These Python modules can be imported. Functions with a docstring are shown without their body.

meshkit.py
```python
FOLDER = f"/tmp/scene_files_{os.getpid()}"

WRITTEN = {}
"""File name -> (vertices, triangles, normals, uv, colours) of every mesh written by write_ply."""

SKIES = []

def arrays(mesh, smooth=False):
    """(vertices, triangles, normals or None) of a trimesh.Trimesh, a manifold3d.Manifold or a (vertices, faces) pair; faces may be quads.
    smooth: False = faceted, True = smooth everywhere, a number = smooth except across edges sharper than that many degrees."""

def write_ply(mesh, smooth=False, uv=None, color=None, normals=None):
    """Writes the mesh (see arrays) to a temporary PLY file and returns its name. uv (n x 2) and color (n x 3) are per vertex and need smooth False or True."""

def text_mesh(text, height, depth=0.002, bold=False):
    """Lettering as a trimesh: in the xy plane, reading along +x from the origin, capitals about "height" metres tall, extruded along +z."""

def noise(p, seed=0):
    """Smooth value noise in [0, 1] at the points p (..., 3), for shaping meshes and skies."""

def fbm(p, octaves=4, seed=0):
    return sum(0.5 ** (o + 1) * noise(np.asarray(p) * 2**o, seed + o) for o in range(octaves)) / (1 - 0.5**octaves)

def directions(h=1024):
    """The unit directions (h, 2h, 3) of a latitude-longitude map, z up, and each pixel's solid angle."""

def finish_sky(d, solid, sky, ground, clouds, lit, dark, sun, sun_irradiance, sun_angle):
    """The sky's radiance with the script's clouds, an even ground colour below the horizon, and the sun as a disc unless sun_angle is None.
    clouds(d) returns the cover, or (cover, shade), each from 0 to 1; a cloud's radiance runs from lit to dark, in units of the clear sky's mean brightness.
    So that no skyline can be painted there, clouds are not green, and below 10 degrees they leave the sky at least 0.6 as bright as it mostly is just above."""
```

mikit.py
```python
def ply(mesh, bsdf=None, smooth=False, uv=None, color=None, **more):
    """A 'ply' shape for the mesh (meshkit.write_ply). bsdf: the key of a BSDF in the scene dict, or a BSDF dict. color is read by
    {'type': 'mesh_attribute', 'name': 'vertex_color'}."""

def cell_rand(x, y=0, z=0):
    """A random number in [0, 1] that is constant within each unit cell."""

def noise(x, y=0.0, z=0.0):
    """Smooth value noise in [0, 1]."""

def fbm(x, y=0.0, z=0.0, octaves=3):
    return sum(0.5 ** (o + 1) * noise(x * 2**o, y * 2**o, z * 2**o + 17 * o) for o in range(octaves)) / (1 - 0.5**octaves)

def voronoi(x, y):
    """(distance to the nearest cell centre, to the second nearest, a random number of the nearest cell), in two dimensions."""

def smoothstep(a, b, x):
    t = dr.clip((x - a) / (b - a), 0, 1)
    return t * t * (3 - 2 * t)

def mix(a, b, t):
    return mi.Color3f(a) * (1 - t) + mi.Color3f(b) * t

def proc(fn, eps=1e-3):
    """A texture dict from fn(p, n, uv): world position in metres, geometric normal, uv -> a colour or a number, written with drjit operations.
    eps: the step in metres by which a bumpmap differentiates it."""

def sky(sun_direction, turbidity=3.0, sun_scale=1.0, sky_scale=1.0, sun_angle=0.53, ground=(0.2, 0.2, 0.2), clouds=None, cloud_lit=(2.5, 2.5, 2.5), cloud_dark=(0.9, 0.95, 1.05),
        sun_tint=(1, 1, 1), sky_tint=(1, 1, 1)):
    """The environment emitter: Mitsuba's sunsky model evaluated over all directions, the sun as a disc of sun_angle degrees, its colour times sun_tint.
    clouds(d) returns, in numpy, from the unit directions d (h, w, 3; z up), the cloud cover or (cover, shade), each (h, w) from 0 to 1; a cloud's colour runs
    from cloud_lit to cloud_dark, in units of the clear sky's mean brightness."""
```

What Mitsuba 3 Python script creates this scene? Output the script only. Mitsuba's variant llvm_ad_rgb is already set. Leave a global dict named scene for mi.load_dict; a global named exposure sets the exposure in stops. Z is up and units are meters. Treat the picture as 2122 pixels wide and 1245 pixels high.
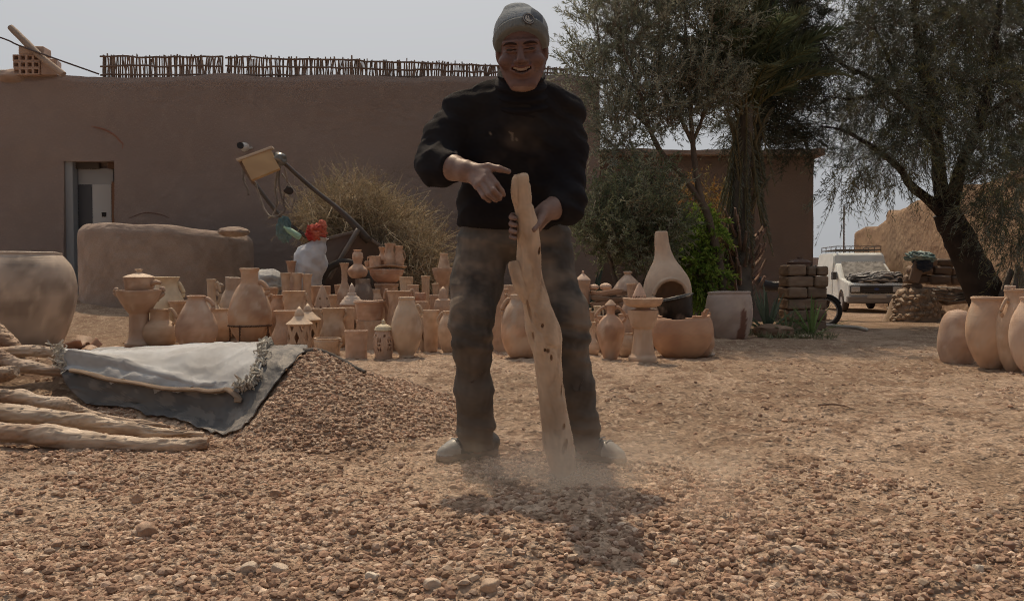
import math, random
import numpy as np, trimesh, manifold3d as m3, shapely.geometry as sg
import drjit as dr, mitsuba as mi
import mikit, meshkit
from mikit import noise, fbm, smoothstep, mix, cell_rand, voronoi

# ---------------------------------------------------------------- camera, sky, exposure
CAM_H, FPX, HORIZON = 0.715, 1700.0, 568.0            # lens height; focal length and horizon row in pixels of a 2122 x 1245 photograph
PITCH = math.atan((622.5 - HORIZON) / FPX)
T = mi.ScalarTransform4f
scene, labels = {}, {}
scene['camera'] = {'type': 'perspective', 'fov': math.degrees(2 * math.atan(1061 / FPX)), 'fov_axis': 'x', 'near_clip': 0.05, 'far_clip': 2000.0,
                   'to_world': T().look_at(origin=[0, 0, CAM_H], target=[0, math.cos(PITCH), CAM_H - math.sin(PITCH)], up=[0, 0, 1])}
SUN_EL, SUN_AZ = math.radians(59), math.atan2(-0.23, 1.0)
SUN = (math.cos(SUN_EL) * math.sin(SUN_AZ), math.cos(SUN_EL) * math.cos(SUN_AZ), math.sin(SUN_EL))
def haze_sky(d):
    """A thin even veil, brightest round the sun and duller away from it, as hazy air scatters forward."""
    c = d @ np.array(SUN)
    return 0.85 + 0 * c, np.clip((0.85 - c) / 1.15, 0, 1) ** 0.8
scene['sky'] = mikit.sky(SUN, turbidity=3, sky_scale=0.75, sun_scale=1.22, sun_angle=0.7, ground=(0.25, 0.19, 0.15), sun_tint=(1.0, 0.935, 0.84),
                         clouds=haze_sky, cloud_lit=(6.3, 6.3, 6.3), cloud_dark=(0.45, 0.48, 0.54))
exposure = 0.75
rng = np.random.default_rng(7)

# ---------------------------------------------------------------- helpers
def at(u, v, d):
    """The world point that pixel (u, v) of the photograph shows at the distance y = d."""
    c, s = math.cos(PITCH), math.sin(PITCH)
    a, b = (u - 1061.0), (622.5 - v)
    ray = np.array([a, FPX * c + b * s, -FPX * s + b * c])
    return np.array([0, 0, CAM_H]) + ray * (d / ray[1])

COUNT = {}
def numbered(key):
    n = COUNT.get(key, -1) + 1
    COUNT[key] = n
    return key if n == 0 else f'{key}_{n:03d}'

def thing(name, label, cat, group=None):
    key = numbered(name)
    labels[key] = {'label': label, 'category': cat}
    if group: labels[key]['group'] = group
    return key

def structure(name, label=None, kind='structure'):
    key = numbered(name)
    labels[key] = {'kind': kind}
    if label: labels[key]['label'] = label
    return key

def put(key, mesh, bsdf, smooth=40, color=None, **more):
    if isinstance(mesh, m3.Manifold):
        mm = mesh.to_mesh(); mesh = trimesh.Trimesh(mm.vert_properties[:, :3], mm.tri_verts, process=False)
    if color is not None and smooth not in (True, False):
        # split at sharp edges first, carrying the colours along
        mesh = mesh.copy(); mesh.visual = trimesh.visual.ColorVisuals(mesh)
        base = mesh
        sh = trimesh.graph.smooth_shade(base, angle=math.radians(smooth), facet_minarea=None)
        from scipy.spatial import cKDTree
        idx = cKDTree(base.vertices).query(sh.vertices)[1]
        color = np.asarray(color)[idx]; mesh = sh; smooth = True
    scene[key] = mikit.ply(mesh, bsdf, smooth=smooth, color=color, **more)
    return key

def part(parent, name, mesh, bsdf, smooth=40, color=None, label=None, kind=None, **more):
    key = numbered(parent + '__' + name)
    put(key, mesh, bsdf, smooth, color, **more)
    if label or kind:
        labels[key] = {}
        if label: labels[key]['label'] = label
        if kind: labels[key]['kind'] = kind
    return key

def cat(ms):
    ms = [m for m in ms if m is not None]
    v, f, o = [], [], 0
    for m in ms:
        v.append(np.asarray(m.vertices)); f.append(np.asarray(m.faces) + o); o += len(m.vertices)
    return trimesh.Trimesh(np.vstack(v), np.vstack(f), process=False)

def tm(v, f): return trimesh.Trimesh(np.asarray(v, float), np.asarray(f, int), process=False)

def nz(p, s, seed=0): return meshkit.noise(np.asarray(p) * s, seed)
def fb(p, s, o=3, seed=0): return meshkit.fbm(np.asarray(p) * s, o, seed)

def tint(mesh, base, alt=None, scale=4.0, amount=1.0, seed=0, grain=0.0, gscale=60.0):
    """Per-vertex pigment: base drifting to alt in patches, plus grain."""
    p = np.asarray(mesh.vertices); base = np.asarray(base, float)
    alt = base * 0.75 if alt is None else np.asarray(alt, float)
    t = np.clip((fb(p, scale, 3, seed) - 0.32) / 0.36, 0, 1)[:, None] * amount
    c = base * (1 - t) + alt * t
    if grain: c = c * (1 + grain * (nz(p, gscale, seed + 5)[:, None] - 0.5) * 2)
    return np.clip(c, 0.004, 0.95)

def flat(mesh, c): return np.tile(np.asarray(c, float), (len(mesh.vertices), 1))

def grid_faces(n, m, closed=False):
    i, j = np.meshgrid(np.arange(n - 1), np.arange(m if closed else m - 1), indexing='ij')
    j2 = (j + 1) % m
    q = np.stack([i * m + j, i * m + j2, (i + 1) * m + j2, (i + 1) * m + j], -1).reshape(-1, 4)
    return np.vstack([q[:, [0, 1, 2]], q[:, [0, 2, 3]]])

def spline(pts, n):
    """Catmull-Rom through pts (k x c), n samples."""
    p = np.asarray(pts, float)
    if len(p) == 2: return p[0] + np.linspace(0, 1, n)[:, None] * (p[1] - p[0])
    P = np.vstack([2 * p[0] - p[1], p, 2 * p[-1] - p[-2]])
    s = np.linspace(0, len(p) - 1 - 1e-9, n); i = s.astype(int); t = (s - i)[:, None]
    a, b, c, d = P[i], P[i + 1], P[i + 2], P[i + 3]
    return 0.5 * (2 * b + (c - a) * t + (2 * a - 5 * b + 4 * c - d) * t * t + (3 * b - a - 3 * c + d) * t ** 3)

def frames(p):
    t = np.gradient(p, axis=0); t /= np.linalg.norm(t, axis=1, keepdims=True) + 1e-12
    ref = np.array([0, 0, 1.0]) if abs(t[:, 2].mean()) < 0.8 else np.array([1.0, 0, 0])
    a = np.cross(t, ref); a /= np.linalg.norm(a, axis=1, keepdims=True) + 1e-12
    return t, a, np.cross(a, t)

def tube(pts, radii, sides=8, n=None, cap=True, squash=None):
    """A tapered tube through pts; radii per control point."""
    pts = np.asarray(pts, float); radii = np.broadcast_to(np.asarray(radii, float), (len(pts),))
    if n: q = spline(np.column_stack([pts, radii]), n); pts, radii = q[:, :3], np.maximum(q[:, 3], 1e-4)
    t, a, b = frames(pts)
    ang = np.arange(sides) * 2 * np.pi / sides
    sq = 1.0 if squash is None else squash
    v = pts[:, None] + radii[:, None, None] * (np.cos(ang)[None, :, None] * a[:, None] + sq * np.sin(ang)[None, :, None] * b[:, None])
    v = v.reshape(-1, 3); f = grid_faces(len(pts), sides, True)[:, ::-1]
    if cap:
        k = len(v); v = np.vstack([v, pts[:1], pts[-1:]]); j = np.arange(sides); e = (len(pts) - 1) * sides
        f = np.vstack([f, np.stack([(j + 1) % sides, j, 0 * j + k], 1)[:, ::-1], np.stack([e + j, e + (j + 1) % sides, 0 * j + k + 1], 1)[:, ::-1]])
    m = tm(v, f)
    if m.volume < 0: m.invert()
    return m

def lathe(prof, n=40, closed_bottom=True):
    """Revolves (r, z) pairs; r == 0 ends close."""
    prof = np.asarray(prof, float)
    ang = np.arange(n) * 2 * np.pi / n
    v = np.stack([prof[:, :1] * np.cos(ang), prof[:, :1] * np.sin(ang), np.repeat(prof[:, 1:2], n, 1)], -1).reshape(-1, 3)
    f = grid_faces(len(prof), n, True)
    m = tm(v, f); m.merge_vertices(); m.update_faces(m.nondegenerate_faces()); m.remove_unreferenced_vertices()
    m = tm(m.vertices, m.faces)
    if m.volume < 0: m.invert()
    return m

def box(lo, hi, bevel=0.0):
    lo, hi = np.asarray(lo, float), np.asarray(hi, float)
    if bevel <= 0: m = trimesh.creation.box(hi - lo)
    else:
        s = hi - lo; b = min(bevel, s.min() * 0.45); c = []
        for sx in (-1, 1):
            for sy in (-1, 1):
                for sz in (-1, 1):
                    for k in range(3):
                        q = np.array([sx, sy, sz]) * s / 2; w = np.array([sx, sy, sz]) * b; w[k] = 0
                        c.append(q - w)
        m = trimesh.convex.convex_hull(np.array(c))
    m.apply_translation((lo + hi) / 2)
    return tm(m.vertices, m.faces)

def place(m, loc=(0, 0, 0), rz=0.0, rx=0.0, ry=0.0, s=1.0):
    """Scaled, turned about x, y, z (radians) and moved."""
    M = trimesh.transformations.euler_matrix(rx, ry, rz, 'sxyz'); M[:3, :3] *= s; M[:3, 3] = loc
    m = m.copy(); m.apply_transform(M); return m

def beam(a, b, w, h, bevel=0.004, up=(0, 0, 1)):
    """A squared bar from a to b."""
    a, b = np.asarray(a, float), np.asarray(b, float); L = np.linalg.norm(b - a)
    m = box([0, -w / 2, -h / 2], [L, w / 2, h / 2], bevel)
    x = (b - a) / L; y = np.cross(up, x); y /= np.linalg.norm(y) + 1e-12; z = np.cross(x, y)
    M = np.eye(4); M[:3, 0], M[:3, 1], M[:3, 2], M[:3, 3] = x, y, z, a
    m.apply_transform(M); return m

def rough(m, amp, scale, seed=0, o=3):
    """Vertices pushed along their normals by noise."""
    m = m.copy(); n = np.array(m.vertex_normals)
    m.vertices = m.vertices + n * ((fb(m.vertices, scale, o, seed) - 0.5) * 2 * amp)[:, None]
    return m

def man(m): 
    return m3.Manifold(m3.Mesh(np.asarray(m.vertices, np.float32), np.asarray(m.faces, np.uint32)))
def unman(m):
    q = m.to_mesh(); return tm(q.vert_properties[:, :3], q.tri_verts)

def surface_net(fn, lo, hi, h):
    """The zero level of fn(points n x 3) as a smooth closed mesh (naive surface nets)."""
    lo, hi = np.asarray(lo, float), np.asarray(hi, float)
    n = np.ceil((hi - lo) / h).astype(int) + 1
    ax = [lo[k] + h * np.arange(n[k]) for k in range(3)]
    g = np.stack(np.meshgrid(*ax, indexing='ij'), -1)
    F = np.concatenate([fn(sl.reshape(-1, 3)).reshape(sl.shape[:-1]) for sl in np.array_split(g, max(1, n[0] // 16), axis=0)], 0).astype(np.float32)
    for k in range(3):
        for e in (0, -1):
            w = [slice(None)] * 3; w[k] = e; F[tuple(w)] = np.maximum(F[tuple(w)], h * .5)      # close what the box cuts
    inside = F < 0
    c = [(a, b, d) for a in (0, 1) for b in (0, 1) for d in (0, 1)]
    sub = lambda A, o: A[o[0]:n[0] - 1 + o[0], o[1]:n[1] - 1 + o[1], o[2]:n[2] - 1 + o[2]]
    cnt = sum(sub(inside, o).astype(np.int8) for o in c)
    act = (cnt > 0) & (cnt < 8)
    ii = np.argwhere(act)
    vals = np.stack([sub(F, o)[act] for o in c], 1)
    C = np.array(c, float)
    acc, w = np.zeros((len(ii), 3)), np.zeros(len(ii))
    for a in range(8):
        for b in range(a + 1, 8):
            if np.abs(C[a] - C[b]).sum() != 1: continue
            x = (vals[:, a] < 0) != (vals[:, b] < 0)
            t = np.where(x, vals[:, a] / np.where(x, vals[:, a] - vals[:, b], 1), 0)
            acc += np.where(x[:, None], C[a] + t[:, None] * (C[b] - C[a]), 0); w += x
    V = lo + h * (ii + acc / w[:, None])
    idx = -np.ones(act.shape, int); idx[tuple(ii.T)] = np.arange(len(ii))
    faces = []
    for k in range(3):
        o = [0, 0, 0]; o[k] = 1
        sl = [slice(1, n[q] - 1) for q in range(3)]; sl[k] = slice(0, n[k] - 1)
        sl2 = list(sl); sl2[k] = slice(1, n[k])
        A, B = inside[tuple(sl)], inside[tuple(sl2)]
        cr = np.argwhere(A != B); 
        if not len(cr): continue
        fl = A[tuple(cr.T)]
        base = cr.copy()
        for q in range(3):
            if q != k: base[:, q] += 1
        u, v = [q for q in range(3) if q != k]
        if k == 1: u, v = v, u
        du, dv = np.eye(3, dtype=int)[u], np.eye(3, dtype=int)[v]
        q = np.stack([idx[tuple((base - s).T)] for s in (0 * du, du, du + dv, dv)], 1)
        q[~fl] = q[~fl][:, ::-1]
        faces.append(q)
    q = np.vstack(faces)
    m = tm(V, np.vstack([q[:, [0, 1, 2]], q[:, [0, 2, 3]]]))
    if m.volume < 0: m.invert()
    return m

# signed distances for soft bodies
def smin(a, b, k):
    h = np.clip(0.5 + 0.5 * (b - a) / k, 0, 1)
    return b * (1 - h) + a * h - k * h * (1 - h)
def smax(a, b, k): return -smin(-a, -b, k)
def cone(p, a, b, ra, rb):
    a, b = np.asarray(a, float), np.asarray(b, float); d = b - a
    t = np.clip(((p - a) @ d) / (d @ d), 0, 1)
    return np.linalg.norm(p - a - t[:, None] * d, axis=1) - (ra + (rb - ra) * t)
def ell(p, c, r, R=None):
    q = p - np.asarray(c, float)
    if R is not None: q = q @ R
    r = np.asarray(r, float); k0 = np.linalg.norm(q / r, axis=1); k1 = np.linalg.norm(q / (r * r), axis=1)
    return k0 * (k0 - 1) / np.maximum(k1, 1e-9)

# ---------------------------------------------------------------- materials
def attr(): return {'type': 'mesh_attribute', 'name': 'vertex_color'}
def rgb(c): return {'type': 'rgb', 'value': list(map(float, c))}
def mat(name, color, roughness=0.9, specular=0.3, bump=None, bscale=1.0, two=True, **kw):
    b = {'type': 'principled', 'base_color': color, 'roughness': roughness, 'specular': specular, **kw}
    if bump is not None: b = {'type': 'bumpmap', 'arbitrary': bump, 'scale': float(bscale), 'bsdf': b}
    scene[name] = {'type': 'twosided', 'bsdf': b} if two else b
    return name

mat('m_plain', attr(), 0.85, 0.25)                                # pigment per vertex, matt
mat('m_satin', attr(), 0.45, 0.5)                                 # pigment per vertex, slightly glossy
mat('m_clay', attr(), 0.64, 0.45, mikit.proc(lambda p, n, uv: 0.6 * fbm(p.x * 90, p.y * 90, p.z * 140, 2) + 0.8 * noise(p.x * 6, p.y * 6, p.z * 160), 1e-3), 0.0012)
mat('m_cloth', attr(), 0.95, 0.1, mikit.proc(lambda p, n, uv: fbm(p.x * 300, p.y * 300, p.z * 300, 2), 8e-4), 0.0009, sheen=0.15)
mat('m_wood', attr(), 0.75, 0.25, mikit.proc(lambda p, n, uv: fbm(p.x * 60, p.y * 60, p.z * 60, 3), 1e-3), 0.003)
mat('m_bark', attr(), 0.7, 0.3, mikit.proc(lambda p, n, uv: fbm(p.x * 14, p.y * 110, p.z * 110, 3), 1e-3), 0.005)
mat('m_metal', attr(), 0.4, 0.5, metallic=0.6)
mat('m_glass', rgb((0.02, 0.025, 0.03)), 0.08, 0.7)

def ground_col(p, n, uv):
    a = fbm(p.x * 1.1, p.y * 1.1, 3.0, 3); b = fbm(p.x * 8, p.y * 8, 7.0, 3); g = noise(p.x * 120, p.y * 120, p.z * 120); h = noise(p.x * 45, p.y * 45, 2.0)
    c = mix((0.30, 0.212, 0.15), (0.425, 0.31, 0.227), smoothstep(0.35, 0.65, a))
    c = mix(c, mi.Color3f(0.225, 0.143, 0.098), smoothstep(0.48, 0.70, b) * 0.7)
    c = mix(c, mi.Color3f(0.60, 0.475, 0.365), smoothstep(0.66, 0.85, h) * 0.45)
    return c * (0.70 + 0.44 * g)
mat('m_ground', mikit.proc(ground_col), 0.95, 0.15, mikit.proc(lambda p, n, uv: fbm(p.x * 38, p.y * 50, p.z * 45, 4), 2e-3), 0.040)

def mud_col(p, n, uv):
    a = fbm(p.x * 0.55, p.y * 0.55, p.z * 0.8, 3); b = fbm(p.x * 7, p.y * 7, p.z * 3, 3); g = noise(p.x * 95, p.y * 95, p.z * 95); st = noise(p.x * 34, p.y * 34, p.z * 150)
    c = mix((0.285, 0.228, 0.205), (0.255, 0.204, 0.184), smoothstep(0.3, 0.7, a))
    c = mix(c, mi.Color3f(0.31, 0.25, 0.22), smoothstep(0.50, 0.75, b) * 0.35)
    c = mix(c, mi.Color3f(0.40, 0.34, 0.28), smoothstep(0.80, 0.90, st) * 0.5)
    return c * (0.88 + 0.24 * g)
mat('m_mud', mikit.proc(mud_col), 0.95, 0.1, mikit.proc(lambda p, n, uv: fbm(p.x * 14, p.y * 14, p.z * 14, 4), 3e-3), 0.018)
def mudpale_col(p, n, uv):
    b = fbm(p.x * 6, p.y * 6, p.z * 4, 3); g = noise(p.x * 95, p.y * 95, p.z * 95)
    return mix((0.345, 0.275, 0.232), (0.295, 0.232, 0.196), smoothstep(0.35, 0.65, b)) * (0.88 + 0.24 * g)
mat('m_mud_pale', mikit.proc(mudpale_col), 0.95, 0.1, mikit.proc(lambda p, n, uv: fbm(p.x * 12, p.y * 12, p.z * 12, 4), 3e-3), 0.03)
def ochre_col(p, n, uv):
    b = fbm(p.x * 2, p.y * 2, p.z * 3, 3); st = noise(p.x * 9, p.y * 9, p.z * 1.2); g = noise(p.x * 60, p.y * 60, p.z * 60)
    return mix(mix((0.285, 0.20, 0.135), (0.225, 0.155, 0.108), smoothstep(0.35, 0.65, b)), (0.33, 0.24, 0.165), smoothstep(0.6, 0.85, st) * 0.5) * (0.86 + 0.28 * g)
mat('m_mud_ochre', mikit.proc(ochre_col), 0.95, 0.1, mikit.proc(lambda p, n, uv: fbm(p.x * 9, p.y * 9, p.z * 9, 4), 3e-3), 0.04)
def leaf(name, col, trans):
    scene[name] = {'type': 'principledthin', 'base_color': attr() if col is None else rgb(col), 'roughness': 0.55, 'diff_trans': trans, 'spec_tint': 0.0, 'eta': 1.4}
leaf('m_leaf', None, 0.7)

# ---------------------------------------------------------------- ground
def sstep(a, b, x):
    t = np.clip((x - a) / (b - a), 0, 1); return t * t * (3 - 2 * t)

def heap_z(x, y):
    """The gravel heap under the tarpaulin: a ridge running left, its nose to the right."""
    nose = 0.36 * np.clip(1 - np.sqrt(((x + 1.0) * np.where(x > -1.0, 0.92, 2.4)) ** 2 + ((y - 4.02) * 1.1) ** 2) / 0.78, 0, 1) ** 1.03
    cx = np.clip(x, -3.6, -1.15); ridge = 0.26 * np.clip(1 - np.sqrt((x - cx) ** 2 + (y - 4.5) ** 2) / 0.86, 0, 1)
    return np.maximum(nose, ridge)

def ground_z(x, y):
    x, y = np.asarray(x, float), np.asarray(y, float)
    left = 0.40 * sstep(8.0, 12.3, y) * sstep(2.5, -2.2, x)
    right = -0.42 * sstep(9.0, 25.0, y) * sstep(1.0, 5.0, x)
    mound = 0.10 * np.exp(-(((x - 0.1) / 0.75) ** 2 + ((y - 2.25) / 0.42) ** 2) * 1.1)
    pit = -0.03 * np.exp(-(((x - 0.17) / 0.2) ** 2 + ((y - 2.75) / 0.16) ** 2))
    p = np.stack([x, y, 0 * x], -1)
    und = (meshkit.fbm(p * 0.7, 3, 3) - 0.5) * 0.07 + (meshkit.fbm(p * 3.2, 2, 9) - 0.5) * 0.03
    return left + right + mound + pit + und * sstep(0.4, 1.6, y)

def gravel(x, y):
    """How thickly loose gravel covers the ground, 0 to 1."""
    edge = 3.25 - 0.95 * sstep(0.55, 1.9, x) - 0.15 * sstep(-0.3, 0.2, x)
    p = np.stack([x, y, 0 * x], -1)
    e = edge + (meshkit.fbm(p * 2.3, 3, 21) - 0.5) * 0.9
    return sstep(0.75, -0.65, y - e) ** 1.3

def graded(lo, hi, a, b, step, grow):
    c = list(np.arange(a, b + step / 2, step)); s = step
    while c[-1] < hi: s *= grow; c.append(c[-1] + s)
    s, d = step, [a]
    while d[-1] > lo: s *= grow; d.append(d[-1] - s)
    return np.array(d[:0:-1] + c)
gx = graded(-260, 260, -1.8, 1.8, 0.019, 1.05)
gy = list(graded(-40, 4.4, 1.35, 4.4, 0.019, 1.10)[:])
while gy[-1] < 600: gy.append(gy[-1] + (0.019 + 0.0115 * max(gy[-1] - 4.4, 0) if gy[-1] < 10 else (gy[-1] - gy[-2]) * 1.07))
gy = np.array(gy)
GX, GY = np.meshgrid(gx, gy, indexing='ij')
gv = gravel(GX, GY)
P3 = np.stack([GX, GY, 0 * GX], -1)
near = sstep(14, 5, GY) * sstep(6, 3, np.abs(GX))
GZ = ground_z(GX, GY) + heap_z(GX, GY) + near * ((meshkit.fbm(P3 * 5, 3, 61) - 0.5) * 0.05 * gv + (meshkit.fbm(P3 * [13, 18, 1], 3, 31) - 0.5) * (0.036 + 0.004 * gv) + (meshkit.fbm(P3 * 40, 2, 37) - 0.5) * (0.020 + 0.006 * gv))
gf = grid_faces(len(gx), len(gy))
ground = tm(np.stack([GX, GY, GZ], -1).reshape(-1, 3), gf)
if ground.face_normals[0][2] < 0: ground.invert()
put(structure('ground', 'dusty brown earth yard scattered with gravel'), ground, 'm_ground', True)

PEB_COL = np.array([[.33, .225, .162], [.38, .27, .198], [.44, .335, .25], [.28, .185, .134], [.41, .315, .25], [.22, .145, .108], [.52, .42, .33], [.35, .232, .168], [.30, .205, .15]])
ICO = trimesh.creation.icosahedron(); ICV, ICF = np.asarray(ICO.vertices), np.asarray(ICO.faces)
TEV = np.array([[1, 1, 1], [-1, -1, 1], [-1, 1, -1], [1, -1, -1.0]]) * .75; TEF = np.array([[0, 2, 1], [0, 1, 3], [0, 3, 2], [1, 2, 3]])
OCV = np.array([[1, 0, 0], [-1, 0, 0], [0, 1, 0], [0, -1, 0], [0, 0, 1], [0, 0, -1.0]]); OCF = np.array([[0, 2, 4], [2, 1, 4], [1, 3, 4], [3, 0, 4], [2, 0, 5], [1, 2, 5], [3, 1, 5], [0, 3, 5]])
def pebbles(x, y, z, size, V=ICV, F=ICF, r=rng, sink=0.42):
    """One mesh of pebbles with pigment per pebble."""
    n = len(x)
    sc = size[:, None] * r.uniform([.75, .75, .5], [1.25, 1.1, .9], (n, 3)) * 0.5
    q = r.normal(size=(n, 4)); q /= np.linalg.norm(q, axis=1, keepdims=True)
    w, a, b, c = q.T
    R = np.stack([1 - 2 * (b * b + c * c), 2 * (a * b - c * w), 2 * (a * c + b * w), 2 * (a * b + c * w), 1 - 2 * (a * a + c * c), 2 * (b * c - a * w), 2 * (a * c - b * w), 2 * (b * c + a * w), 1 - 2 * (a * a + b * b)], -1).reshape(-1, 3, 3)
    loc = V[None] * r.uniform(.72, 1.22, (n, len(V), 1))
    v = np.einsum('nij,nkj->nki', R, loc) * sc[:, None] + np.stack([x, y, z + size * (0.5 - sink) * 0.75], -1)[:, None]
    f = (F[None] + (np.arange(n) * len(V))[:, None, None]).reshape(-1, 3)
    k = np.array([.98, .945, .925]) * PEB_COL[r.integers(0, len(PEB_COL), n)] * r.uniform(.65, 1.3, (n, 1))
    return tm(v.reshape(-1, 3), f), np.repeat(k, len(V), 0)

def height_at(x, y): 
    from scipy.interpolate import RegularGridInterpolator
    return RegularGridInterpolator((gx, gy), GZ)(np.stack([x, y], -1))

def scatter(n, xr, yr, size, dens, key, V=ICV, F=ICF, power=2.2, fade=True):
    x = rng.uniform(*xr, n); y = rng.uniform(*yr, n)
    keep = rng.uniform(size=n) < dens(x, y); x, y = x[keep], y[keep]
    s = size[0] + (size[1] - size[0]) * rng.uniform(size=len(x)) ** power
    z = height_at(x, y); cls = ((s > .014, (ICV, ICF)), ((s <= .014) & (s > .0075), (OCV, OCF)), (s <= .0075, (TEV, TEF)))
    ms = [pebbles(x[q], y[q], z[q], s[q], *vf) for q, vf in cls if q.any()]
    put(key, cat([m for m, c in ms]), 'm_plain', False, np.vstack([c for m, c in ms]))
    return len(x)
in_view = lambda x, y: (np.abs(x) < 0.66 * y + 0.1)
def gdens(x, y): return gravel(x, y) * (.16 + .84 * sstep(.38, .60, meshkit.fbm(np.stack([x, y, 0 * x], -1) * 2.1, 3, 55)) + .4 * sstep(2.6, 1.9, y)) * in_view(x, y)
scatter(270000, (-2.3, 2.3), (1.55, 4.1), (0.0030, 0.0275), gdens, structure('gravel', 'loose reddish brown gravel strewn over the foreground', 'stuff'), power=4.4)
labels['gravel']['category'] = 'gravel'
heapd = lambda x, y: (heap_z(x, y) > 0.004) * in_view(x, y) * ((x > -1.13 + (y - 3.5) * 0.2) | ((x < -1.75) & (y < 3.95))) * 1.0
scatter(60000, (-2.4, -0.2), (3.1, 4.7), (0.0035, 0.026), heapd, structure('gravel', 'heap of crushed brown clay gravel beside the tarpaulin', 'stuff'), power=3.6)
labels['gravel_001']['category'] = 'gravel'
scatter(60000, (-6, 6), (2.9, 9.0), (0.004, 0.034), lambda x, y: in_view(x, y) * (0.16 + 0.84 * sstep(0.50, 0.70, meshkit.fbm(np.stack([x, y, 0 * x], -1) * 1.6, 3, 77))) * sstep(9.0, 3.5, y), structure('gravel', 'sparse grit lying on the packed earth yard', 'stuff'), power=4.5)
labels['gravel_002']['category'] = 'gravel'

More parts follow.
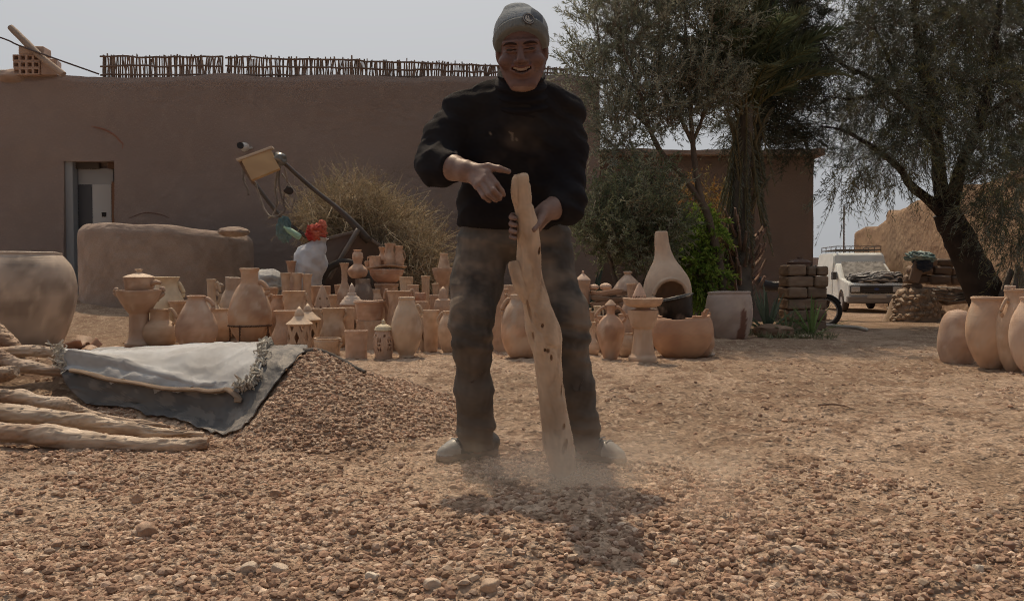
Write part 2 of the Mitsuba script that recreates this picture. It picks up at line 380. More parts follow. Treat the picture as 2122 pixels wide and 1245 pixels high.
# the larger stones one can pick out
STONES = [(285, 1036, 29, 0, 'round brown stone below the sawn end of the front log'), (303, 1103, 46, 0, 'elongated brown clod in the left foreground gravel'), (518, 1181, 38, 2, 'round two toned stone near the bottom left of centre'), (579, 1184, 36, 2, 'pale stone just right of the round two toned stone'),
          (876, 1047, 22, 3, 'dark reddish stone on the left flank of the pounded mound'), (1352, 1011, 27, 1, 'upright grey clod right of the drifting dust'), (1018, 1216, 42, 1, 'broad tan stone at the bottom edge, below the man'), (895, 1213, 36, 2, 'pale rounded stone left of the broad tan stone'),
          (1402, 1228, 34, 0, 'brown stone at the bottom right of the mound'), (1817, 1087, 27, 1, 'square tan clod alone in the right foreground'), (1699, 1034, 22, 0, 'dark pointed stone above the square tan clod'), (1653, 1145, 30, 2, 'pale stone below the square tan clod'), (2027, 1180, 24, 4, 'whitish stone near the bottom right corner'),
          (2090, 1132, 28, 3, 'dark stone by the right edge of the foreground'), (2064, 1144, 26, 0, 'brown stone touching the dark stone by the right edge'), (571, 1024, 24, 0, 'brown clod on the smooth gravel left of the shoe'), (1398, 1168, 26, 2, 'brown stone in the lower right half of the mound'), (770, 1195, 26, 4, 'whitish chip at the bottom edge left of the centre'), (660, 1120, 22, 0, 'brown clod left of the foot of the mound'), (930, 1090, 22, 1, 'dark clod high on the left flank of the mound'), (1210, 1160, 24, 0, 'brown stone in the shadow of the man near the bottom'), (1120, 1120, 20, 1, 'tan stone in the middle of the shadow of the man'),
          (1500, 1100, 22, 0, 'brown stone right of the mound, beyond the dust'), (1570, 1190, 24, 1, 'tan stone near the bottom right of the mound'), (1760, 1200, 24, 3, 'dark stone in the gravel below the square tan clod'), (1900, 1150, 20, 1, 'tan stone between the square clod and the right edge'), (120, 1130, 24, 0, 'brown stone in the gravel far left, halfway down'), (60, 1190, 26, 2, 'pale stone near the bottom left corner'), (210, 1200, 24, 1, 'tan stone at the bottom left, right of the corner stone'), (400, 1140, 22, 0, 'brown clod left of centre near the bottom'), (40, 1060, 20, 3, 'dark stone at the left edge below the logs'), (700, 1060, 18, 1, 'tan pebble on the smooth strip left of the man'), (820, 1140, 20, 3, 'dark pebble low on the left flank of the mound'), (1480, 1010, 18, 0, 'brown pebble at the edge of the drifting dust'), (150, 985, 20, 2, 'pale pebble just below the front log at left')]
SCOL = [(.38, .25, .175), (.47, .345, .25), (.52, .42, .33), (.27, .165, .12), (.66, .58, .48)]
for i, (u, v, w, ci, lab) in enumerate(STONES):
    yy = next((k_ for k_ in np.linspace(1.6, 4, 500) if at(u, v, k_)[2] < height_at(*[np.array([c_]) for c_ in at(u, v, k_)[:2]])[0]), 2.0)
    k = thing('stone', lab, 'stone', None if i < 16 else 'loose foreground stones'); r_ = np.random.default_rng(i + 90)
    m = trimesh.creation.icosphere(3, 1.0); m = rough(m, .26, 1.3, i * 7 + 1); m.vertices = np.clip(m.vertices, -r_.uniform(.62, .95, 3), r_.uniform(.62, .95, 3)); m = rough(m, .05, 6, i)
    m.apply_scale(np.array([w * .56, w * .46, w * r_.uniform(.36, .46)]) / FPX * yy); p = at(u, v, yy); m = place(m, [p[0], yy, p[2] + w * .10 / FPX * yy], r_.uniform(0, 6), r_.uniform(-.3, .3), r_.uniform(-.3, .3)); put(k, m, 'm_clay', 40, tint(m, SCOL[ci], None, 30, 1, i, .12, 150))
for i, (u0, v0, u1, v1, lab) in enumerate(((1696, 851, 1760, 850, 'thin dry twig lying on the packed earth at right'), (828, 948, 845, 905, 'pale straw standing in the foot of the gravel heap'))):
    k = thing('twig', lab, 'twig'); a_, b_ = at(u0, v0, 4.25 if i == 0 else 3.3), at(u1, v1, 4.25 if i == 0 else 3.3)
    if i == 0: a_[2], b_[2] = [float(height_at(q[:1], q[1:2])[0]) + .008 for q in (a_, b_)]
    m = tube([a_, (a_ + b_) / 2 + [0, .01, .008], b_], [.006, .005, .003] if i == 0 else [.002, .002, .001], 6, 12); put(k, m, 'm_wood', True, flat(m, (.22, .15, .11) if i == 0 else (.55, .47, .33)))

# ---------------------------------------------------------------- mud buildings
def mud_block(pts, thick, z0, z1, res=0.11, amp=0.03, top_amp=0.05, taper=0.05, seed=0, side=1.0):
    """A solid earth wall along pts (front face), thick to the back; z1 may be a function of arc length; closed mesh."""
    pts = np.asarray(pts, float); seg = np.linalg.norm(np.diff(pts, axis=0), axis=1); L = seg.sum(); cum = np.r_[0, np.cumsum(seg)]
    n = max(3, int(L / res)); s = np.linspace(0, L, n)
    q = np.stack([np.interp(s, cum, pts[:, k]) for k in (0, 1)], 1)
    t = np.gradient(q, axis=0); t /= np.linalg.norm(t, axis=1, keepdims=True); nr = np.stack([-t[:, 1], t[:, 0]], 1) * side
    zt = np.array([z1(x) if callable(z1) else z1 for x in s]) + (fb(np.stack([s * 1.1, 0 * s, 0 * s + seed], 1), 1.0, 4, seed) - 0.5) * 2 * top_amp
    k = max(3, int((zt.max() - z0) / res)); b = max(2, int(thick / max(res * 2, 0.1))); e = 0.05
    hh = np.linspace(0, 1, k)
    prof = [(0.0 + taper * h, h) for h in hh[:-1]] + [(taper + 0.015, 1 - e / 3), (taper + 0.05, 1.0)] + [(taper + w, 1.0) for w in np.linspace(0.1, max(thick - 0.1, 0.12), b)] + [(thick, h) for h in hh[::-1]]
    prof = np.array(prof)
    V = np.zeros((n, len(prof), 3))
    V[..., :2] = q[:, None] + nr[:, None] * prof[None, :, :1]
    V[..., 2] = z0 + (zt - z0)[:, None] * prof[None, :, 1]
    m = len(prof); v = V.reshape(-1, 3); f = list(grid_faces(n, m, True))
    c0, c1 = V[0].mean(0), V[-1].mean(0); K = len(v); v = np.vstack([v, c0, c1]); j = np.arange(m)
    f = np.vstack([f, np.stack([(j + 1) % m, j, 0 * j + K], 1), np.stack([(n - 1) * m + j, (n - 1) * m + (j + 1) % m, 0 * j + K + 1], 1)])
    o = tm(v, f)
    if o.volume < 0: o.invert()
    nn = np.array(o.vertex_normals); o.vertices = o.vertices + nn * ((fb(o.vertices, 1.3, 4, seed + 3) - 0.5) * 2 * amp)[:, None]
    return o

WY = 13.5
house = thing('mud_house', 'long windowless brown mud wall house with a recessed grey door', 'house')
lx, rx_ = -13.0, at(1243, 400, WY)[0]
wall = mud_block([(lx, WY), (rx_, WY)], 5.0, -0.4, lambda s: 3.99 - 0.0016 * s, amp=0.04, top_amp=0.055, taper=0.07, seed=2)
d0, d1 = at(128, 333, WY), at(238, 600, WY)
door_lo, door_hi = np.array([d0[0], WY - 1, 0.30]), np.array([d1[0], WY + 0.32, d0[2]])
hole = rough(trimesh.creation.box(door_hi - door_lo).subdivide().subdivide().subdivide(), 0.02, 3, 4); hole.apply_translation((door_lo + door_hi) / 2)
w2 = man(wall) - man(hole)
part(house, 'wall', unman(w2), 'm_mud', 35)
dx = lambda u: at(u, 450, WY)[0]
dz = lambda v: at(180, v, WY + 0.2)[2]
yd = WY + 0.24
door = numbered(house + '__door')
put(door, box([dx(147), yd, 0.32], [dx(221), yd + 0.05, dz(348)], 0.006), 'm_plain', 30, np.tile([.33, .34, .345], (200, 1))[:len(box([0, 0, 0], [1, 1, 1], 0.1).vertices)])
def flatpart(parent, name, m, c, bsdf='m_plain', label=None, smooth=30, **k): return part(parent, name, m, bsdf, smooth, tint(m, c, np.asarray(c) * 0.85, 6, 1, 3, 0.06), label, **k)
flatpart(door, 'panel', box([dx(178), yd - 0.012, 0.34], [dx(217), yd + 0.01, dz(382)], 0.004), (.50, .50, .49), label='pale grey metal door leaf with a small lock plate')
flatpart(door, 'glass_panel', box([dx(147), yd - 0.010, 0.36], [dx(176), yd + 0.01, dz(382)], 0.003), (.06, .065, .075), 'm_satin', label='dark narrow panel of the grey door')
flatpart(door, 'lock_plate', box([dx(197), yd - 0.022, dz(449)], [dx(206), yd, dz(440)], 0.002), (.03, .03, .03))
flatpart(door, 'frame', box([dx(128), yd - 0.15, 0.30], [dx(146), yd + 0.06, dz(335)], 0.006), (.30, .32, .335))
flatpart(door, 'lintel_board', box([dx(141), yd - 0.05, dz(350)], [dx(194), yd + 0.04, dz(336)], 0.004), (.10, .085, .075))
flatpart(door, 'lintel_board', box([dx(214), yd - 0.06, dz(350)], [dx(237), yd + 0.03, dz(337)], 0.004), (.16, .10, .07))
flatpart(door, 'side_board', box([dx(222), yd - 0.08, 0.33], [dx(237), yd + 0.03, dz(377)], 0.004), (.22, .12, .075), label='reddish brown board at the right of the door')
flatpart(house, 'doorstep', rough(box([dx(120), WY - 0.75, 0.1], [dx(245), WY + 0.1, 0.36], 0.04).subdivide().subdivide(), 0.015, 4), (.33, .23, .18))
flatpart(house, 'doorstep', rough(box([dx(100), WY - 1.25, 0.0], [dx(232), WY - 0.7, 0.26], 0.04).subdivide().subdivide(), 0.02, 4), (.36, .25, .19))
# the trace of a blocked arch over the door: a raised crack line in the plaster
cr = [at(u, v, WY + 0.05) for u, v in ((190, 262), (215, 268), (237, 280), (250, 294), (255, 300), (251, 325), (252, 360))]
flatpart(house, 'arch_crack', tube(cr, [.004, .012, .013, .012, .010, .007, .004], 6, 24), (.30, .14, .10))
cr = [at(u, v, WY + 0.03) for u, v in ((268, 452), (300, 441), (330, 444), (352, 452))]
flatpart(house, 'arch_crack', tube(cr, [.004, .010, .010, .004], 6, 18), (.16, .10, .08))

# surveillance camera on the wall
c = at(503, 303, WY - 0.12)
cam = thing('security_camera', 'small round white camera with black lens on the mud wall', 'camera')
flatpart(cam, 'housing', place(trimesh.creation.uv_sphere(0.075), c + [0.02, 0.03, -0.01]), (.62, .62, .60), 'm_satin', smooth=True)
flatpart(cam, 'lens', place(trimesh.creation.cylinder(0.052, 0.05), c + [-0.02, -0.05, 0.0], rx=math.pi / 2), (.01, .01, .012), 'm_satin')
flatpart(cam, 'bracket', beam(c + [0.03, 0.05, -0.04], c + [0.10, 0.17, 0.0], 0.03, 0.03), (.55, .55, .53))

# reed screens on the roof
def reed_screen(name, u0, u1, y, ztop0, ztop1, lab, seed, zb=3.82):
    r = np.random.default_rng(seed); s = thing('reed_screen', lab, 'screen', 'reed screens along the roof edge')
    x0, x1 = at(u0, 150, y)[0], at(u1, 150, y)[0]; n = int((x1 - x0) / 0.0225); reeds = []
    for i in range(n):
        x = x0 + (x1 - x0) * (i + r.uniform(.1, .9)) / n; t = (x - x0) / (x1 - x0); top = ztop0 + (ztop1 - ztop0) * t + r.normal() * 0.02
        reeds.append(tube([[x, y + r.normal() * .01, zb], [x + r.normal() * .012, y + r.normal() * .012, (zb + top) / 2], [x + r.normal() * .018, y + r.normal() * .01, top]], r.uniform(.009, .0145), 5))
    m = cat(reeds); part(s, 'reeds', m, 'm_plain', True, np.repeat(np.array([.25, .195, .165]) * r.uniform(.6, 1.35, (n, 1)), 17, 0), kind='stuff')
    for k in range(4):
        h = zb + 0.05 + k * (ztop0 - zb - 0.07) / 3; dz_ = (ztop1 - ztop0) * k / 3
        q = [[x, y - 0.022 + r.normal() * .004, h + dz_ * (x - x0) / (x1 - x0) + r.normal() * .008] for x in np.linspace(x0 - .03, x1 + .03, 14)]
        flatpart(s, 'binding_cane', tube(q, .015, 6), (.19, .145, .125))
    for x in (x0, x1): flatpart(s, 'post', tube([[x, y + .03, zb], [x + .01, y + .03, (ztop0 if x == x0 else ztop1) + 0.015]], .016, 6), (.2, .15, .12))
    return s
reed_screen('a', 213, 459, 13.75, 4.335, 4.325, 'leftmost reed screen on the roof, next to the bare parapet', 1)
reed_screen('b', 472, 720, 13.75, 4.32, 4.28, 'second reed screen from the left, right of the narrow gap', 2)
reed_screen('c', 726, 960, 13.75, 4.275, 4.20, 'reed screen on the roof left of the man, third from the left', 3)
reed_screen('d', 966, 1182, 13.75, 4.195, 4.135, 'rightmost reed screen, behind the head of the man', 4)

# hollow bricks, a block and a pole on the roof
HB = 13.45
def hollow_brick(c, w, d, h, rz, lab, nx=4, face=0.6):
    k = thing('hollow_brick', lab, 'brick', 'hollow bricks stacked on the roof')
    b = man(box([-w / 2, -d / 2, 0], [w / 2, d / 2, h], 0.006)); cell = w / nx
    for i in range(nx):
        x = -w / 2 + cell * (i + .5)
        b = b - man(box([x - cell * .33, -d, h * 0.2], [x + cell * .33, d, h * 0.82], 0.004))
    m = place(unman(b), c, rz); put(k, m, 'm_clay', 20, tint(m, (.47, .34, .27), (.40, .28, .22), 8, 1, 2))
zr = at(50, 153, HB)[2]
for i, lab in enumerate(('hollow brick at the bottom of the roof stack', 'hollow brick in the middle of the roof stack', 'topmost hollow brick of the roof stack, under the block')):
    p = at(52 - i * 1.0, 154 - i * 14.2, HB); hollow_brick([p[0], HB + .2, p[2]], 0.44, 0.3, 0.11, -0.06 + i * 0.04, lab)
blk = thing('clay_block', 'solid pale block lying on top of the hollow bricks', 'block')
p = at(58, 111, HB); m = place(rough(box([-.2, -.13, 0], [.2, .13, .135], .01).subdivide().subdivide(), .006, 9), p + [0, .2, .003], 0.05); put(blk, m, 'm_clay', 30, tint(m, (.50, .37, .29)))
blk = thing('clay_block', 'large upright block beside the hollow brick stack', 'block')
p = at(90, 153, HB); m = place(rough(box([-.11, -.12, 0], [.13, .15, .27], .012).subdivide().subdivide(), .006, 9), p + [0, .2, 0], 0.25); put(blk, m, 'm_clay', 30, tint(m, (.43, .31, .25)))
pole = thing('wooden_pole', 'thick pale pole leaning over the bricks on the roof', 'pole')
m = tube([at(22, 57, HB + .1), at(50, 85, HB + .05), at(85, 118, HB), at(132, 155, HB - .05)], [.05, .058, .055, .05], 10, 16); put(pole, rough(m, .008, 6), 'm_wood', 50, tint(m, (.42, .33, .27)))
rub = thing('rubble_lump', 'low lump of rubble at the left end of the roof', 'rubble')
m = rough(trimesh.creation.icosphere(3, 1.0), .25, 1.6, 5); m.apply_scale([.3, .2, .14]); m.apply_translation(at(14, 148, HB) + [0, .25, -.05]); put(rub, m, 'm_clay', 40, tint(m, (.40, .29, .23)))
cab = thing('overhead_cable', 'thin cable hanging down onto the roof edge', 'cable')
q = [at(-160, 25, 13.3), at(0, 78, 13.35), at(40, 95, 13.4), at(120, 124, 13.4), at(205, 154, 13.5)]; m = tube(q, .014, 6, 30); put(cab, m, 'm_plain', True, flat(m, (.12, .10, .10)))

# second house behind the trees
H2 = 15.0
h2 = thing('mud_outbuilding', 'lower brown mud outbuilding with thatched eaves behind the palm', 'house')
xa, xb = at(1236, 400, H2)[0], at(1687, 400, H2)[0]
part(h2, 'wall', mud_block([(xa, H2), (xb, H2)], 3.2, -0.6, lambda s: 2.90, amp=0.03, top_amp=0.02, taper=0.03, seed=11), 'm_mud', 35)
m = mud_block([(xa, H2 - 0.16), (xb + 0.14, H2 - 0.16)], 3.5, 2.86, lambda s: 2.97 + 0.0 * s, res=0.07, amp=0.02, top_amp=0.035, taper=0.02, seed=13)
part(h2, 'roof', m, 'm_plain', 35, tint(m, (.40, .29, .23), (.27, .19, .15), 6))

# long sunlit wall running back on the right
def w3top(s): return 2.72 + 0.05 * math.sin(s * 1.7) - (0.30 if s > 15.5 else 0) + (0.10 if 7.6 < s < 9.5 else 0)
w3 = thing('mud_wall', 'long sunlit ochre mud wall with a ragged top at right', 'wall')
part(w3, 'masonry', mud_block([(8.9, 12.0), (13.55, 32.6)], 0.5, -1.0, w3top, res=0.12, amp=0.04, top_amp=0.07, taper=0.03, seed=17, side=-1.0), 'm_mud_ochre', 35)
pst = thing('pole', 'thin dark pole standing at the end of the sunlit wall', 'pole')
m = tube([at(1750, 520, 33) * [1, 1, 0] + [0, 0, -.8], at(1749, 428, 33)], .035, 8); put(pst, m, 'm_plain', True, flat(m, (.16, .14, .13)))
far = thing('mud_wall', 'low far mud wall closing the lane behind the van', 'wall')
part(far, 'masonry', mud_block([(9.0, 40.0), (24.0, 40.0)], 0.5, -1.0, 1.55, res=0.3, amp=0.05, top_amp=0.2, seed=19), 'm_mud', 35)

# round mud basin against the house
OV = 11.9
ov = thing('mud_oven', 'broad round mud oven with a rounded rim before the house wall', 'oven')
c0 = at(351, 610, OV); R0 = (525 - 179) / 2 / FPX * OV * 0.97
zt, zb = at(351, 462, OV - 1)[2], 0.15
prof = [(0, zb), (R0 * .99, zb), (R0 * 1.0, zb + .3), (R0 * .995, zb + .7), (R0 * .985, zt - .16), (R0 * .96, zt - .06), (R0 * .90, zt), (R0 * .80, zt - .02), (R0 * .74, zt - .1), (R0 * .72, zt - .5), (0, zt - .55)]
pr = np.array(prof); pr = np.vstack([spline(pr[1:10], 60), pr[10:]]); pr = np.vstack([[0, zb], pr])
m = lathe(pr, 120); m.apply_translation([c0[0], OV + 0.0, 0])
m.vertices[:, 2] -= sstep(c0[0] - .3, c0[0] + 1.3, m.vertices[:, 0]) * 0.10 * sstep(zb + .4, zt, m.vertices[:, 2])
m = rough(m, .03, 2.2, 6, 4)
part(ov, 'wall', m, 'm_mud_pale', 50)
m = rough(trimesh.creation.icosphere(4, 1.0), .12, 2.5, 8, 4); m.apply_scale([.20, .22, .07]); m.apply_translation(at(484, 476, OV - .9) + [0, 0, -.03])
put(numbered(ov + '__mud_lump'), m, 'm_mud_pale', 50)

# ---------------------------------------------------------------- pottery
CLAY, RED, PALE, GREY, TAN = (.47, .352, .255), (.44, .305, .22), (.60, .52, .385), (.40, .335, .29), (.54, .40, .29)
PROFILES = {   # (radius, height) of the outside, in parts of the largest radius and of the height
    'amphora': [(.34, 0), (.60, .06), (.88, .20), (1, .34), (.97, .46), (.80, .62), (.58, .75), (.44, .80), (.40, .86), (.40, .95), (.47, 1)],
    'bellied': [(.52, 0), (.80, .08), (.97, .24), (1, .38), (.93, .52), (.70, .72), (.50, .86), (.42, .92), (.41, .97), (.46, 1)],
    'squat': [(.55, 0), (.80, .06), (.97, .24), (1, .40), (.90, .56), (.66, .67), (.54, .73), (.52, .88), (.54, .96), (.60, 1)],
    'jug': [(.44, 0), (.50, .02), (.72, .14), (.92, .32), (1, .52), (.92, .68), (.70, .82), (.50, .90), (.46, .95), (.50, .985), (.52, 1)],
    'jar': [(.62, 0), (.66, .02), (.84, .16), (.98, .36), (1, .50), (.93, .66), (.78, .80), (.70, .88), (.69, .94), (.75, 1)],
    'waisted': [(.70, 0), (.90, .10), (1, .26), (.95, .40), (.78, .58), (.70, .72), (.72, .86), (.78, .94), (.86, 1)],
    'bottle': [(.60, 0), (.90, .08), (1, .22), (.80, .38), (.52, .48), (.40, .56), (.36, .75), (.40, .92), (.50, 1)],
    'slim': [(.5, 0), (.75, .1), (1, .3), (.95, .42), (.6, .58), (.42, .66), (.38, .8), (.48, .93), (.62, 1)],
    'gourd': [(.5, 0), (.82, .07), (1, .22), (.92, .34), (.52, .47), (.40, .52), (.46, .62), (.56, .74), (.50, .88), (.36, .94), (.36, .97), (.44, 1)],
    'cylinder': [(.90, 0), (.92, .03), (.90, .2), (.91, .7), (.95, .9), (1, .97), (1, 1)],
    'bucket': [(.72, 0), (.74, .03), (.80, .3), (.88, .7), (.93, .92), (1, .96), (1, 1)],
    'bowl': [(.50, 0), (.54, .04), (.76, .3), (.92, .62), (.98, .88), (1, .93), (1, 1)],
    'dish': [(.80, 0), (.84, .06), (.94, .4), (.98, .8), (1, .9), (1, 1)],
    'globe': [(.50, 0), (.74, .08), (.95, .27), (1, .45), (.94, .64), (.80, .79), (.64, .88), (.58, .93), (.60, 1)],
    'storage': [(.70, 0), (.80, .07), (.93, .24), (1, .48), (.97, .68), (.88, .84), (.76, .94), (.72, .975), (.75, 1)],
    'cone': [(1, 0), (.98, .04), (.80, .4), (.62, .7), (.55, .9), (.62, .97), (.62, 1)],
    'planter': [(.74, 0), (.80, .05), (.92, .24), (1, .5), (.98, .72), (.92, .9), (.88, .955), (.90, 1)],
}
PER = {}
def shell(kind, R, H, wall=None, n=40, steps=32, depth=0.9):
    p = np.array(PROFILES[kind] if isinstance(kind, str) else kind, float); p = spline(p, steps)
    out = p * [R, H]; w = wall or max(0.013, R * 0.13)
    t = np.gradient(out, axis=0); t /= np.linalg.norm(t, axis=1, keepdims=True) + 1e-12
    inner = out - np.stack([t[:, 1], -t[:, 0]], 1) * w
    inner = inner[(out[:, 1] > H * (1 - depth)) & (inner[:, 1] > w)][::-1]; inner[:, 0] = np.maximum(inner[:, 0], R * .05)
    inner[0] = [out[-1, 0] - w, H]
    lip = [[out[-1, 0] - w * .06, H + w * .20], [out[-1, 0] - w * .5, H + w * .28], [out[-1, 0] - w * .94, H + w * .20]]
    return np.vstack([[0, 0], out, lip, inner, [0, inner[-1, 1] - w * .2]])

def base_of(u, v, y):
    """Distance at which pixel (u, v) meets the ground, unless y is given; and the standing point."""
    if y is None:
        ys = np.linspace(2, 20, 900); q = np.array([at(u, v, k) for k in ys]); g = height_at(q[:, 0], q[:, 1]); y = ys[np.argmax(q[:, 2] < g)]
    p = at(u, v if v is not None else 600, y)
    z = float(height_at(np.array([p[0]]), np.array([p[1]]))[0]) - 0.004
    return y, np.array([p[0], y, z])

def handle(parent, R, kind_r, H, ang, z0, z1, out, loc, col, rad=None, name='handle'):
    r0, r1 = kind_r(z0), kind_r(z1); rad = rad or R * .085; a = np.array([math.cos(ang), math.sin(ang), 0])
    rm = max(r0, r1)
    q = [a * (r0 - rad * .4) + [0, 0, z0 * H], a * (r0 + out * .55) + [0, 0, z0 * H + (z0 - z1) * H * .16], a * (max(r0, (r0 + r1) / 2) + out) + [0, 0, (z0 * .7 + z1 * .3) * H], a * (r1 + out * .55) + [0, 0, (z0 * .3 + z1 * .7) * H], a * (r1 - rad * .3) + [0, 0, z1 * H]]
    m = tube(q, [rad * .95, rad, rad, rad, rad * .9], 8, 18, squash=1.25); m.apply_translation(loc)
    part(parent, name, m, 'm_clay', True, tint(m, col, np.asarray(col) * .8, 12, 1, 4, .06))

def pot(name, kind, u, vb, vt, w, y, label, col=CLAY, handles=(), rz=0.0, tilt=0.0, z=None, group='clay pots laid out in rows', n=40, wet=None, cat_=None, wall=None, wob=0.012, alt=None, seed=None, tilt_x=0.0):
    """A thrown pot: base at pixel row vb (None = unseen, on the ground), rim at vt, w pixels wide, y metres away; z = stands on that height."""
    if z is None:
        y, p = base_of(u, vb, y)
    else: p = np.array([at(u, vt, y)[0], y, z])
    R, H = w / 2 / FPX * y, at(u, vt, y)[2] - p[2]
    key = thing(name, label, cat_ or name.replace('_', ' ').split()[-1], group)
    sd = seed if seed is not None else sum(map(ord, key)) + int(u)
    m = lathe(shell(kind, R, H, wall, n), n)
    q = m.vertices; q = q * (1 + wob * (nz(np.c_[q[:, :2] / R * .8, q[:, 2] / H * 2], 1.0, sd)[:, None] - .5) * 2 * [1, 1, 0])
    q[:, 2] += (nz(np.c_[q[:, :2] / R * .7, 0 * q[:, 2]], 1.0, sd + 1) - .5) * R * .07 * (q[:, 2] / H)
    m = tm(q, m.faces); r = np.random.default_rng(sd)
    c = tint(m, np.asarray(col) * r.uniform(.93, 1.07), np.asarray(alt if alt is not None else np.asarray(col) * [.86, .80, .76]), 2.2 / max(R, .08), 1, sd, .05)
    c *= (1 + .05 * np.sin(q[:, 2] / H * 31 + sd) * nz(q, 9, sd)[:, ])[:, None]
    if r.uniform() < .45 and col is not PALE:      # a fire mark and a dusty bloom
        a = r.uniform(-2.6, -.5); ctr = np.array([math.cos(a) * R, math.sin(a) * R, r.uniform(.2, .7) * H]); dd = np.linalg.norm((q - ctr) / [1, 1, 1.4], axis=1) / (R * r.uniform(.5, .9)) + (fb(q, 9, 3, sd + 7) - .5) * 1.4
        c = c * (1 - .34 * np.clip((1 - dd) * 2.2, 0, 1)[:, None] * np.array([.8, .95, 1.0]))
    bl = np.clip((fb(q * [1, 1, .6], 13, 4, sd + 17) - .55) * 6, 0, 1)[:, None] * .5; c = c * (1 - bl) + bl * np.array([.56, .47, .38])
    if wet is not None: c = np.where((q[:, 2] / H > wet + .03 * (nz(q, 14, sd) - .5))[:, None], c * [.80, .84, .88], c)
    M = trimesh.transformations.euler_matrix(tilt_x, tilt, rz); m.apply_transform(M); m.apply_translation(p)
    part(key, 'body', m, 'm_clay', 45, np.clip(c, .01, .9))
    pr = spline(np.array(PROFILES[kind] if isinstance(kind, str) else kind, float), 80); kr = lambda t: float(np.interp(t, pr[:, 1], pr[:, 0])) * R
    for h in handles:
        a, z0, z1, o = h[:4]; handle(key, R, kr, H, math.radians(a) + rz, z0, z1, o * R, p, np.asarray(col) * .97)
    PER[key] = (p, R, H, y)
    return key

def knob(parent, p, prof, col=CLAY, name='lid', n=32):
    m = lathe(prof, n); m.apply_translation(p); part(parent, name, m, 'm_clay', 45, tint(m, col, np.asarray(col) * .85, 14, 1, 3, .06))

def lantern(u, vb, vt, w, y, label, body, roof, rows, col=CLAY, z=None, n=40, roofcol=None, rholes=()):
    """A pierced clay lantern: hollow body with cut openings, a roof and a finial. body, roof: (r, z) parts of radius and height."""
    if z is None: y, p = base_of(u, vb, y)
    else: p = np.array([at(u, vt, y)[0], y, z])
    R, H = w / 2 / FPX * y, at(u, vt, y)[2] - p[2]
    key = thing('clay_lantern', label, 'lantern', 'pierced clay lanterns')
    b = np.array(body, float) * [R, H]; t = max(.008, R * .09)
    inn = b.copy(); inn[:, 0] -= t; inn[0, 1] += t; inn = inn[::-1]; inn[0, 1] -= t * .2
    solid = man(lathe(np.vstack([[0, b[0, 1]], b, inn, [0, inn[-1, 1]]]), n))
    for (zz, k, off, hw, hh, sh) in rows:
        for i in range(k):
            a = (i + off) / k * 2 * np.pi
            hw_, hh_ = hw * R, hh * H
            if sh == 'round': cut = trimesh.creation.cylinder(hw_, R * 1.2, sections=10); cut.apply_transform(trimesh.transformations.rotation_matrix(np.pi / 2, [0, 1, 0])); cut.apply_translation([R * .95, 0, 0])
            else:
                P = sg.Polygon([(0, -hh_), (hw_, 0), (0, hh_), (-hw_, 0)]) if sh == 'diamond' else sg.Polygon([(-hw_, hh_), (hw_, hh_), (0, -hh_)]) if sh == 'down' else sg.Polygon([(-hw_, -hh_), (hw_, -hh_), (0, hh_)])
                cut = trimesh.creation.extrude_polygon(P, R * 1.2, engine='earcut'); cut.apply_transform(np.array([[0, 0, 1, 0], [1, 0, 0, 0], [0, 1, 0, 0], [0, 0, 0, 1.0]])); cut.apply_translation([R * .35, 0, 0])
            cut.apply_transform(trimesh.transformations.rotation_matrix(a, [0, 0, 1])); cut.apply_translation([0, 0, zz * H])
            solid = solid - man(cut)
    m = unman(solid); m.apply_translation(p)
    part(key, 'body', m, 'm_clay', 35, tint(m, col, np.asarray(col) * .82, 10, 1, int(u), .05))
    rf = np.array(roof, float) * [R, H]; rf = np.vstack([[0, rf[0, 1]], rf, [0, rf[-1, 1]]]) if rf[-1, 0] > 0 else np.vstack([[0, rf[0, 1]], rf])
    if rholes:
        so = man(lathe(rf, 32))
        for zz, k, o in rholes:
            for i in range(k):
                cut = trimesh.creation.cylinder(R * .1, R * .3, sections=10); cut.apply_transform(trimesh.transformations.rotation_matrix(np.pi / 2, [0, 1, 0])); cut.apply_translation([R * np.interp(zz, [.52, .74, .9], [.86, .55, .28]), 0, 0]); cut.apply_transform(trimesh.transformations.rotation_matrix((i + o) / k * 2 * np.pi, [0, 0, 1])); cut.apply_translation([0, 0, zz * H]); so = so - man(cut)
        m = unman(so); m.apply_translation(p); part(key, 'roof', m, 'm_clay', 45, tint(m, roofcol or col, np.asarray(roofcol or col) * .85, 14, 1, 3, .06))
    else: knob(key, p, rf, roofcol or col, 'roof')
    PER[key] = (p, R, H, y)
    return key

# front row, left of the tarpaulin's end
pot('clay_brazier', [(.64, 0), (.66, .06), (.54, .12), (.46, .22), (.43, .55), (.46, .60), (.52, .63), (.78, .78), (.94, .92), (1, .98), (1, 1)], 289, 718, 601, 88, None, 'tall footed brazier at the left end of the pots, carrying a lidded dish', (.44, .325, .25), [(180, .99, .86, .12), (20, 1.0, .80, .06)], wall=.012)
bz = PER['clay_brazier']; tz = bz[0][2] + bz[2] - .03
k = pot('clay_tagine', 'dish', 288, None, 576, 59, bz[3], 'red lidded cooking dish standing on the leftmost footed brazier', RED, (), z=tz, cat_='tagine')
p, R, H, y = PER[k]; knob(k, p + [0, 0, H + .002], [(0, 0), (R * 1.04, 0), (R * 1.05, .008), (R * .72, .028), (R * .3, .042), (R * .16, .05), (R * .16, .068), (R * .27, .075), (R * .27, .086), (0, .088)], (.60, .47, .36)); 
m = tube([p + [R * .9, -.02, H * .55], p + [R * 1.25, -.03, H * .72], p + [R * 1.62, -.03, H * .66]], [.022, .024, .016], 8, 8); part(k, 'handle', m, 'm_clay', True, tint(m, RED))
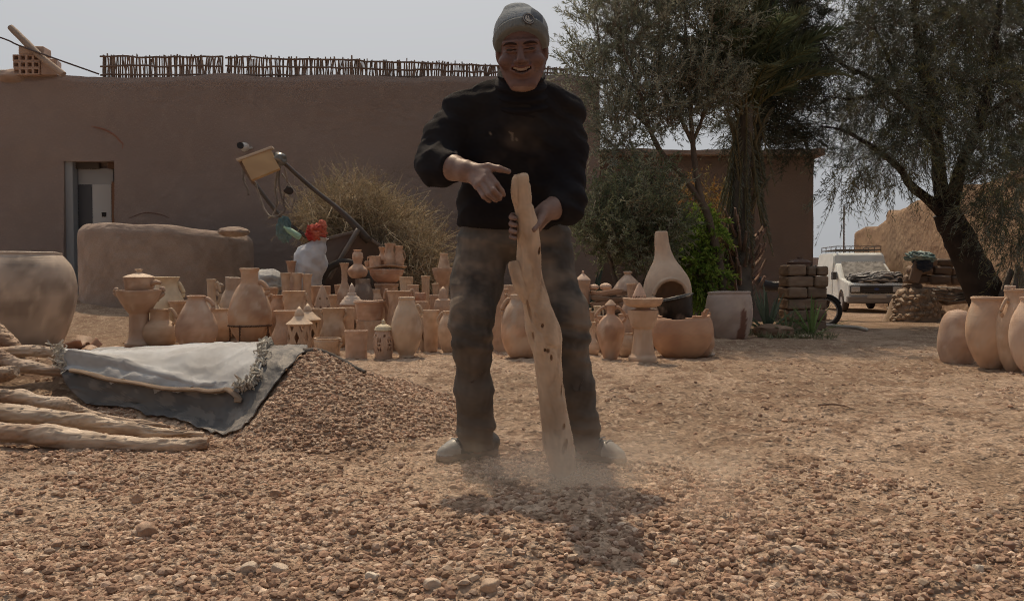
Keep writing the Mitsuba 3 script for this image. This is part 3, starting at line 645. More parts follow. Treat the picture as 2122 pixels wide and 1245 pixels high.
pot('clay_jar', [(.7, 0), (.95, .15), (1, .35), (.96, .5), (.80, .66), (.62, .78), (.56, .88), (.60, .95), (.68, 1)], 345, None, 574, 78, 8.9, 'pale yellowish wide necked jar behind the leftmost braziers', PALE, [(20, .86, .66, .08)])
pot('clay_jar', 'squat', 332, 717, 642, 70, None, 'small squat round jar with two neck handles at front left', CLAY, [(-8, .96, .60, .34), (188, .96, .60, .34)])
pot('clay_brazier', [(.5, 0), (.55, .1), (.4, .3), (.45, .5), (.6, .7), (.85, .9), (1, .97), (1, 1)], 371, None, 623, 44, 8.75, 'small flared brazier half hidden behind the squat two handled jar', (.45, .33, .25))
pot('clay_jar', 'bellied', 408, 720, 614, 84, None, 'pear shaped bellied jar with one small handle, right of the squat jar', (.50, .35, .26), [(8, .92, .72, .20)])
pot('clay_bottle', [(.5, 0), (.85, .1), (1, .26), (.82, .44), (.45, .58), (.30, .66), (.27, .8), (.27, .95), (.31, 1)], 438, None, 579, 62, 8.6, 'narrow necked bottle jug behind the pear shaped jar', (.50, .40, .30), [(0, .90, .60, .25)])
pot('clay_jar', [(.5, 0), (.85, .12), (1, .35), (.9, .58), (.62, .74), (.5, .8), (.5, .9), (.54, 1)], 478, None, 576, 66, 8.8, 'greyish jar with reddish neck leaning behind the tall amphora', (.42, .34, .28), [(180, .86, .70, .35)], tilt=.06)
pot('clay_amphora', 'amphora', 517, 724, 557, 88, 8.15, 'tall long necked amphora standing in a thin iron stand', (.50, .34, .235), [(0, .80, .66, .20)], n=48, z=float(height_at(np.array([-2.6]), np.array([8.15]))[0]) + .012)
p, R, H, y = PER['clay_amphora']
st = thing('iron_stand', 'thin rusty iron ring stand on three legs round the amphora', 'stand'); rr, zz = R * .985, p[2] + H * .245
ring = tube([[p[0] + rr * math.cos(a), p[1] + rr * math.sin(a), zz] for a in np.linspace(0, 2 * np.pi, 40)], .0075, 6, cap=False); part(st, 'ring', ring, 'm_plain', True, flat(ring, (.09, .055, .04)))
for a in (-100, -18, 75, 175):
    a = math.radians(a); e = np.array([math.cos(a), math.sin(a), 0]); m = tube([p + e * rr + [0, 0, zz - p[2] + .01], p + e * rr + [0, 0, .05], p + e * rr * 1.02 + [0, 0, -.012]], .0075, 6); part(st, 'leg', m, 'm_plain', True, flat(m, (.09, .055, .04)))
pot('clay_jug', 'jug', 575, None, 612, 42, 8.5, 'jug with a tall side handle right behind the amphora', RED, [(180, .96, .62, .35)])
pot('clay_bowl', 'bucket', 560, None, 596, 32, 9.0, 'reddish cup rim showing behind the right side of the amphora', RED)
for i, (u, vt, lab) in enumerate(((592, 567, 'leftmost of three slender flared bottles behind the lanterns'), (616.5, 567, 'middle one of three slender flared bottles behind the lanterns'), (636.5, 569, 'rightmost of three slender flared bottles behind the lanterns'))):
    pot('clay_bottle', 'bottle', u, None, vt, 44, 8.9 + .02 * i, lab, TAN if i else CLAY, group='slender bottles behind the lanterns')
pot('clay_vase', 'slim', 604, None, 541, 36, 9.6, 'dark brown flared vase behind the three slender bottles', (.38, .24, .17))
pot('clay_jar', 'waisted', 609, None, 604, 56, 8.45, 'tan wide mouthed jar standing below the slender bottles', TAN, [(0, .9, .6, .2)])
pot('clay_jar', 'waisted', 598, 724, 645, 70, 7.95, 'brown flared jar at the left of the square roofed lantern', (.47, .32, .23))
LB = [(.90, 0), (.92, .04), (.88, .1), (.86, .5), (.88, .60)]
lantern(637, None, 628, 56, 8.2, 'roofed lantern with steep cone tip, behind the front roofed lantern', [(.86, 0), (.84, .1), (.84, .56), (.86, .60)], [(1.0, .60), (1.0, .62), (.55, .74), (.36, .80), (.30, .80), (.33, .84), (.2, .92), (0, 1)], [(.3, 7, 0, .18, .12, 'diamond'), (.48, 7, .5, .14, .07, 'down')], TAN, roofcol=(.56, .43, .32))
lantern(621, 726, 634, 55, 7.75, 'front lantern with a square edged roof and diamond openings', LB, [(1.0, .60), (1.0, .615), (.62, .70), (.40, .78), (.34, .78), (.37, .83), (.22, .92), (0, 1)], [(.32, 7, .25, .19, .14, 'diamond'), (.5, 7, .75, .2, .07, 'down'), (.10, 7, .75, .16, .07, 'up')], (.50, .36, .26), roofcol=(.58, .45, .34))
lantern(668, None, 590, 48, 8.6, 'tall cone shaped lantern dotted with small round holes', [(.95, 0), (1, .08), (.98, .35), (.9, .5)], [(.92, .5), (.86, .52), (.55, .74), (.28, .9), (.1, .98), (0, 1)], [(.2, 9, 0, .12, .1, 'round'), (.4, 9, .5, .12, .1, 'round')], RED, rholes=((.60, 7, .25), (.75, 5, .6)))
pot('clay_bowl', 'bowl', 664, None, 593, 42, 9.1, 'shallow bowl rim behind the cone shaped lantern', RED)
pot('clay_jar', 'waisted', 691, 716, 639, 56, 7.9, 'two handled jar with a swelling body left of the plain cylinder pot', CLAY, [(10, .93, .70, .16), (170, .93, .70, .16)])
pot('clay_bowl', 'dish', 716, None, 638, 36, 8.1, 'flat rimmed bowl just right of the two handled jar', TAN)
pot('clay_pot', [(.82, 0), (.86, .04), (.9, .3), (.97, .6), (1, .85), (.97, .93), (1, 1)], 679, 737, 701, 56, 7.35, 'low squat pot with a loop handle in the front row', CLAY, [(-20, .9, .3, .18)])
pot('clay_pot', 'cylinder', 738, 742, 685, 49, None, 'plain cylinder pot in the front row with an open top', (.46, .325, .245))
lantern(729, None, 586, 50, 8.5, 'lantern with a stepped pale roof and pointed pink finial', [(.84, 0), (.86, .1), (.86, .60), (.88, .63)], [(1.0, .63), (1.0, .65), (.86, .68), (.80, .71), (.66, .73), (.60, .76), (.42, .78), (.36, .83), (.22, .84), (.26, .88), (.16, .95), (0, 1)], [(.52, 8, .1, .13, .06, 'diamond'), (.3, 8, .6, .15, .1, 'diamond')], RED, roofcol=(.56, .45, .37))
pot('clay_pot', [(1, 0), (1, .05), (.92, .3), (.86, .6), (.88, .9), (.9, 1)], 766, None, 664, 62, 7.7, 'upturned pot that carries the large open bowl', (.45, .31, .22))
p, R, H, y = PER['clay_pot_002']
pot('clay_bowl', 'bucket', 766, None, 625, 67, y, 'large open bowl standing on an upturned pot', (.50, .34, .25), z=p[2] + H + .004)
lantern(795, 743, 668, 44, None, 'egg shaped pierced lantern with flower cuts and domed lid', [(.80, 0), (.82, .04), (.78, .10), (.96, .30), (1, .44), (.92, .62), (.74, .78)], [(.80, .78), (.86, .79), (.78, .87), (.55, .92), (.30, .95), (.16, .96), (.2, 1.02), (.12, 1.06), (0, 1.1)], [(.40, 6, .22, .22, .035, 'diamond'), (.52, 6, .10, .10, .10, 'diamond'), (.28, 6, .10, .10, .08, 'diamond'), (.52, 6, .32, .10, .09, 'diamond'), (.28, 6, .34, .10, .08, 'diamond'), (.65, 6, .72, .14, .05, 'round')], (.49, .345, .26), roofcol=(.57, .50, .36))
pot('clay_jar', 'waisted', 826, None, 604, 58, 7.7, 'reddish jar with two handles behind the large smooth jug', RED, [(165, .97, .62, .3), (15, .97, .62, .3)])
pot('clay_jug', [(.46, 0), (.50, .015), (.48, .05), (.74, .16), (.95, .34), (1, .46), (.93, .62), (.75, .77), (.57, .88), (.52, .93), (.50, .955), (.54, .98), (.52, 1)], 843, 740, 616, 65, None, 'large smooth pale jug with one shoulder handle in the front row', (.545, .42, .31), [(0, .84, .68, .18)], n=48)
pot('clay_pot', 'globe', 752, None, 578, 52, 8.95, 'dark smoked round cooking pot under the gourd shaped vase', (.20, .16, .135))
p, R, H, y = PER['clay_pot_003']
k = pot('clay_vase', 'gourd', 741, None, 519, 41, y, 'gourd shaped double bulb vase standing on the smoked pot', (.52, .36, .265), z=p[2] + H + .006)
pot('clay_vase', [(.6, 0), (.9, .2), (1, .42), (.94, .58), (.7, .66), (.42, .74), (.36, .84), (.44, .94), (.6, 1)], 714, None, 546, 33, 8.8, 'vase with a flared top left of the gourd shaped vase', RED)
pot('clay_pot', 'bucket', 801, None, 588, 50, 9.2, 'pinkish pot at the bottom of the stack that holds the cup tray', RED)
p, R, H, y = PER['clay_pot_004']; k = pot('clay_bowl', 'bowl', 801, None, 558, 72, y, 'wide bowl under the tray of cups', (.46, .285, .21), z=p[2] + H + .004)
p, R, H, y = PER[k]; tr = thing('clay_tray', 'thin warped clay tray loaded with small cups and vases', 'tray'); tzz = p[2] + H + .012
m = lathe([(0, 0), (.205, 0), (.22, .012), (.232, .022), (.228, .028), (.2, .016), (0, .014)], 40); m.vertices[:, 2] += .012 * np.sin(m.vertices[:, 0] * 14 + 1) + .03 * m.vertices[:, 0]; m.apply_scale([1, .75, 1]); m.apply_translation([p[0], p[1], tzz]); part(tr, 'plate', m, 'm_clay', 45, tint(m, RED))
for kind, nm, u, vt, w, dy, lab, hh in (('cylinder', 'clay_cup', 777, 531, 26, -.05, 'plain straight cup on the left of the cup tray', [(180, .85, .35, .25)]), ('slim', 'clay_vase', 792, 513, 26, .08, 'small vase at the back of the cup tray', ()), ('waisted', 'clay_vase', 807, 505, 25, -.03, 'tallest small vase in the middle of the cup tray', [(0, .9, .5, .25)]), ('waisted', 'clay_vase', 826, 510, 23, .0, 'small flared vase at the right of the cup tray', [(0, .7, .3, .3)]), ('bowl', 'clay_cup', 762, 542, 14, -.03, 'tiny cup at the left edge of the cup tray', ())):
    pot(nm, kind, u, None, vt, w, y + dy, lab, (.50, .35, .255), hh, z=tzz + .012 + .03 * (at(u, vt, y)[0] - p[0]), group='small cups and vases on the tray')
pot('clay_pot', 'cylinder', 842, None, 574, 28, 8.7, 'tan straight sided pot right of the cup tray stack', (.53, .40, .28))
pot('clay_bottle', [(.8, 0), (1, .12), (.95, .3), (.6, .45), (.40, .52), (.36, .75), (.38, .94), (.46, 1)], 882, None, 573, 44, 8.8, 'slender tan bottle between the jug and the man', TAN)
pot('clay_bowl', 'bowl', 868, None, 625, 40, 8.0, 'small bowl behind the right shoulder of the smooth jug', RED)
pot('clay_bowl', 'bowl', 862, None, 607, 40, 8.3, 'rust red bowl behind the smooth jug', (.44, .22, .14))
lantern(881, None, 650, 30, 7.55, 'small openwork globe lantern tucked behind the smooth jug', [(.6, 0), (.8, .1), (1, .4), (.9, .7), (.6, .9)], [(.64, .9), (.5, .95), (.2, .98), (0, 1)], [(.4, 7, 0, .22, .16, 'diamond'), (.66, 7, .5, .18, .12, 'diamond')], (.44, .31, .22))
pot('clay_pot', 'bucket', 893, 735, 643, 36, 7.45, 'tall tapering pot with a pale rim beside the left trouser leg', (.51, .36, .25))
lantern(918, None, 593, 40, 7.9, 'bell shaped lantern with arched windows beside the man', [(.8, 0), (.78, .1), (.95, .5), (1, .62), (.96, .68)], [(.96, .68), (.80, .78), (.5, .80), (.45, .9), (.3, .95), (0, 1)], [(.55, 5, .1, .2, .1, 'round'), (.3, 5, .6, .2, .14, 'diamond')], RED)
pot('clay_brazier', [(.7, 0), (.6, .08), (.48, .2), (.46, .7), (.55, .76), (.8, .86), (.98, .95), (1, 1)], 919, None, 556, 46, 9.0, 'footed brazier close to the left hip of the man', RED)
p, R, H, y = PER['clay_brazier_002']; pot('clay_jar', 'cone', 920, None, 526, 28, y, 'small tapering jar on top of the brazier beside the man', TAN, z=p[2] + H - .02)
pot('clay_amphora', 'jug', 929, 737, 645, 44, 7.3, 'amphora half hidden behind the left trouser leg', TAN, [(170, .93, .70, .25)])

# between the legs and right of the man
pot('clay_pot', [(1, 0), (.95, .2), (.8, .55), (.6, .85), (.5, .94), (.56, 1)], 1032, None, 586, 44, 7.5, 'tall tapering pot seen between the legs of the man', (.46, .32, .23), [(0, .8, .6, .3)])
pot('clay_jar', 'globe', 1084, 741, 612, 92, None, 'large round jar between the legs, darker on its upper half', (.52, .35, .24), [(175, .9, .70, .12)], wet=.52, n=48)
pot('clay_jar', 'slim', 1213, None, 640, 44, 7.5, 'slender jar just right of the right trouser leg', CLAY)
k = pot('clay_pot', 'bucket', 1208, None, 582, 30, 8.3, 'red lidded pot right of the man, behind the slender jar', RED)
p, R, H, y = PER[k]; knob(k, p + [0, 0, H + .002], [(0, 0), (R * 1.08, 0), (R * 1.05, .012), (R * .5, .05), (R * .15, .07), (R * .15, .1), (0, .105)], (.55, .40, .31))
k = pot('clay_amphora', [(.40, 0), (.46, .015), (.60, .12), (.88, .36), (1, .54), (.92, .66), (.62, .77), (.34, .83), (.29, .88), (.30, .97), (.34, 1)], 1265, 746, 634, 58, None, 'capped two handled amphora in front, right of the man', (.50, .335, .24), [(180, .94, .70, .42), (0, .94, .70, .42)])
p, R, H, y = PER[k]; knob(k, p + [0, 0, H + .004], [(0, 0), (R * .42, 0), (R * .40, .01), (R * .12, .045), (0, .05)], RED)
pot('clay_jug', 'jug', 1291, 738, 652, 40, 7.3, 'jug standing directly behind the capped amphora on its right', (.46, .31, .22), [(0, .92, .7, .25)])
pot('clay_vase', 'bottle', 1238, None, 634, 34, 7.6, 'small pale bottle left behind the capped amphora', PALE, [(0, .9, .5, .3)])
pot('clay_pot', 'bucket', 1222, None, 646, 30, 7.9, 'plain pot behind the slender jar near the right knee', RED)
st = [(1262, 640, 66, 8.3), (1258, 628, 72, 8.32), (1262, 617, 78, 8.3), (1256, 607, 70, 8.34)]
zb0 = at(1260, 650, 8.3)[2]
stk = thing('plank_shelf', 'low weathered board shelf holding dishes right of the man', 'shelf')
xs = at(1258, 650, 8.3)[0]
for i in range(3): m = rough(box([xs - .24, 8.12 + .13 * i, zb0 - .03], [xs + .27, 8.24 + .13 * i, zb0 - .005], .004).subdivide(), .004, 8); part(stk, 'plank', m, 'm_wood', 30, tint(m, (.20, .155, .12)))
for sx in (-.2, .22):
    g0 = float(height_at(np.array([xs + sx]), np.array([8.3]))[0]); m = box([xs + sx - .05, 8.15, g0 - .02], [xs + sx + .05, 8.45, zb0 - .032], .006); part(stk, 'leg', m, 'm_clay', 30, tint(m, (.34, .25, .2)))
zz = zb0
for i, (u, v, w, y) in enumerate(st):
    k = thing('clay_dish', ('lowest', 'second lowest', 'second highest', 'topmost')[i] + ' wide dish of the dark stack right of the man', 'dish', 'stacked dishes right of the man')
    R = w / 2 / FPX * y; h = .05 + .006 * (i % 2); x = at(u, v, y)[0]; m = lathe(shell('dish', R, h, .009, 36, 20, .8), 36); m.vertices[:, 2] += .01 * np.sin(m.vertices[:, 0] * 17 + i * 2) + .04 * (i - 1.5) * m.vertices[:, 0] * .5; m.apply_translation([x, y, zz]); zz += h + .008
    put(k, m, 'm_clay', 45, tint(m, ((.30, .22, .17), (.42, .30, .22), (.26, .19, .15), (.46, .31, .22))[i]))
for u, vt, w, lab in ((1231, 589, 20, 'small knobbed round jar at the left of the dish stack'), (1255, 587, 25, 'small round pale jar on top of the dish stack')):
    pot('clay_jar', [(.5, 0), (.85, .15), (1, .45), (.85, .78), (.5, .94), (.3, 1)], u, None, vt, w, 8.32, lab, (.55, .42, .33), z=zz - .002, group='small round jars on the dish stack')
k = pot('clay_tagine', [(1, 0), (1, .06), (.92, .2), (.66, .5), (.36, .74), (.22, .84), (.24, .9), (.30, .96), (.30, 1)], 1301, None, 563, 62, 8.7, 'large cone lidded tagine behind the dish stack', (.55, .41, .32), z=at(1301, 603, 8.7)[2], cat_='tagine')
p, R, H, y = PER[k]; g0 = float(height_at(p[:1], p[1:2])[0]); pot('clay_pot', 'bucket', 1301, None, 604, 50, 8.7, 'plain pot that carries the cone lidded tagine', (.36, .26, .2), n=32)
k = pot('clay_fountain', [(.70, 0), (.72, .06), (.66, .10), (.58, .13), (.50, .30), (.43, .50), (.46, .53), (.56, .56), (.66, .66), (.74, .80), (.72, .82), (.40, .83), (.36, .86), (.62, .87), (.86, .90), (.97, .97), (1, 1)], 1332, 749, 619, 84, None, 'two tier clay fountain on a flared pedestal right of the man', (.49, .36, .265), n=48)
p, R, H, y = PER[k]
lantern(1325, None, 586, 38, y, 'small pyramid lantern with two eye holes in the upper fountain basin', [(.9, 0), (.92, .05), (.66, .45), (.6, .5)], [(.6, .5), (.58, .54), (.38, .75), (.14, .96), (0, 1)], [(.3, 7, .05, .13, .1, 'round'), (.3, 7, .55, .13, .1, 'round')], (.52, .37, .29), z=p[2] + H - .035)
pot('clay_cup', 'bucket', 1309, None, 588, 22, 8.0, 'little reddish cup between the tagine and the pyramid lantern', RED, z=at(1309, 618, 8.0)[2])
p, R, H, y = PER['clay_cup_002']; pot('clay_pot', 'globe', 1306, None, 619, 44, 8.0, 'round pot that carries the little reddish cup', (.36, .25, .19), n=32)

# the small fry that fills the back rows
for nm, kind, u, vt, w, y_, lab, cl in (('clay_bottle', 'bottle', 655, 606, 34, 9.15, 'small brown bottle between the slender bottles and the cone lantern', (.42, .29, .2)), ('clay_pot', 'bucket', 690, 612, 34, 9.0, 'plain pot behind the shoulder of the two handled jar', TAN), ('clay_jar', 'waisted', 705, 590, 30, 9.3, 'flared jar under the vase with the flared top', RED), ('clay_pot', 'globe', 775, 600, 44, 9.0, 'round pot just left of the pinkish stacked pot', TAN),
        ('clay_jar', 'jar', 856, 590, 34, 8.5, 'tan jar right of the straight sided pot', TAN), ('clay_vase', 'slim', 902, 588, 26, 8.7, 'slim flared vase beside the slender tan bottle', CLAY), ('clay_pot', 'bucket', 906, 612, 34, 8.2, 'plain pot under the slim flared vase', RED), ('clay_pot', 'cylinder', 650, 640, 34, 8.3, 'low cylinder pot beneath the cone shaped lantern', CLAY), ('clay_jug', 'jug', 768, 640, 34, 8.3, 'jug half hidden behind the large open bowl', TAN),
        ('clay_vase', 'slim', 1046, 600, 26, 8.0, 'flared vase seen between the legs at the back', RED), ('clay_bowl', 'bowl', 1066, 592, 44, 8.2, 'bowl seen between the legs behind the round jar', TAN), ('clay_jar', 'waisted', 1246, 655, 34, 7.5, 'small waisted jar left behind the capped amphora', RED), ('clay_bottle', 'bottle', 1228, 668, 30, 7.3, 'little bottle beside the right trouser leg', TAN), ('clay_pot', 'bucket', 1310, 655, 40, 7.6, 'plain pot between the jug and the fountain', (.40, .28, .2)),
        ('clay_jar', 'globe', 1300, 690, 38, 7.2, 'small round jar at the left foot of the fountain', CLAY), ('clay_bowl', 'bowl', 1196, 640, 36, 8.0, 'bowl edge showing behind the right knee', TAN), ('clay_pot', 'globe', 1345, 640, 60, 7.9, 'round pot behind the fountain on its right', (.38, .27, .2)), ('clay_jar', 'jar', 1340, 598, 34, 8.9, 'jar half hidden left of the chimney stove', RED), ('clay_amphora', 'amphora', 548, 615, 50, 8.9, 'amphora hidden behind the tall one in the iron stand', CLAY), ('clay_jar', 'jar', 455, 640, 54, 8.5, 'pale jar squeezed between the bellied jar and the tall amphora', TAN)):
    pot(nm, kind, u, None, vt, w, y_, lab, cl, n=28)

# ---------------------------------------------------------------- chiminea, broken pot, planters, big jars
y, p = base_of(1382, 712, 8.45)
ch = thing('chiminea', 'pale clay chimney stove with a round fire mouth and tall neck', 'stove')
zt = at(1369, 481, y)[2]; Hc = zt - p[2]; Rc = 50.5 / FPX * y; zc = lambda v: (at(1382, v, y)[2] - p[2])
prof = [(0, 0), (Rc * .5, 0), (Rc * .82, zc(690)), (Rc * .99, zc(650)), (Rc * 1.0, zc(612)), (Rc * .90, zc(580)), (Rc * .66, zc(556)), (Rc * .46, zc(540)), (Rc * .345, zc(522)), (Rc * .30, zc(505)), (Rc * .265, zc(486)), (Rc * .25, Hc)]
pr = spline(prof[1:], 70); w = .022
t = np.gradient(pr, axis=0); t /= np.linalg.norm(t, axis=1, keepdims=True); inn = (pr - np.stack([t[:, 1], -t[:, 0]], 1) * w)[6:][::-1]; inn[0] = [pr[-1, 0] - w, Hc]
m = lathe(np.vstack([[0, 0], pr, [pr[-1, 0] - w * .5, Hc + .008], inn, [0, inn[-1, 1]]]), 72)
v = m.vertices; v[:, 0] -= sstep(zc(590), Hc, v[:, 2]) * (13 / FPX * y); m = tm(v, m.faces)
cy = trimesh.creation.cylinder(Rc * .66, Rc * 2, sections=40); cy.apply_transform(trimesh.transformations.rotation_matrix(np.pi / 2, [1, 0, 0])); cy.vertices[:, 2] *= 1.05; cy.apply_translation([0, -Rc * 1.05, zc(614)])
m = unman(man(m) - man(tm(cy.vertices, cy.faces))); m = rough(m, .004, 5, 3); m.apply_translation(p)
part(ch, 'body', m, 'm_clay', 35, tint(m, (.56, .435, .33), (.47, .35, .26), 5, 1, 8, .05))
q = []
for a in np.linspace(0, 2 * np.pi, 49):
    x, z = math.cos(a) * Rc * .68, math.sin(a) * Rc * .71; zz = zc(614) + z; R_ = np.interp(zz, pr[:, 1], pr[:, 0]); q.append([x, -math.sqrt(max(R_ ** 2 - x ** 2, .0)) - .004, zz])
rm = tube(q, .022, 8, cap=False, squash=1.0); rm.apply_translation(p); part(ch, 'mouth_rim', rm, 'm_clay', True, tint(rm, (.58, .45, .34)))

k = pot('black_tub', 'bucket', 1405, None, 616, 84, 7.3, 'black rubber tub lying tilted inside the broken round pot', (.012, .013, .016), z=at(1405, 662, 7.3)[2], tilt=-.22, cat_='tub', group=None, wall=.012)
scene[k + '__body']['bsdf'] = {'type': 'ref', 'id': 'm_satin'}

y, p = base_of(1412, 742, None); R = 64 / FPX * y; zr = at(1412, 650, y)[2] - p[2]
bp = thing('broken_pot', 'big round clay pot with a broken jagged rim holding the black tub', 'pot')
prof = [(.42, 0), (.62, .07), (.86, .28), (.99, .55), (1.0, .72), (.95, .92), (.90, 1.0), (.93, 1.12), (.98, 1.2)]
m = lathe(shell([(a, b / 1.2) for a, b in prof], R, zr * 1.12, .02, 72, 60, .93), 72)
cutter = []
for i in range(18):
    a0, a1 = i / 18 * 2 * np.pi, (i + 1.02) / 18 * 2 * np.pi; r = np.random.default_rng(i + 40)
    hh = zr * (1.0 + .05 * r.normal()) * (1.03 if math.cos((a0 + a1) / 2 + .6) > .7 else .94); c = trimesh.creation.box([R * .9, R * .44, zr]); c.apply_transform(trimesh.transformations.euler_matrix(r.normal() * .12, r.normal() * .15, 0)); c.apply_translation([R * .9, 0, hh + zr / 2]); c.apply_transform(trimesh.transformations.rotation_matrix((a0 + a1) / 2, [0, 0, 1])); cutter.append(c)
mm = man(m)
for c in cutter: mm = mm - man(c)
m = rough(unman(mm), .006, 4, 3); m.apply_translation(p); part(bp, 'body', m, 'm_clay', 40, tint(m, (.50, .325, .215), (.36, .21, .14), 4, 1, 5, .06))
pot('clay_jar', 'globe', 1452, 738, 668, 56, 7.25, 'round jar hidden behind the right side of the broken pot', (.45, .30, .21), group=None)
for i, (u, v, w, lab) in enumerate(((1414, 741, 34, 'flat stone shimming the broken pot from the front'), (1470, 737, 24, 'pale flat stone beside the foot of the broken pot'))):
    k = thing('flat_stone', lab, 'stone'); y_, p_ = base_of(u, v, None); m = rough(trimesh.creation.icosphere(2, 1), .2, 1.5, i); m.apply_scale([w / 2 / FPX * y_, .05, .018]); m.apply_translation(p_ + [0, 0, .012]); put(k, m, 'm_clay', 30, tint(m, (.50, .42, .36)))

k = pot('palm_planter', 'planter', 1510, 700, 606, 96, None, 'pale wide planter pot with a dark wet stain, under the palm', (.50, .41, .36), cat_='planter', group=None, n=64)
p, R, H, y = PER[k]
# the damp stain is pigment on the planter's own vertices
v, f, n_, uv_, c = meshkit.WRITTEN[scene[k + '__body']['filename']]
ang = np.arctan2(v[:, 0] - p[0], -(v[:, 1] - p[1])); zz = (v[:, 2] - p[2]) / H
wst = .10 + .30 * np.clip(.62 - zz, 0, 1) + .10 * (nz(v, 16, 3) - .5); ins = (np.abs(ang - .42) < wst) & (zz < .64 + .05 * (nz(v, 30, 5) - .5)) & (np.hypot(v[:, 0] - p[0], v[:, 1] - p[1]) > R * .6)
c2 = np.where(ins[:, None], np.array([.20, .10, .07]), c)
scene[k + '__body'] = mikit.ply(tm(v, f), 'm_clay', smooth=True, color=c2)
m = lathe([(0, 0), (R * .84, 0), (R * .84, .02), (0, .05)], 32); m.apply_translation(p + [0, 0, H * .86]); part(k, 'soil', rough(m, .01, 20), 'm_plain', 40, flat(m, (.16, .11, .08)))

pot('clay_jar', [(.80, 0), (.84, .05), (.97, .22), (1, .36), (.97, .5), (.86, .72), (.72, .86), (.5, .955), (.3, .985), (.12, 1), (.04, 1)], 1983, 750, 641, 76, None, 'plain domed jar standing leftmost in the group at the right edge', (.43, .31, .24), n=56, group='big jars at the right edge')
pot('clay_jar', [(.42, 0), (.48, .03), (.72, .16), (.94, .36), (1, .55), (.95, .74), (.84, .87), (.79, .93), (.80, .97), (.83, .985), (.82, 1)], 2055, 762, 617, 99, None, 'wide mouthed tall jar, second from left in the group at the right edge', (.52, .36, .25), n=56, group='big jars at the right edge', alt=(.44, .29, .20))
k = pot('clay_jug', [(.42, 0), (.47, .02), (.70, .14), (.92, .34), (1, .50), (.94, .66), (.72, .78), (.60, .83), (.57, .88), (.56, .96), (.60, .985), (.59, 1)], 2104, 768, 601, 80, None, 'handled jug with a straight neck in the group at the right edge', (.52, .37, .26), [(196, .86, .68, .16)], n=56, group='big jars at the right edge')
p, R, H, y = PER[k]; m = rough(box([-.035, -.02, 0], [.035, .02, .03], .006).subdivide(), .004, 30); m.apply_translation(p + [-.05, 0, H + .004]); sh = thing('clay_shard', 'small broken shard lying on the mouth of the right hand jug', 'shard'); put(sh, m, 'm_clay', 30, tint(m, (.5, .4, .33)))
pot('clay_jar', [(.42, 0), (.48, .03), (.72, .14), (.94, .34), (1, .52), (.92, .72), (.7, .88), (.6, .95), (.64, 1)], 2146, 775, 618, 100, None, 'round bellied jar cut off by the right edge of the photo', (.56, .42, .33), n=56, group='big jars at the right edge')

# big storage jar at the left edge
k = pot('storage_jar', [(.62, 0), (.68, .03), (.80, .18), (.95, .42), (1, .60), (.98, .74), (.90, .87), (.78, .955), (.72, .985), (.72, 1)], 52, 726, 527, 198, None, 'huge grey stained clay storage jar at the left edge of the yard', (.42, .345, .285), cat_='jar', group=None, n=96, alt=(.25, .20, .165), wob=.02)
for i, (u, v, s, lab) in enumerate(((177, 690, .13, 'largest curved shard of broken pottery beside the storage jar'), (196, 700, .10, 'reddish shard leaning right of the largest shard'), (168, 712, .11, 'flat clay shard at the foot of the storage jar'), (185, 716, .085, 'small clay shard in front of the broken pile'), (150, 708, .12, 'shard half tucked behind the storage jar'), (203, 716, .06, 'smallest chip at the right of the broken pile'))):
    sh = thing('clay_shard', lab, 'shard', 'shards beside the storage jar'); r = np.random.default_rng(i + 3); y_, p_ = base_of(u, v + 14, 7.7 - .06 * i)
    a = np.linspace(-.7, .7, 9); b = np.linspace(-.5, .5, 7); A, B = np.meshgrid(a, b, indexing='ij'); W = .8 + .35 * nz(np.stack([A * 2, B * 2, 0 * A + i], -1), 1.5, i)
    o = np.stack([np.sin(A) * W, B * W * 1.3, np.cos(A) * .8 - .6], -1).reshape(-1, 3); m = trimesh.util.concatenate([tm(o, grid_faces(9, 7))]); th = tm(np.vstack([o, o * [.93, .98, 1] - [0, 0, .09]]), np.vstack([grid_faces(9, 7), grid_faces(9, 7)[:, ::-1] + 63]))
    e = [j for j in range(7)] + [7 * k_ + 6 for k_ in range(1, 9)] + [56 + j for j in range(5, -1, -1)] + [7 * k_ for k_ in range(7, 0, -1)]
    th = tm(th.vertices, np.vstack([th.faces] + [[[e[j], e[(j + 1) % len(e)], e[j] + 63], [e[(j + 1) % len(e)], e[(j + 1) % len(e)] + 63, e[j] + 63]] for j in range(len(e))]))
    m = place(th, p_ + [0, 0, s * (.5 if i < 2 else .3)], r.uniform(0, 6), r.uniform(-.9, .9) + (1.0 if i < 2 else 0), r.uniform(-.5, .5), s); put(sh, m, 'm_clay', 30, tint(m, ((.40, .27, .19), (.45, .27, .19), (.36, .25, .19))[i % 3]))
for i, (u, v, w, lab) in enumerate(((240, 733, 36, 'reddish stone lying left of the pots near the tarpaulin'), (60, 700, 30, 'rounded stone at the foot of the storage jar'))):
    k = thing('stone', lab, 'stone'); y_, p_ = base_of(u, v, 7.4 if i == 0 else 7.35); m = rough(trimesh.creation.icosphere(3, 1), .25, 1.6, i + 2); m.apply_scale(np.array([w / 2, w / 2.4, w / 3.2]) / FPX * y_); m.apply_translation(p_ + [0, 0, .03]); put(k, m, 'm_clay', 30, tint(m, (.45, .30, .22)))

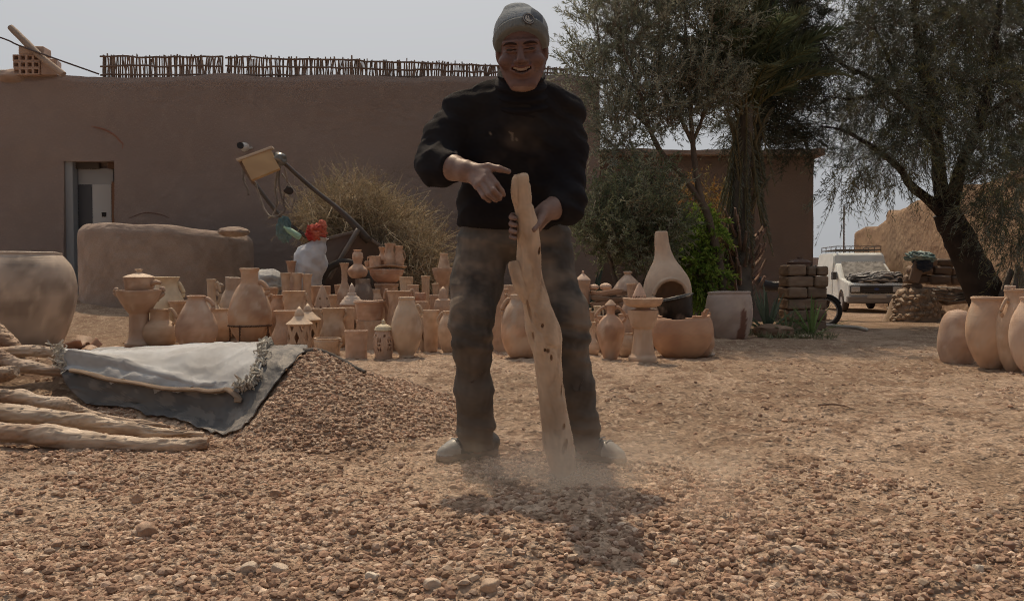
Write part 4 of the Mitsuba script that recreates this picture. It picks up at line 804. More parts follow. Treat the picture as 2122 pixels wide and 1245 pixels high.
# ---------------------------------------------------------------- bleached logs at the left
def log(name, pts, radii, lab, col=(.60, .50, .40), seed=0, n=130, group='bleached logs lying in the gravel', knots=()):
    k = thing(name, lab, 'log', group); m = tube(pts, radii, 32, n, squash=.92)
    v = m.vertices; v = v + np.array(m.vertex_normals) * ((fb(v * [1, 3, 3], 5, 3, seed) - .5) * .026 + (fb(v * [1.2, 9, 9], 9, 3, seed + 2) - .5) * .012 - .007 * np.clip(1 - np.abs(fb(v * [1.0, 14, 14], 4.0, 2, seed + 5) - .5) / .035, 0, 1))[:, None]
    for (kp, kr, kh) in knots:
        d = np.linalg.norm(v - kp, axis=1); v = v + np.array(m.vertex_normals) * (kh * np.exp(-(d / kr) ** 2))[:, None]
    m = tm(v, m.faces); c = tint(m, col, np.asarray(col) * [.62, .56, .52], 7, 1, seed, .08, 90); g = fb(v * [4, 70, 70], 1, 3, seed + 9)[:, None]; pt = np.clip((fb(v * [3, 9, 9], 1.6, 3, seed + 12) - .52) * 6, 0, 1)[:, None]; c = np.clip(c * (.55 + .9 * g) * (1 - .45 * pt * np.array([.8, 1, 1.1])), .02, .9)
    put(k, m, 'm_bark', 50, c); return k
def lp(rows): return [at(u, v, d) for u, v, d in rows]
log('bleached_log', lp([(-190, 872, 3.42), (0, 893, 3.40), (120, 908, 3.38), (230, 921, 3.37), (330, 924, 3.38), (432, 919, 3.40)]), [.036, .043, .047, .042, .035, .029], 'longest front log with a sawn round end lying on the gravel', seed=1, knots=[(at(95, 890, 3.35), .05, .02), (at(330, 915, 3.35), .05, .008)])
log('bleached_log', lp([(-190, 842, 3.58), (0, 853, 3.57), (120, 866, 3.56), (210, 878, 3.56), (300, 893, 3.56), (424, 901, 3.58)]), [.042, .042, .036, .034, .024, .020], 'middle log with a dark knot, behind the front log', (.56, .465, .37), seed=2, knots=[(at(270, 880, 3.54), .05, .014), (at(180, 862, 3.54), .035, .012)])
log('bleached_log', lp([(-190, 800, 3.74), (0, 821, 3.72), (60, 828, 3.71), (110, 836, 3.71), (150, 846, 3.70), (200, 862, 3.70), (345, 886, 3.72)]), [.045, .034, .034, .036, .028, .020, .015], 'thin forked log farthest back of the three on the gravel', (.54, .44, .35), seed=3, knots=[(at(40, 820, 3.7), .04, .02), (at(130, 838, 3.7), .04, .012)])
log('bleached_log', lp([(-140, 745, 4.15), (0, 731, 4.18), (60, 727, 4.2), (110, 730, 4.22), (170, 742, 4.2)]), [.05, .036, .034, .030, .02], 'curved log reaching under the frayed canvas', (.60, .50, .40), seed=4, group='logs at the left end of the tarpaulin')
log('bleached_log', lp([(-140, 700, 4.1), (-20, 735, 4.08), (40, 757, 4.06), (100, 766, 4.05), (160, 770, 4.04)]), [.05, .046, .034, .030, .024], 'dark crooked branch crossing below the curved log', (.45, .36, .29), seed=5, group='logs at the left end of the tarpaulin')
log('wooden_post', lp([(-120, 560, 4.6), (0, 690, 4.5), (42, 733, 4.45)]), [.045, .043, .042], 'thick brown post slanting in from the left edge', (.46, .34, .25), seed=6, group=None)
log('split_board', lp([(-120, 792, 3.95), (0, 775, 3.93), (36, 768, 3.93)]), [.05, .045, .03], 'pale split log end lying below the crooked branch', (.54, .44, .35), seed=7, group=None)

# ---------------------------------------------------------------- tarpaulin and canvas over the heap
def sheet(rows, n, m_, thick, wr=.004, seed=0, lift=0.0, under=None):
    """A limp sheet through rows of control points, with creases and thickness."""
    rows = [spline(np.array([at(*q) for q in r]), m_) for r in rows]
    G = spline(np.array(rows).reshape(len(rows), -1), n).reshape(n, m_, 3)
    du, dv = np.gradient(G, axis=0), np.gradient(G, axis=1); N = np.cross(du, dv); N /= np.linalg.norm(N, axis=2, keepdims=True) + 1e-12
    G = G + N * ((fb(G * [1, 1, 1], 7, 3, seed) - .5) * 2 * wr + (fb(G * [2.2, 2.2, 2.2], 11, 2, seed + 4) - .5) * wr + (np.clip(1 - np.abs(fb(G * [1, 1.6, 1], 3.4, 2, seed + 21) - .5) / .05, 0, 1) + .6 * np.clip(1 - np.abs(fb(G * [1.5, 1, 1.2], 6.5, 2, seed + 23) - .5) / .05, 0, 1)) * wr * 1.1)[..., None]
    gz = height_at(G[..., 0].ravel(), G[..., 1].ravel()).reshape(n, m_); G[..., 2] = np.maximum(G[..., 2], gz + .018 + lift)
    if under is not None: G[..., 2] = np.maximum(G[..., 2], under(G[..., 0], G[..., 1]) + .016)
    v = np.vstack([G.reshape(-1, 3), (G - N * thick).reshape(-1, 3)]); f = grid_faces(n, m_); K = n * m_
    e = list(range(m_)) + [i * m_ + m_ - 1 for i in range(1, n)] + [(n - 1) * m_ + j for j in range(m_ - 2, -1, -1)] + [i * m_ for i in range(n - 2, 0, -1)]; e = np.array(e); e2 = np.roll(e, -1)
    f = np.vstack([f, f[:, ::-1] + K, np.stack([e2, e, e + K], 1), np.stack([e2, e + K, e2 + K], 1)])
    o = tm(v, f); 
    if o.volume < 0: o.invert()
    return o, G
mat('m_rubber', attr(), 0.62, 0.4, mikit.proc(lambda p, n, uv: fbm(p.x * 55, p.y * 55, p.z * 55, 3), 1e-3), 0.004)
tp = thing('rubber_tarpaulin', 'dark grey rubber sheet draped over the gravel heap', 'tarpaulin')
m, TG = sheet([[(110, 742, 4.45), (250, 728, 4.5), (400, 716, 4.5), (520, 716, 4.45), (636, 714, 4.32)],
               [(118, 752, 4.14), (250, 738, 4.14), (400, 738, 4.10), (530, 728, 4.04), (634, 722, 4.02)],
               [(126, 770, 3.98), (250, 778, 3.93), (400, 800, 3.86), (520, 792, 3.78), (592, 768, 3.82)],
               [(140, 800, 3.94), (260, 820, 3.885), (400, 850, 3.80), (490, 852, 3.70), (545, 826, 3.66)],
               [(170, 830, 3.90), (290, 850, 3.845), (400, 880, 3.745), (470, 898, 3.62), (516, 878, 3.56)],
               [(200, 850, 3.87), (310, 872, 3.80), (400, 898, 3.70), (470, 916, 3.56), (500, 914, 3.515)]], 80, 90, .006, .008, 3)
from scipy.interpolate import LinearNDInterpolator
tarp_z = LinearNDInterpolator(TG[..., :2].reshape(-1, 2), TG[..., 2].ravel(), fill_value=-1.0)
c = tint(m, (.085, .085, .088), (.13, .122, .115), 5, 1, 2, .1, 50); dust = (fb(m.vertices, 16, 3, 40) > .56)[:, None] * .06
put(tp, m, 'm_rubber', 60, np.clip(c + dust * [1, .85, .7], 0, 1))
cv = thing('frayed_canvas', 'folded pale grey canvas with a frayed edge on top of the tarpaulin', 'canvas')
m, CG = sheet([[(250, 735, 4.62), (380, 718, 4.6), (470, 722, 4.55), (552, 712, 4.45)],
               [(140, 724, 4.32), (320, 738, 4.36), (460, 738, 4.30), (558, 720, 4.24)],
               [(120, 722, 4.06), (245, 738, 4.03), (410, 768, 4.00), (548, 754, 3.95)],
               [(122, 728, 4.01), (240, 745, 3.965), (400, 786, 3.86), (530, 796, 3.77)],
               [(125, 755, 3.995), (240, 777, 3.94), (400, 804, 3.845), (508, 818, 3.755)],
               [(130, 790, 3.965), (240, 806, 3.91), (400, 828, 3.83), (493, 842, 3.74)]], 64, 100, .010, .008, 8, .012, tarp_z)
v = m.vertices; c = tint(m, (.43, .44, .45), (.33, .325, .32), 6, 1, 5, .08, 80); 
part(cv, 'sheet', m, 'm_cloth', 60, c)
e = CG[-14:, :]; hem = []
# the doubled brown hem along the front edge, with its curled tail
q = [CG[-1, max(j - 9, 0):j + 10].mean(0) + [0, -.014, .004] for j in range(4, 100, 6)] + [CG[-1, 99] + [.004, -.02, -.012], CG[-1, 99] + [.008, -.03, -.035]]
hm = tube(q, [.019] * len(q), 8, 60, squash=.55); part(cv, 'hem', rough(hm, .004, 20), 'm_cloth', 50, tint(hm, (.27, .205, .155), (.20, .15, .115), 20), 'brown doubled hem along the front edge')
r = np.random.default_rng(5); fr = []
edge = np.vstack([CG[:, -1], CG[-8:, -6]])
for i in range(300):
    p0 = CG[r.integers(0, 60), -1 - r.integers(0, 4)] + r.normal(size=3) * .006 + [0, 0, .006]; d = np.array([r.normal() * .5 + .35, r.normal() * .6 - .3, r.normal() * .35 - .05]); d /= np.linalg.norm(d); L = r.uniform(.012, .036); s1 = r.normal(size=3) * .010
    fr.append(tube([p0, p0 + d * L * .35 + s1, p0 + d * L * .7 - s1 * .5, p0 + d * L * .8 + [0, 0, -.02 * r.uniform()]], r.uniform(.002, .0058), 5, 7))
for i in range(90):
    p0 = CG[r.integers(20, 60), r.integers(0, 4)] + r.normal(size=3) * .006; d = np.array([r.normal() * .5 - .2, r.normal() * .5 - .3, r.normal() * .6]); L = r.uniform(.015, .05); s1 = r.normal(size=3) * .012
    fr.append(tube([p0, p0 + d * L * .4 + s1, p0 + d * L * .8 - s1 * .5], r.uniform(.0014, .003), 4, 6))
m = cat(fr); part(cv, 'fringe', m, 'm_cloth', True, tint(m, (.62, .59, .52), (.36, .33, .29), 25, 1, 3), kind='stuff')
# rim of the tarpaulin running down the far flank of the heap
hs = thing('rubber_hose', 'dark ragged rubber edge trailing down the right flank of the heap', 'hose')
q = lp([(628, 720, 4.02), (660, 732, 4.05), (700, 752, 4.08), (730, 775, 4.05), (757, 796, 4.0)]); q = [[a[0], a[1], float(height_at(a[:1], a[1:2])[0]) + .012] for a in q]
m = rough(tube(q, [.026, .022, .017, .016, .01], 10, 40, squash=.8), .008, 22); put(hs, m, 'm_plain', 50, tint(m, (.075, .07, .066), (.13, .11, .095), 20))

# ---------------------------------------------------------------- vegetation
def leaves(P, D, L, W, r, cols):
    """Small bent lozenge leaves at P along D; returns mesh and pigment per vertex."""
    n = len(P); D = D / (np.linalg.norm(D, axis=1, keepdims=True) + 1e-9); S = np.cross(D, r.normal(size=(n, 3))); S /= np.linalg.norm(S, axis=1, keepdims=True) + 1e-9
    L = np.broadcast_to(L, (n,))[:, None]; W = np.broadcast_to(W, (n,))[:, None]; N = np.cross(D, S)
    v = np.stack([P, P + D * L * .45 + S * W * .5 + N * L * .05, P + D * L - N * L * .08, P + D * L * .45 - S * W * .5 + N * L * .05], 1)
    f = (np.array([[0, 1, 2], [0, 2, 3]])[None] + (np.arange(n) * 4)[:, None, None]).reshape(-1, 3)
    return tm(v.reshape(-1, 3), f), np.repeat(cols, 4, 0)

def in_blobs(blobs, n, r, shell_=.5, clump=0.0, cs=3.0, seed=0):
    """Points in ellipsoids given as (u, v, half width, half height in photo pixels, distance, half depth in metres)."""
    out, ctr = [], []
    vol = np.array([b[2] * b[3] for b in blobs], float); pick = r.choice(len(blobs), n * 4, p=vol / vol.sum())
    C = np.array([at(b[0], b[1], b[4]) for b in blobs]); R = np.array([[b[2] / FPX * b[4], b[5], b[3] / FPX * b[4]] for b in blobs])
    d = r.normal(size=(n * 4, 3)); d /= np.linalg.norm(d, axis=1, keepdims=True); rad = r.uniform(0, 1, n * 4) ** shell_
    p = C[pick] + d * rad[:, None] * R[pick]
    keep = nz(p, cs, seed) * .5 + nz(p, cs * 2.3, seed + 1) * .5 > clump
    p, d, pick = p[keep][:n], d[keep][:n], pick[keep][:n]
    return p, d, C[pick]

def twiggy(key, blobs, n, leaf_n, L, W, cols, seed, up=.5, stem=.28, spread=.5, clump=.36, cs=2.6, stemcol=(.16, .13, .10), name='crown', droop=0.0, shell_=.45, sides=3):
    r = np.random.default_rng(seed); p, d, c = in_blobs(blobs, n, r, shell_, clump, cs, seed); n = len(p)
    D = d * .8 + [0, 0, up] + r.normal(size=(n, 3)) * spread; D /= np.linalg.norm(D, axis=1, keepdims=True)
    S = stem * r.uniform(.6, 1.3, n); k = leaf_n
    t = (np.arange(k) + r.uniform(0, 1, (n, k))) / k
    bend = np.array([0, 0, -droop])
    P = p[:, None] + D[:, None] * (t * S[:, None])[..., None] + bend * (t ** 2 * S[:, None])[..., None]
    LD = D[:, None] * .75 + r.normal(size=(n, k, 3)) * .55 + bend * t[..., None] * .8
    col = np.asarray(cols)[r.integers(0, len(cols), n)][:, None] * r.uniform(.75, 1.25, (n, k, 1))
    m, cc = leaves(P.reshape(-1, 3), LD.reshape(-1, 3), L * r.uniform(.7, 1.25, n * k), W * r.uniform(.8, 1.2, n * k), r, col.reshape(-1, 3))
    part(key, name, m, 'm_leaf', False, np.clip(cc, 0, 1), kind='stuff')
    # twig stems as slim three sided prisms
    e = p + D * S[:, None] + bend * S[:, None]; a = np.cross(D, [0.3, 0.2, 0.93]); a /= np.linalg.norm(a, axis=1, keepdims=True) + 1e-9; b = np.cross(D, a); w = .004
    ring = np.stack([a, -.5 * a + .87 * b, -.5 * a - .87 * b], 1) * w
    v = np.concatenate([p[:, None] - D[:, None] * .12 + ring, e[:, None] + ring * .3], 1); f0 = np.array([[0, 1, 4], [0, 4, 3], [1, 2, 5], [1, 5, 4], [2, 0, 3], [2, 3, 5]])
    part(key, 'twigs', tm(v.reshape(-1, 3), (f0[None] + (np.arange(n) * 6)[:, None, None]).reshape(-1, 3)), 'm_plain', False, np.tile(stemcol, (n * 6, 1)), kind='stuff')

def limb(key, rows, radii, name='limb', col=(.16, .125, .10), n=26, amp=.012, sc=7, sides=10):
    m = tube([at(*q) for q in rows], radii, sides, n); m = rough(m, amp, sc, 3)
    part(key, name, m, 'm_wood', 50, tint(m, col, np.asarray(col) * .65, 8, 1, 2, .15, 30))

# the olive tree
ol = thing('olive_tree', 'slender grey green olive tree with forked stems right of the man', 'tree')
Y = 10.4
limb(ol, [(1500, 610, Y), (1485, 520, Y), (1466, 445, Y), (1455, 420, Y)], [.060, .052, .046, .044], 'trunk')
limb(ol, [(1457, 424, Y), (1444, 370, Y), (1436, 300, Y), (1432, 250, Y), (1426, 150, Y), (1420, 40, Y + .2), (1425, -60, Y + .2)], [.040, .036, .034, .028, .022, .016, .008])
limb(ol, [(1457, 424, Y), (1420, 372, Y), (1370, 315, Y - .1), (1345, 265, Y - .1), (1325, 190, Y - .2), (1290, 90, Y - .2), (1280, -20, Y)], [.040, .034, .030, .026, .020, .014, .008])
limb(ol, [(1436, 300, Y), (1408, 240, Y), (1375, 190, Y + .1), (1365, 90, Y + .2), (1370, -30, Y + .2)], [.028, .024, .020, .014, .007])
limb(ol, [(1434, 300, Y), (1460, 230, Y), (1480, 130, Y + .2), (1500, 20, Y + .2)], [.026, .022, .016, .008])
limb(ol, [(1345, 265, Y), (1290, 210, Y), (1250, 130, Y), (1236, 40, Y)], [.018, .014, .010, .005])
limb(ol, [(1290, 210, Y), (1240, 180, Y), (1200, 110, Y)], [.012, .009, .005])
limb(ol, [(1325, 190, Y), (1290, 250, Y - .2), (1260, 300, Y - .3)], [.012, .009, .005])
OLV = [(.25, .28, .225), (.31, .335, .275), (.20, .23, .175), (.39, .41, .35)]
twiggy(ol, [(1240, 70, 55, 80, Y, .6), (1210, 130, 38, 60, Y, .5), (1300, 60, 75, 120, Y, .9), (1380, 40, 90, 120, Y + .2, 1.0), (1470, 60, 80, 130, Y + .2, 1.0), (1330, 190, 70, 80, Y - .1, .8), (1420, 190, 70, 70, Y, .8), (1280, 250, 45, 60, Y - .3, .6), (1285, 300, 42, 45, Y - .3, .5), (1380, 250, 55, 30, Y, .6), (1260, 190, 50, 60, Y, .6), (1340, -60, 130, 70, Y + .2, 1.1), (1470, -70, 120, 70, Y + .2, 1.1), (1480, 200, 60, 60, Y, .6)],
       2900, 20, .066, .0135, OLV, 11, up=.6, stem=.30, clump=.425, cs=2.8)

# grey green shrub below it
sh = thing('olive_shrub', 'grey green bushy olive shrub in the shade behind the pots', 'shrub')
for q in ([(1290, 640, 9.6), (1270, 560, 9.6), (1250, 480, 9.6), (1240, 420, 9.6)], [(1300, 640, 9.6), (1320, 540, 9.6), (1340, 440, 9.6), (1345, 380, 9.6)], [(1300, 640, 9.7), (1360, 540, 9.7), (1395, 440, 9.7)]): limb(sh, q, [.03, .025, .018, .01][:len(q)], 'stem', n=16)
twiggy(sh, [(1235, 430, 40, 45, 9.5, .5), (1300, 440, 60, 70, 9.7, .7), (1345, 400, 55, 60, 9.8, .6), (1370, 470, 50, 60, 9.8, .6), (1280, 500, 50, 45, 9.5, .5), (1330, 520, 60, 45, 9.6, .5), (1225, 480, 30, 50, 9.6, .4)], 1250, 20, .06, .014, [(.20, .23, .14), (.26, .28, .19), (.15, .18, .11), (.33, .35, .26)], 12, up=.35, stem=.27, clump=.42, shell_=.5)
gb = thing('green_bush', 'bright yellow green leafy bush glowing behind the chiminea', 'bush')
limb(gb, [(1450, 650, 10.7), (1445, 560, 10.7), (1440, 470, 10.7)], [.03, .02, .01], 'stem', n=12)
twiggy(gb, [(1440, 480, 48, 50, 10.7, .4), (1425, 540, 50, 60, 10.6, .4), (1450, 570, 40, 50, 10.6, .4), (1400, 500, 36, 50, 10.7, .3)], 700, 18, .07, .026, [(.22, .33, .07), (.28, .38, .09), (.16, .26, .06)], 13, up=.1, stem=.22, clump=.3, droop=.5)
ob = thing('orange_bush', 'sparse orange leaved bush in front of the outbuilding wall', 'bush')
limb(ob, [(1470, 600, 12.6), (1455, 500, 12.6), (1440, 410, 12.6)], [.03, .02, .01], 'stem', n=12)
twiggy(ob, [(1430, 400, 50, 30, 12.6, .4), (1470, 430, 45, 40, 12.6, .4), (1410, 440, 40, 40, 12.6, .4), (1500, 440, 30, 50, 12.6, .4)], 190, 12, .055, .02, [(.42, .22, .08), (.36, .24, .10), (.28, .23, .11)], 14, up=.1, stem=.25, clump=.35)

# the palm: shaggy trunk of dead fronds, green crown above
def frond(key, base, dirn, length, droop, r, col, lw=.022, ll=.34, nl=34, name='frond', label=None):
    d = np.asarray(dirn, float); d /= np.linalg.norm(d); t = np.linspace(0, 1, 14)[:, None]
    sp = base + d * length * t + np.array([0, 0, -droop]) * length * t ** 2.2
    rach = tube(sp, np.linspace(.016, .004, 14), 5); tt, a, b = frames(sp)
    u = np.repeat(np.linspace(.16, .99, nl), 2); s = np.tile([1, -1], nl); i = u * 13; i0 = np.minimum(i.astype(int), 12); w = (i - i0)[:, None]
    P = sp[i0] * (1 - w) + sp[i0 + 1] * w; D = tt[i0] * .75 + a[i0] * s[:, None] * .75 + b[i0] * .22 + r.normal(size=(len(u), 3)) * .10 + [0, 0, -.18]
    L = ll * np.sin(np.pi * (u * .82 + .14)) * r.uniform(.85, 1.1, len(u)) * length / 1.6
    lm, lc = leaves(P, D, L, lw, r, np.asarray(col) * r.uniform(.75, 1.2, (len(u), 1)))
    m = cat([rach, lm]); part(key, name, m, 'm_leaf', False, np.clip(np.vstack([flat(rach, np.asarray(col) * [1.1, .9, .7]), lc]), 0, 1), label=label)
pa = thing('palm_tree', 'shaggy palm with hanging dead fronds beside the olive tree', 'palm')
PY = 10.9; r = np.random.default_rng(31)
pb, ptop = at(1532, 640, PY), at(1548, 215, PY)
m = tube([pb, at(1530, 520, PY), at(1535, 380, PY), ptop], [.20, .15, .11, .09], 18, 50); m = rough(m, .03, 9, 5)
part(pa, 'trunk', m, 'm_wood', 40, tint(m, (.15, .13, .11), (.10, .085, .07), 9, 1, 2, .2, 40))
for i in range(34):   # cut leaf bases low on the trunk
    a, h = r.uniform(0, 2 * np.pi), r.uniform(.15, 1.1); e = np.array([math.cos(a), math.sin(a), 0]); c = pb + (ptop - pb) * (h / (ptop - pb)[2])
    m = tube([c + e * .17, c + e * .27 + [0, 0, .10], c + e * .33 + [0, 0, .22]], [.05, .04, .028], 6, squash=.5); part(pa, 'leaf_base', m, 'm_wood', 40, tint(m, (.34, .22, .18), (.20, .14, .11), 20, 1, i))
for i in range(60):   # dead fronds hugging the trunk
    a = r.uniform(0, 2 * np.pi); e = np.array([math.cos(a), math.sin(a), 0]); h = r.uniform(.38, 1.0); c = pb + (ptop - pb) * h + e * .12
    frond(pa, c, e * r.uniform(.12, .30) + [0, 0, -1 if i % 3 else 1.0], r.uniform(.7, 1.1), .05 if i % 3 else .35, r, (.22, .235, .185) if i % 3 else (.29, .29, .23), .015, .26, 22, 'dead_frond')
for i in range(40):
    a = i * 2.4; e = np.array([math.cos(a), math.sin(a), 0]); k = i / 40; tilt = .10 + .85 * k
    frond(pa, ptop + [0, 0, .25 - .35 * k] + e * .08, e * math.sin(tilt) + [0, 0, math.cos(tilt)], r.uniform(1.25, 1.8), .16 + .28 * k, r, (.125, .16, .10) if i % 3 else (.165, .185, .12), .022, .40, 36)

# dark conifer like tree behind the palm
dk = thing('dark_tree', 'dense dark feathery tree rising behind the palm', 'tree')
limb(dk, [(1548, 600, 12.6), (1556, 400, 12.6), (1580, 200, 12.6), (1598, 20, 12.6), (1600, -120, 12.6)], [.09, .08, .07, .05, .03], 'trunk')
DRK = [(.11, .125, .095), (.15, .16, .125), (.09, .10, .075)]
twiggy(dk, [(1600, 20, 95, 140, 12.6, .9), (1590, 150, 85, 110, 12.6, .9), (1640, 230, 60, 80, 12.4, .7), (1560, 240, 70, 70, 12.6, .7), (1610, -110, 110, 80, 12.6, 1.0), (1650, 300, 35, 30, 12.4, .5), (1660, 100, 45, 90, 12.5, .6)], 2000, 20, .10, .012, DRK, 15, up=.3, stem=.36, clump=.38, droop=.35, shell_=.55)

# tamarisk on the right
ta = thing('tamarisk_tree', 'big drooping tamarisk with a thick leaning dark trunk at right', 'tree')
TY = 12.3; BK = (.055, .045, .042)
limb(ta, [(2075, 690, TY), (2045, 615, TY), (2010, 540, TY), (1975, 470, TY), (1962, 440, TY)], [.30, .275, .235, .21, .19], 'trunk', BK, 40, .035, 4, 16)
limb(ta, [(1968, 455, TY), (1925, 415, TY), (1888, 385, TY - .1), (1860, 345, TY - .2), (1800, 300, TY - .3), (1745, 270, TY - .4), (1700, 262, TY - .4)], [.10, .075, .06, .048, .035, .022, .01], col=BK)
limb(ta, [(1964, 450, TY), (1948, 380, TY), (1942, 300, TY), (1925, 200, TY), (1900, 80, TY), (1890, -60, TY)], [.13, .105, .09, .07, .05, .03], col=BK)
limb(ta, [(1968, 455, TY), (1990, 350, TY - .2), (2035, 240, TY - .3), (2060, 100, TY - .3), (2080, -60, TY)], [.11, .09, .075, .05, .03], col=BK)
limb(ta, [(1942, 300, TY), (1870, 210, TY), (1800, 160, TY), (1740, 130, TY), (1700, 80, TY)], [.06, .045, .032, .02, .01], col=BK)
limb(ta, [(1925, 200, TY), (1850, 190, TY - .2), (1770, 205, TY - .3), (1705, 200, TY - .3)], [.035, .025, .016, .008], col=BK)
limb(ta, [(2035, 240, TY - .3), (2100, 200, TY - .4), (2180, 150, TY - .4)], [.05, .035, .02], col=BK)
limb(ta, [(1870, 210, TY), (1840, 120, TY), (1800, 30, TY)], [.03, .02, .01], col=BK)
TAM = [(.235, .26, .205), (.185, .205, .16), (.285, .30, .245), (.15, .17, .125), (.29, .29, .16)]
twiggy(ta, [(1800, 60, 95, 90, TY, 1.1), (1900, 60, 110, 110, TY, 1.3), (2010, 60, 120, 120, TY, 1.4), (2110, 80, 90, 150, TY, 1.3), (1790, 210, 75, 60, TY - .3, .9), (1880, 200, 95, 80, TY - .2, 1.1), (1980, 210, 100, 90, TY - .3, 1.1), (2080, 240, 80, 90, TY - .4, 1.0), (1770, 320, 62, 55, TY - .4, .7), (1840, 330, 70, 65, TY - .5, .8), (1900, 290, 70, 70, TY - .5, .8), (2040, 360, 60, 80, TY - .8, .7), (2100, 380, 60, 100, TY - .9, .8), (2130, 480, 55, 70, TY - 1.0, .6), (2040, 440, 42, 50, TY - .9, .5), (1880, -90, 200, 90, TY, 1.5), (2080, -90, 170, 90, TY, 1.5), (1740, 380, 40, 40, TY - .3, .5), (1720, 150, 40, 80, TY, .6), (2200, 200, 90, 250, TY, 1.2)],
       5300, 22, .088, .0105, TAM, 16, up=.05, stem=.34, clump=.405, cs=2.1, droop=.75, shell_=.5)

twiggy(ta, [(1760, -240, 150, 110, TY, 1.4), (1920, -300, 180, 170, TY, 1.6), (2090, -280, 160, 170, TY, 1.6), (1900, -480, 180, 120, TY, 1.4), (2060, -470, 140, 110, TY, 1.3)], 1500, 14, .12, .013, TAM, 18, up=.1, stem=.38, clump=.40, cs=1.9, droop=.6, shell_=.5, name='upper_crown')
twiggy(dk, [(1600, -270, 120, 100, 12.6, 1.1), (1600, -400, 90, 90, 12.6, 1.0)], 600, 14, .13, .014, DRK, 19, up=.3, stem=.38, clump=.36, droop=.3, name='upper_crown')
# spiky rosettes and weeds by the adobe pillar
def rosette(name, lab, u, v, y, n, L, w, col, seed, catg, spread=.9):
    r = np.random.default_rng(seed); k = thing(name, lab, catg); _, p = base_of(u, v, y)
    for i in range(n):
        a = i * 2.4 + r.uniform(-.2, .2); el = r.uniform(.25, 1.45) ** 1.0; e = np.array([math.cos(a) * math.cos(el), math.sin(a) * math.cos(el), math.sin(el)]); Ln = L * r.uniform(.7, 1.15); t = np.linspace(0, 1, 7)[:, None]
        s = p + e * Ln * t + np.array([0, 0, -.25 * math.cos(el)]) * Ln * t ** 2; sd = np.cross(e, [0, 0, 1.0]); sd /= np.linalg.norm(sd) + 1e-9; ww = w * np.sin(np.pi * np.clip(t * .78 + .2, 0, 1)); up_ = np.cross(sd, e)
        V = np.stack([s - sd * ww + up_ * ww * .35, s, s + sd * ww + up_ * ww * .35], 1); m = tm(V.reshape(-1, 3), grid_faces(7, 3))
        part(k, 'leaf', m, 'm_leaf', True, flat(m, np.asarray(col) * r.uniform(.7, 1.25)))
rosette('agave', 'spiky grey green agave in front of the outbuilding', 1592, 668, 9.6, 34, .62, .022, (.16, .20, .15), 1, 'agave')
rosette('agave', 'smaller spiky plant at the foot of the adobe pillar', 1632, 674, 9.3, 22, .38, .016, (.17, .22, .12), 2, 'agave')
rosette('agave', 'tall bladed plant leaning on the right face of the pillar', 1682, 660, 9.2, 16, .55, .014, (.18, .26, .10), 3, 'agave')
rosette('agave', 'dark broad leaved plant in the shade right of the man', 1216, 600, 9.3, 14, .80, .045, (.07, .10, .085), 4, 'plant')
def tuft(u0, u1, v, y, n, L, seed, lab):
    r = np.random.default_rng(seed); k = structure('grass', lab, 'stuff'); labels[k]['category'] = 'grass'
    x0, x1 = at(u0, v, y)[0], at(u1, v, y)[0]; x = r.uniform(x0, x1, n); yy = y + r.uniform(-.5, .5, n); z = height_at(x, yy)
    D = np.c_[r.normal(size=(n, 2)) * .45, np.ones(n)]; m, c = leaves(np.c_[x, yy, z], D, L * r.uniform(.5, 1.3, n), .008, r, np.array([.25, .26, .16]) * r.uniform(.6, 1.3, (n, 1))); put(k, m, 'm_leaf', False, np.clip(c, 0, 1))
tuft(1560, 1705, 690, 9.3, 420, .10, 5, 'weedy grass at the foot of the adobe pillar')

# ---------------------------------------------------------------- the van at the end of the lane
VX, VY, VZ = at(1816, 600, 23.5)[0], 23.5, -0.40
VZ = float(height_at(np.array([VX]), np.array([VY]))[0]) + .005; VR = -0.14
van = thing('parked_van', 'old white high roofed van with a roof rack parked facing the yard', 'van')
def vp(m): return place(m, (VX, VY, VZ), VR)
def vpart(parent, name, m, c, bsdf='m_satin', smooth=35, **k): m = vp(m); return part(parent, name, m, bsdf, smooth, tint(m, c, np.asarray(c) * .88, 5, 1, 2, .04), **k)
def side_prof(P, w, taper0=.95, taper1=1.8, tp=.10, bev=.04):
    """The side outline P (y, z), extruded across the width with rounded shoulders and a narrowing upper part."""
    g = sg.Polygon(P).buffer(-bev, join_style=1).buffer(bev, join_style=1); sl = []
    for k, x in ((0, -w / 2), (bev * .35, -w / 2 + bev * .3)): sl.append((k, x))
    outl = lambda k: np.array(g.buffer(-k, join_style=1).exterior.coords)[:-1] if k else np.array(g.exterior.coords)[:-1]
    a = trimesh.creation.extrude_polygon(g, w - 2 * bev * .4, engine='earcut'); b = trimesh.creation.extrude_polygon(g.buffer(-bev * .5), w, engine='earcut')
    a.apply_translation([0, 0, -(w - 2 * bev * .4) / 2]); b.apply_translation([0, 0, -w / 2]); o = man(tm(a.vertices, a.faces)) + man(tm(b.vertices, b.faces))
    o = o.refine_to_length(.16); o = unman(o); v = o.vertices[:, [2, 0, 1]]; o = tm(v, o.faces)
    if o.volume < 0: o.invert()
    v = o.vertices; v[:, 0] *= 1 - tp * sstep(taper0, taper1, v[:, 2]); v[:, 0] *= 1 - .05 * sstep(.45, 0, v[:, 1]); return tm(v, o.faces)
WHT = (.62, .64, .62)
body = side_prof([(.06, .30), (.02, .46), (.05, .80), (.12, .86), (.95, .99), (1.55, 1.40), (1.66, 1.44), (2.3, 1.46), (2.3, .32)], 1.56, tp=.14)
arch = [trimesh.creation.cylinder(.33, .5, sections=28) for _ in range(2)]; bm = man(body)
for s, c in zip((-1, 1), arch): c.apply_transform(trimesh.transformations.rotation_matrix(np.pi / 2, [0, 1, 0])); c.apply_translation([s * .78, .74, .33]); bm = bm - man(tm(c.vertices, c.faces))
bk = vpart(van, 'cab', unman(bm), WHT)
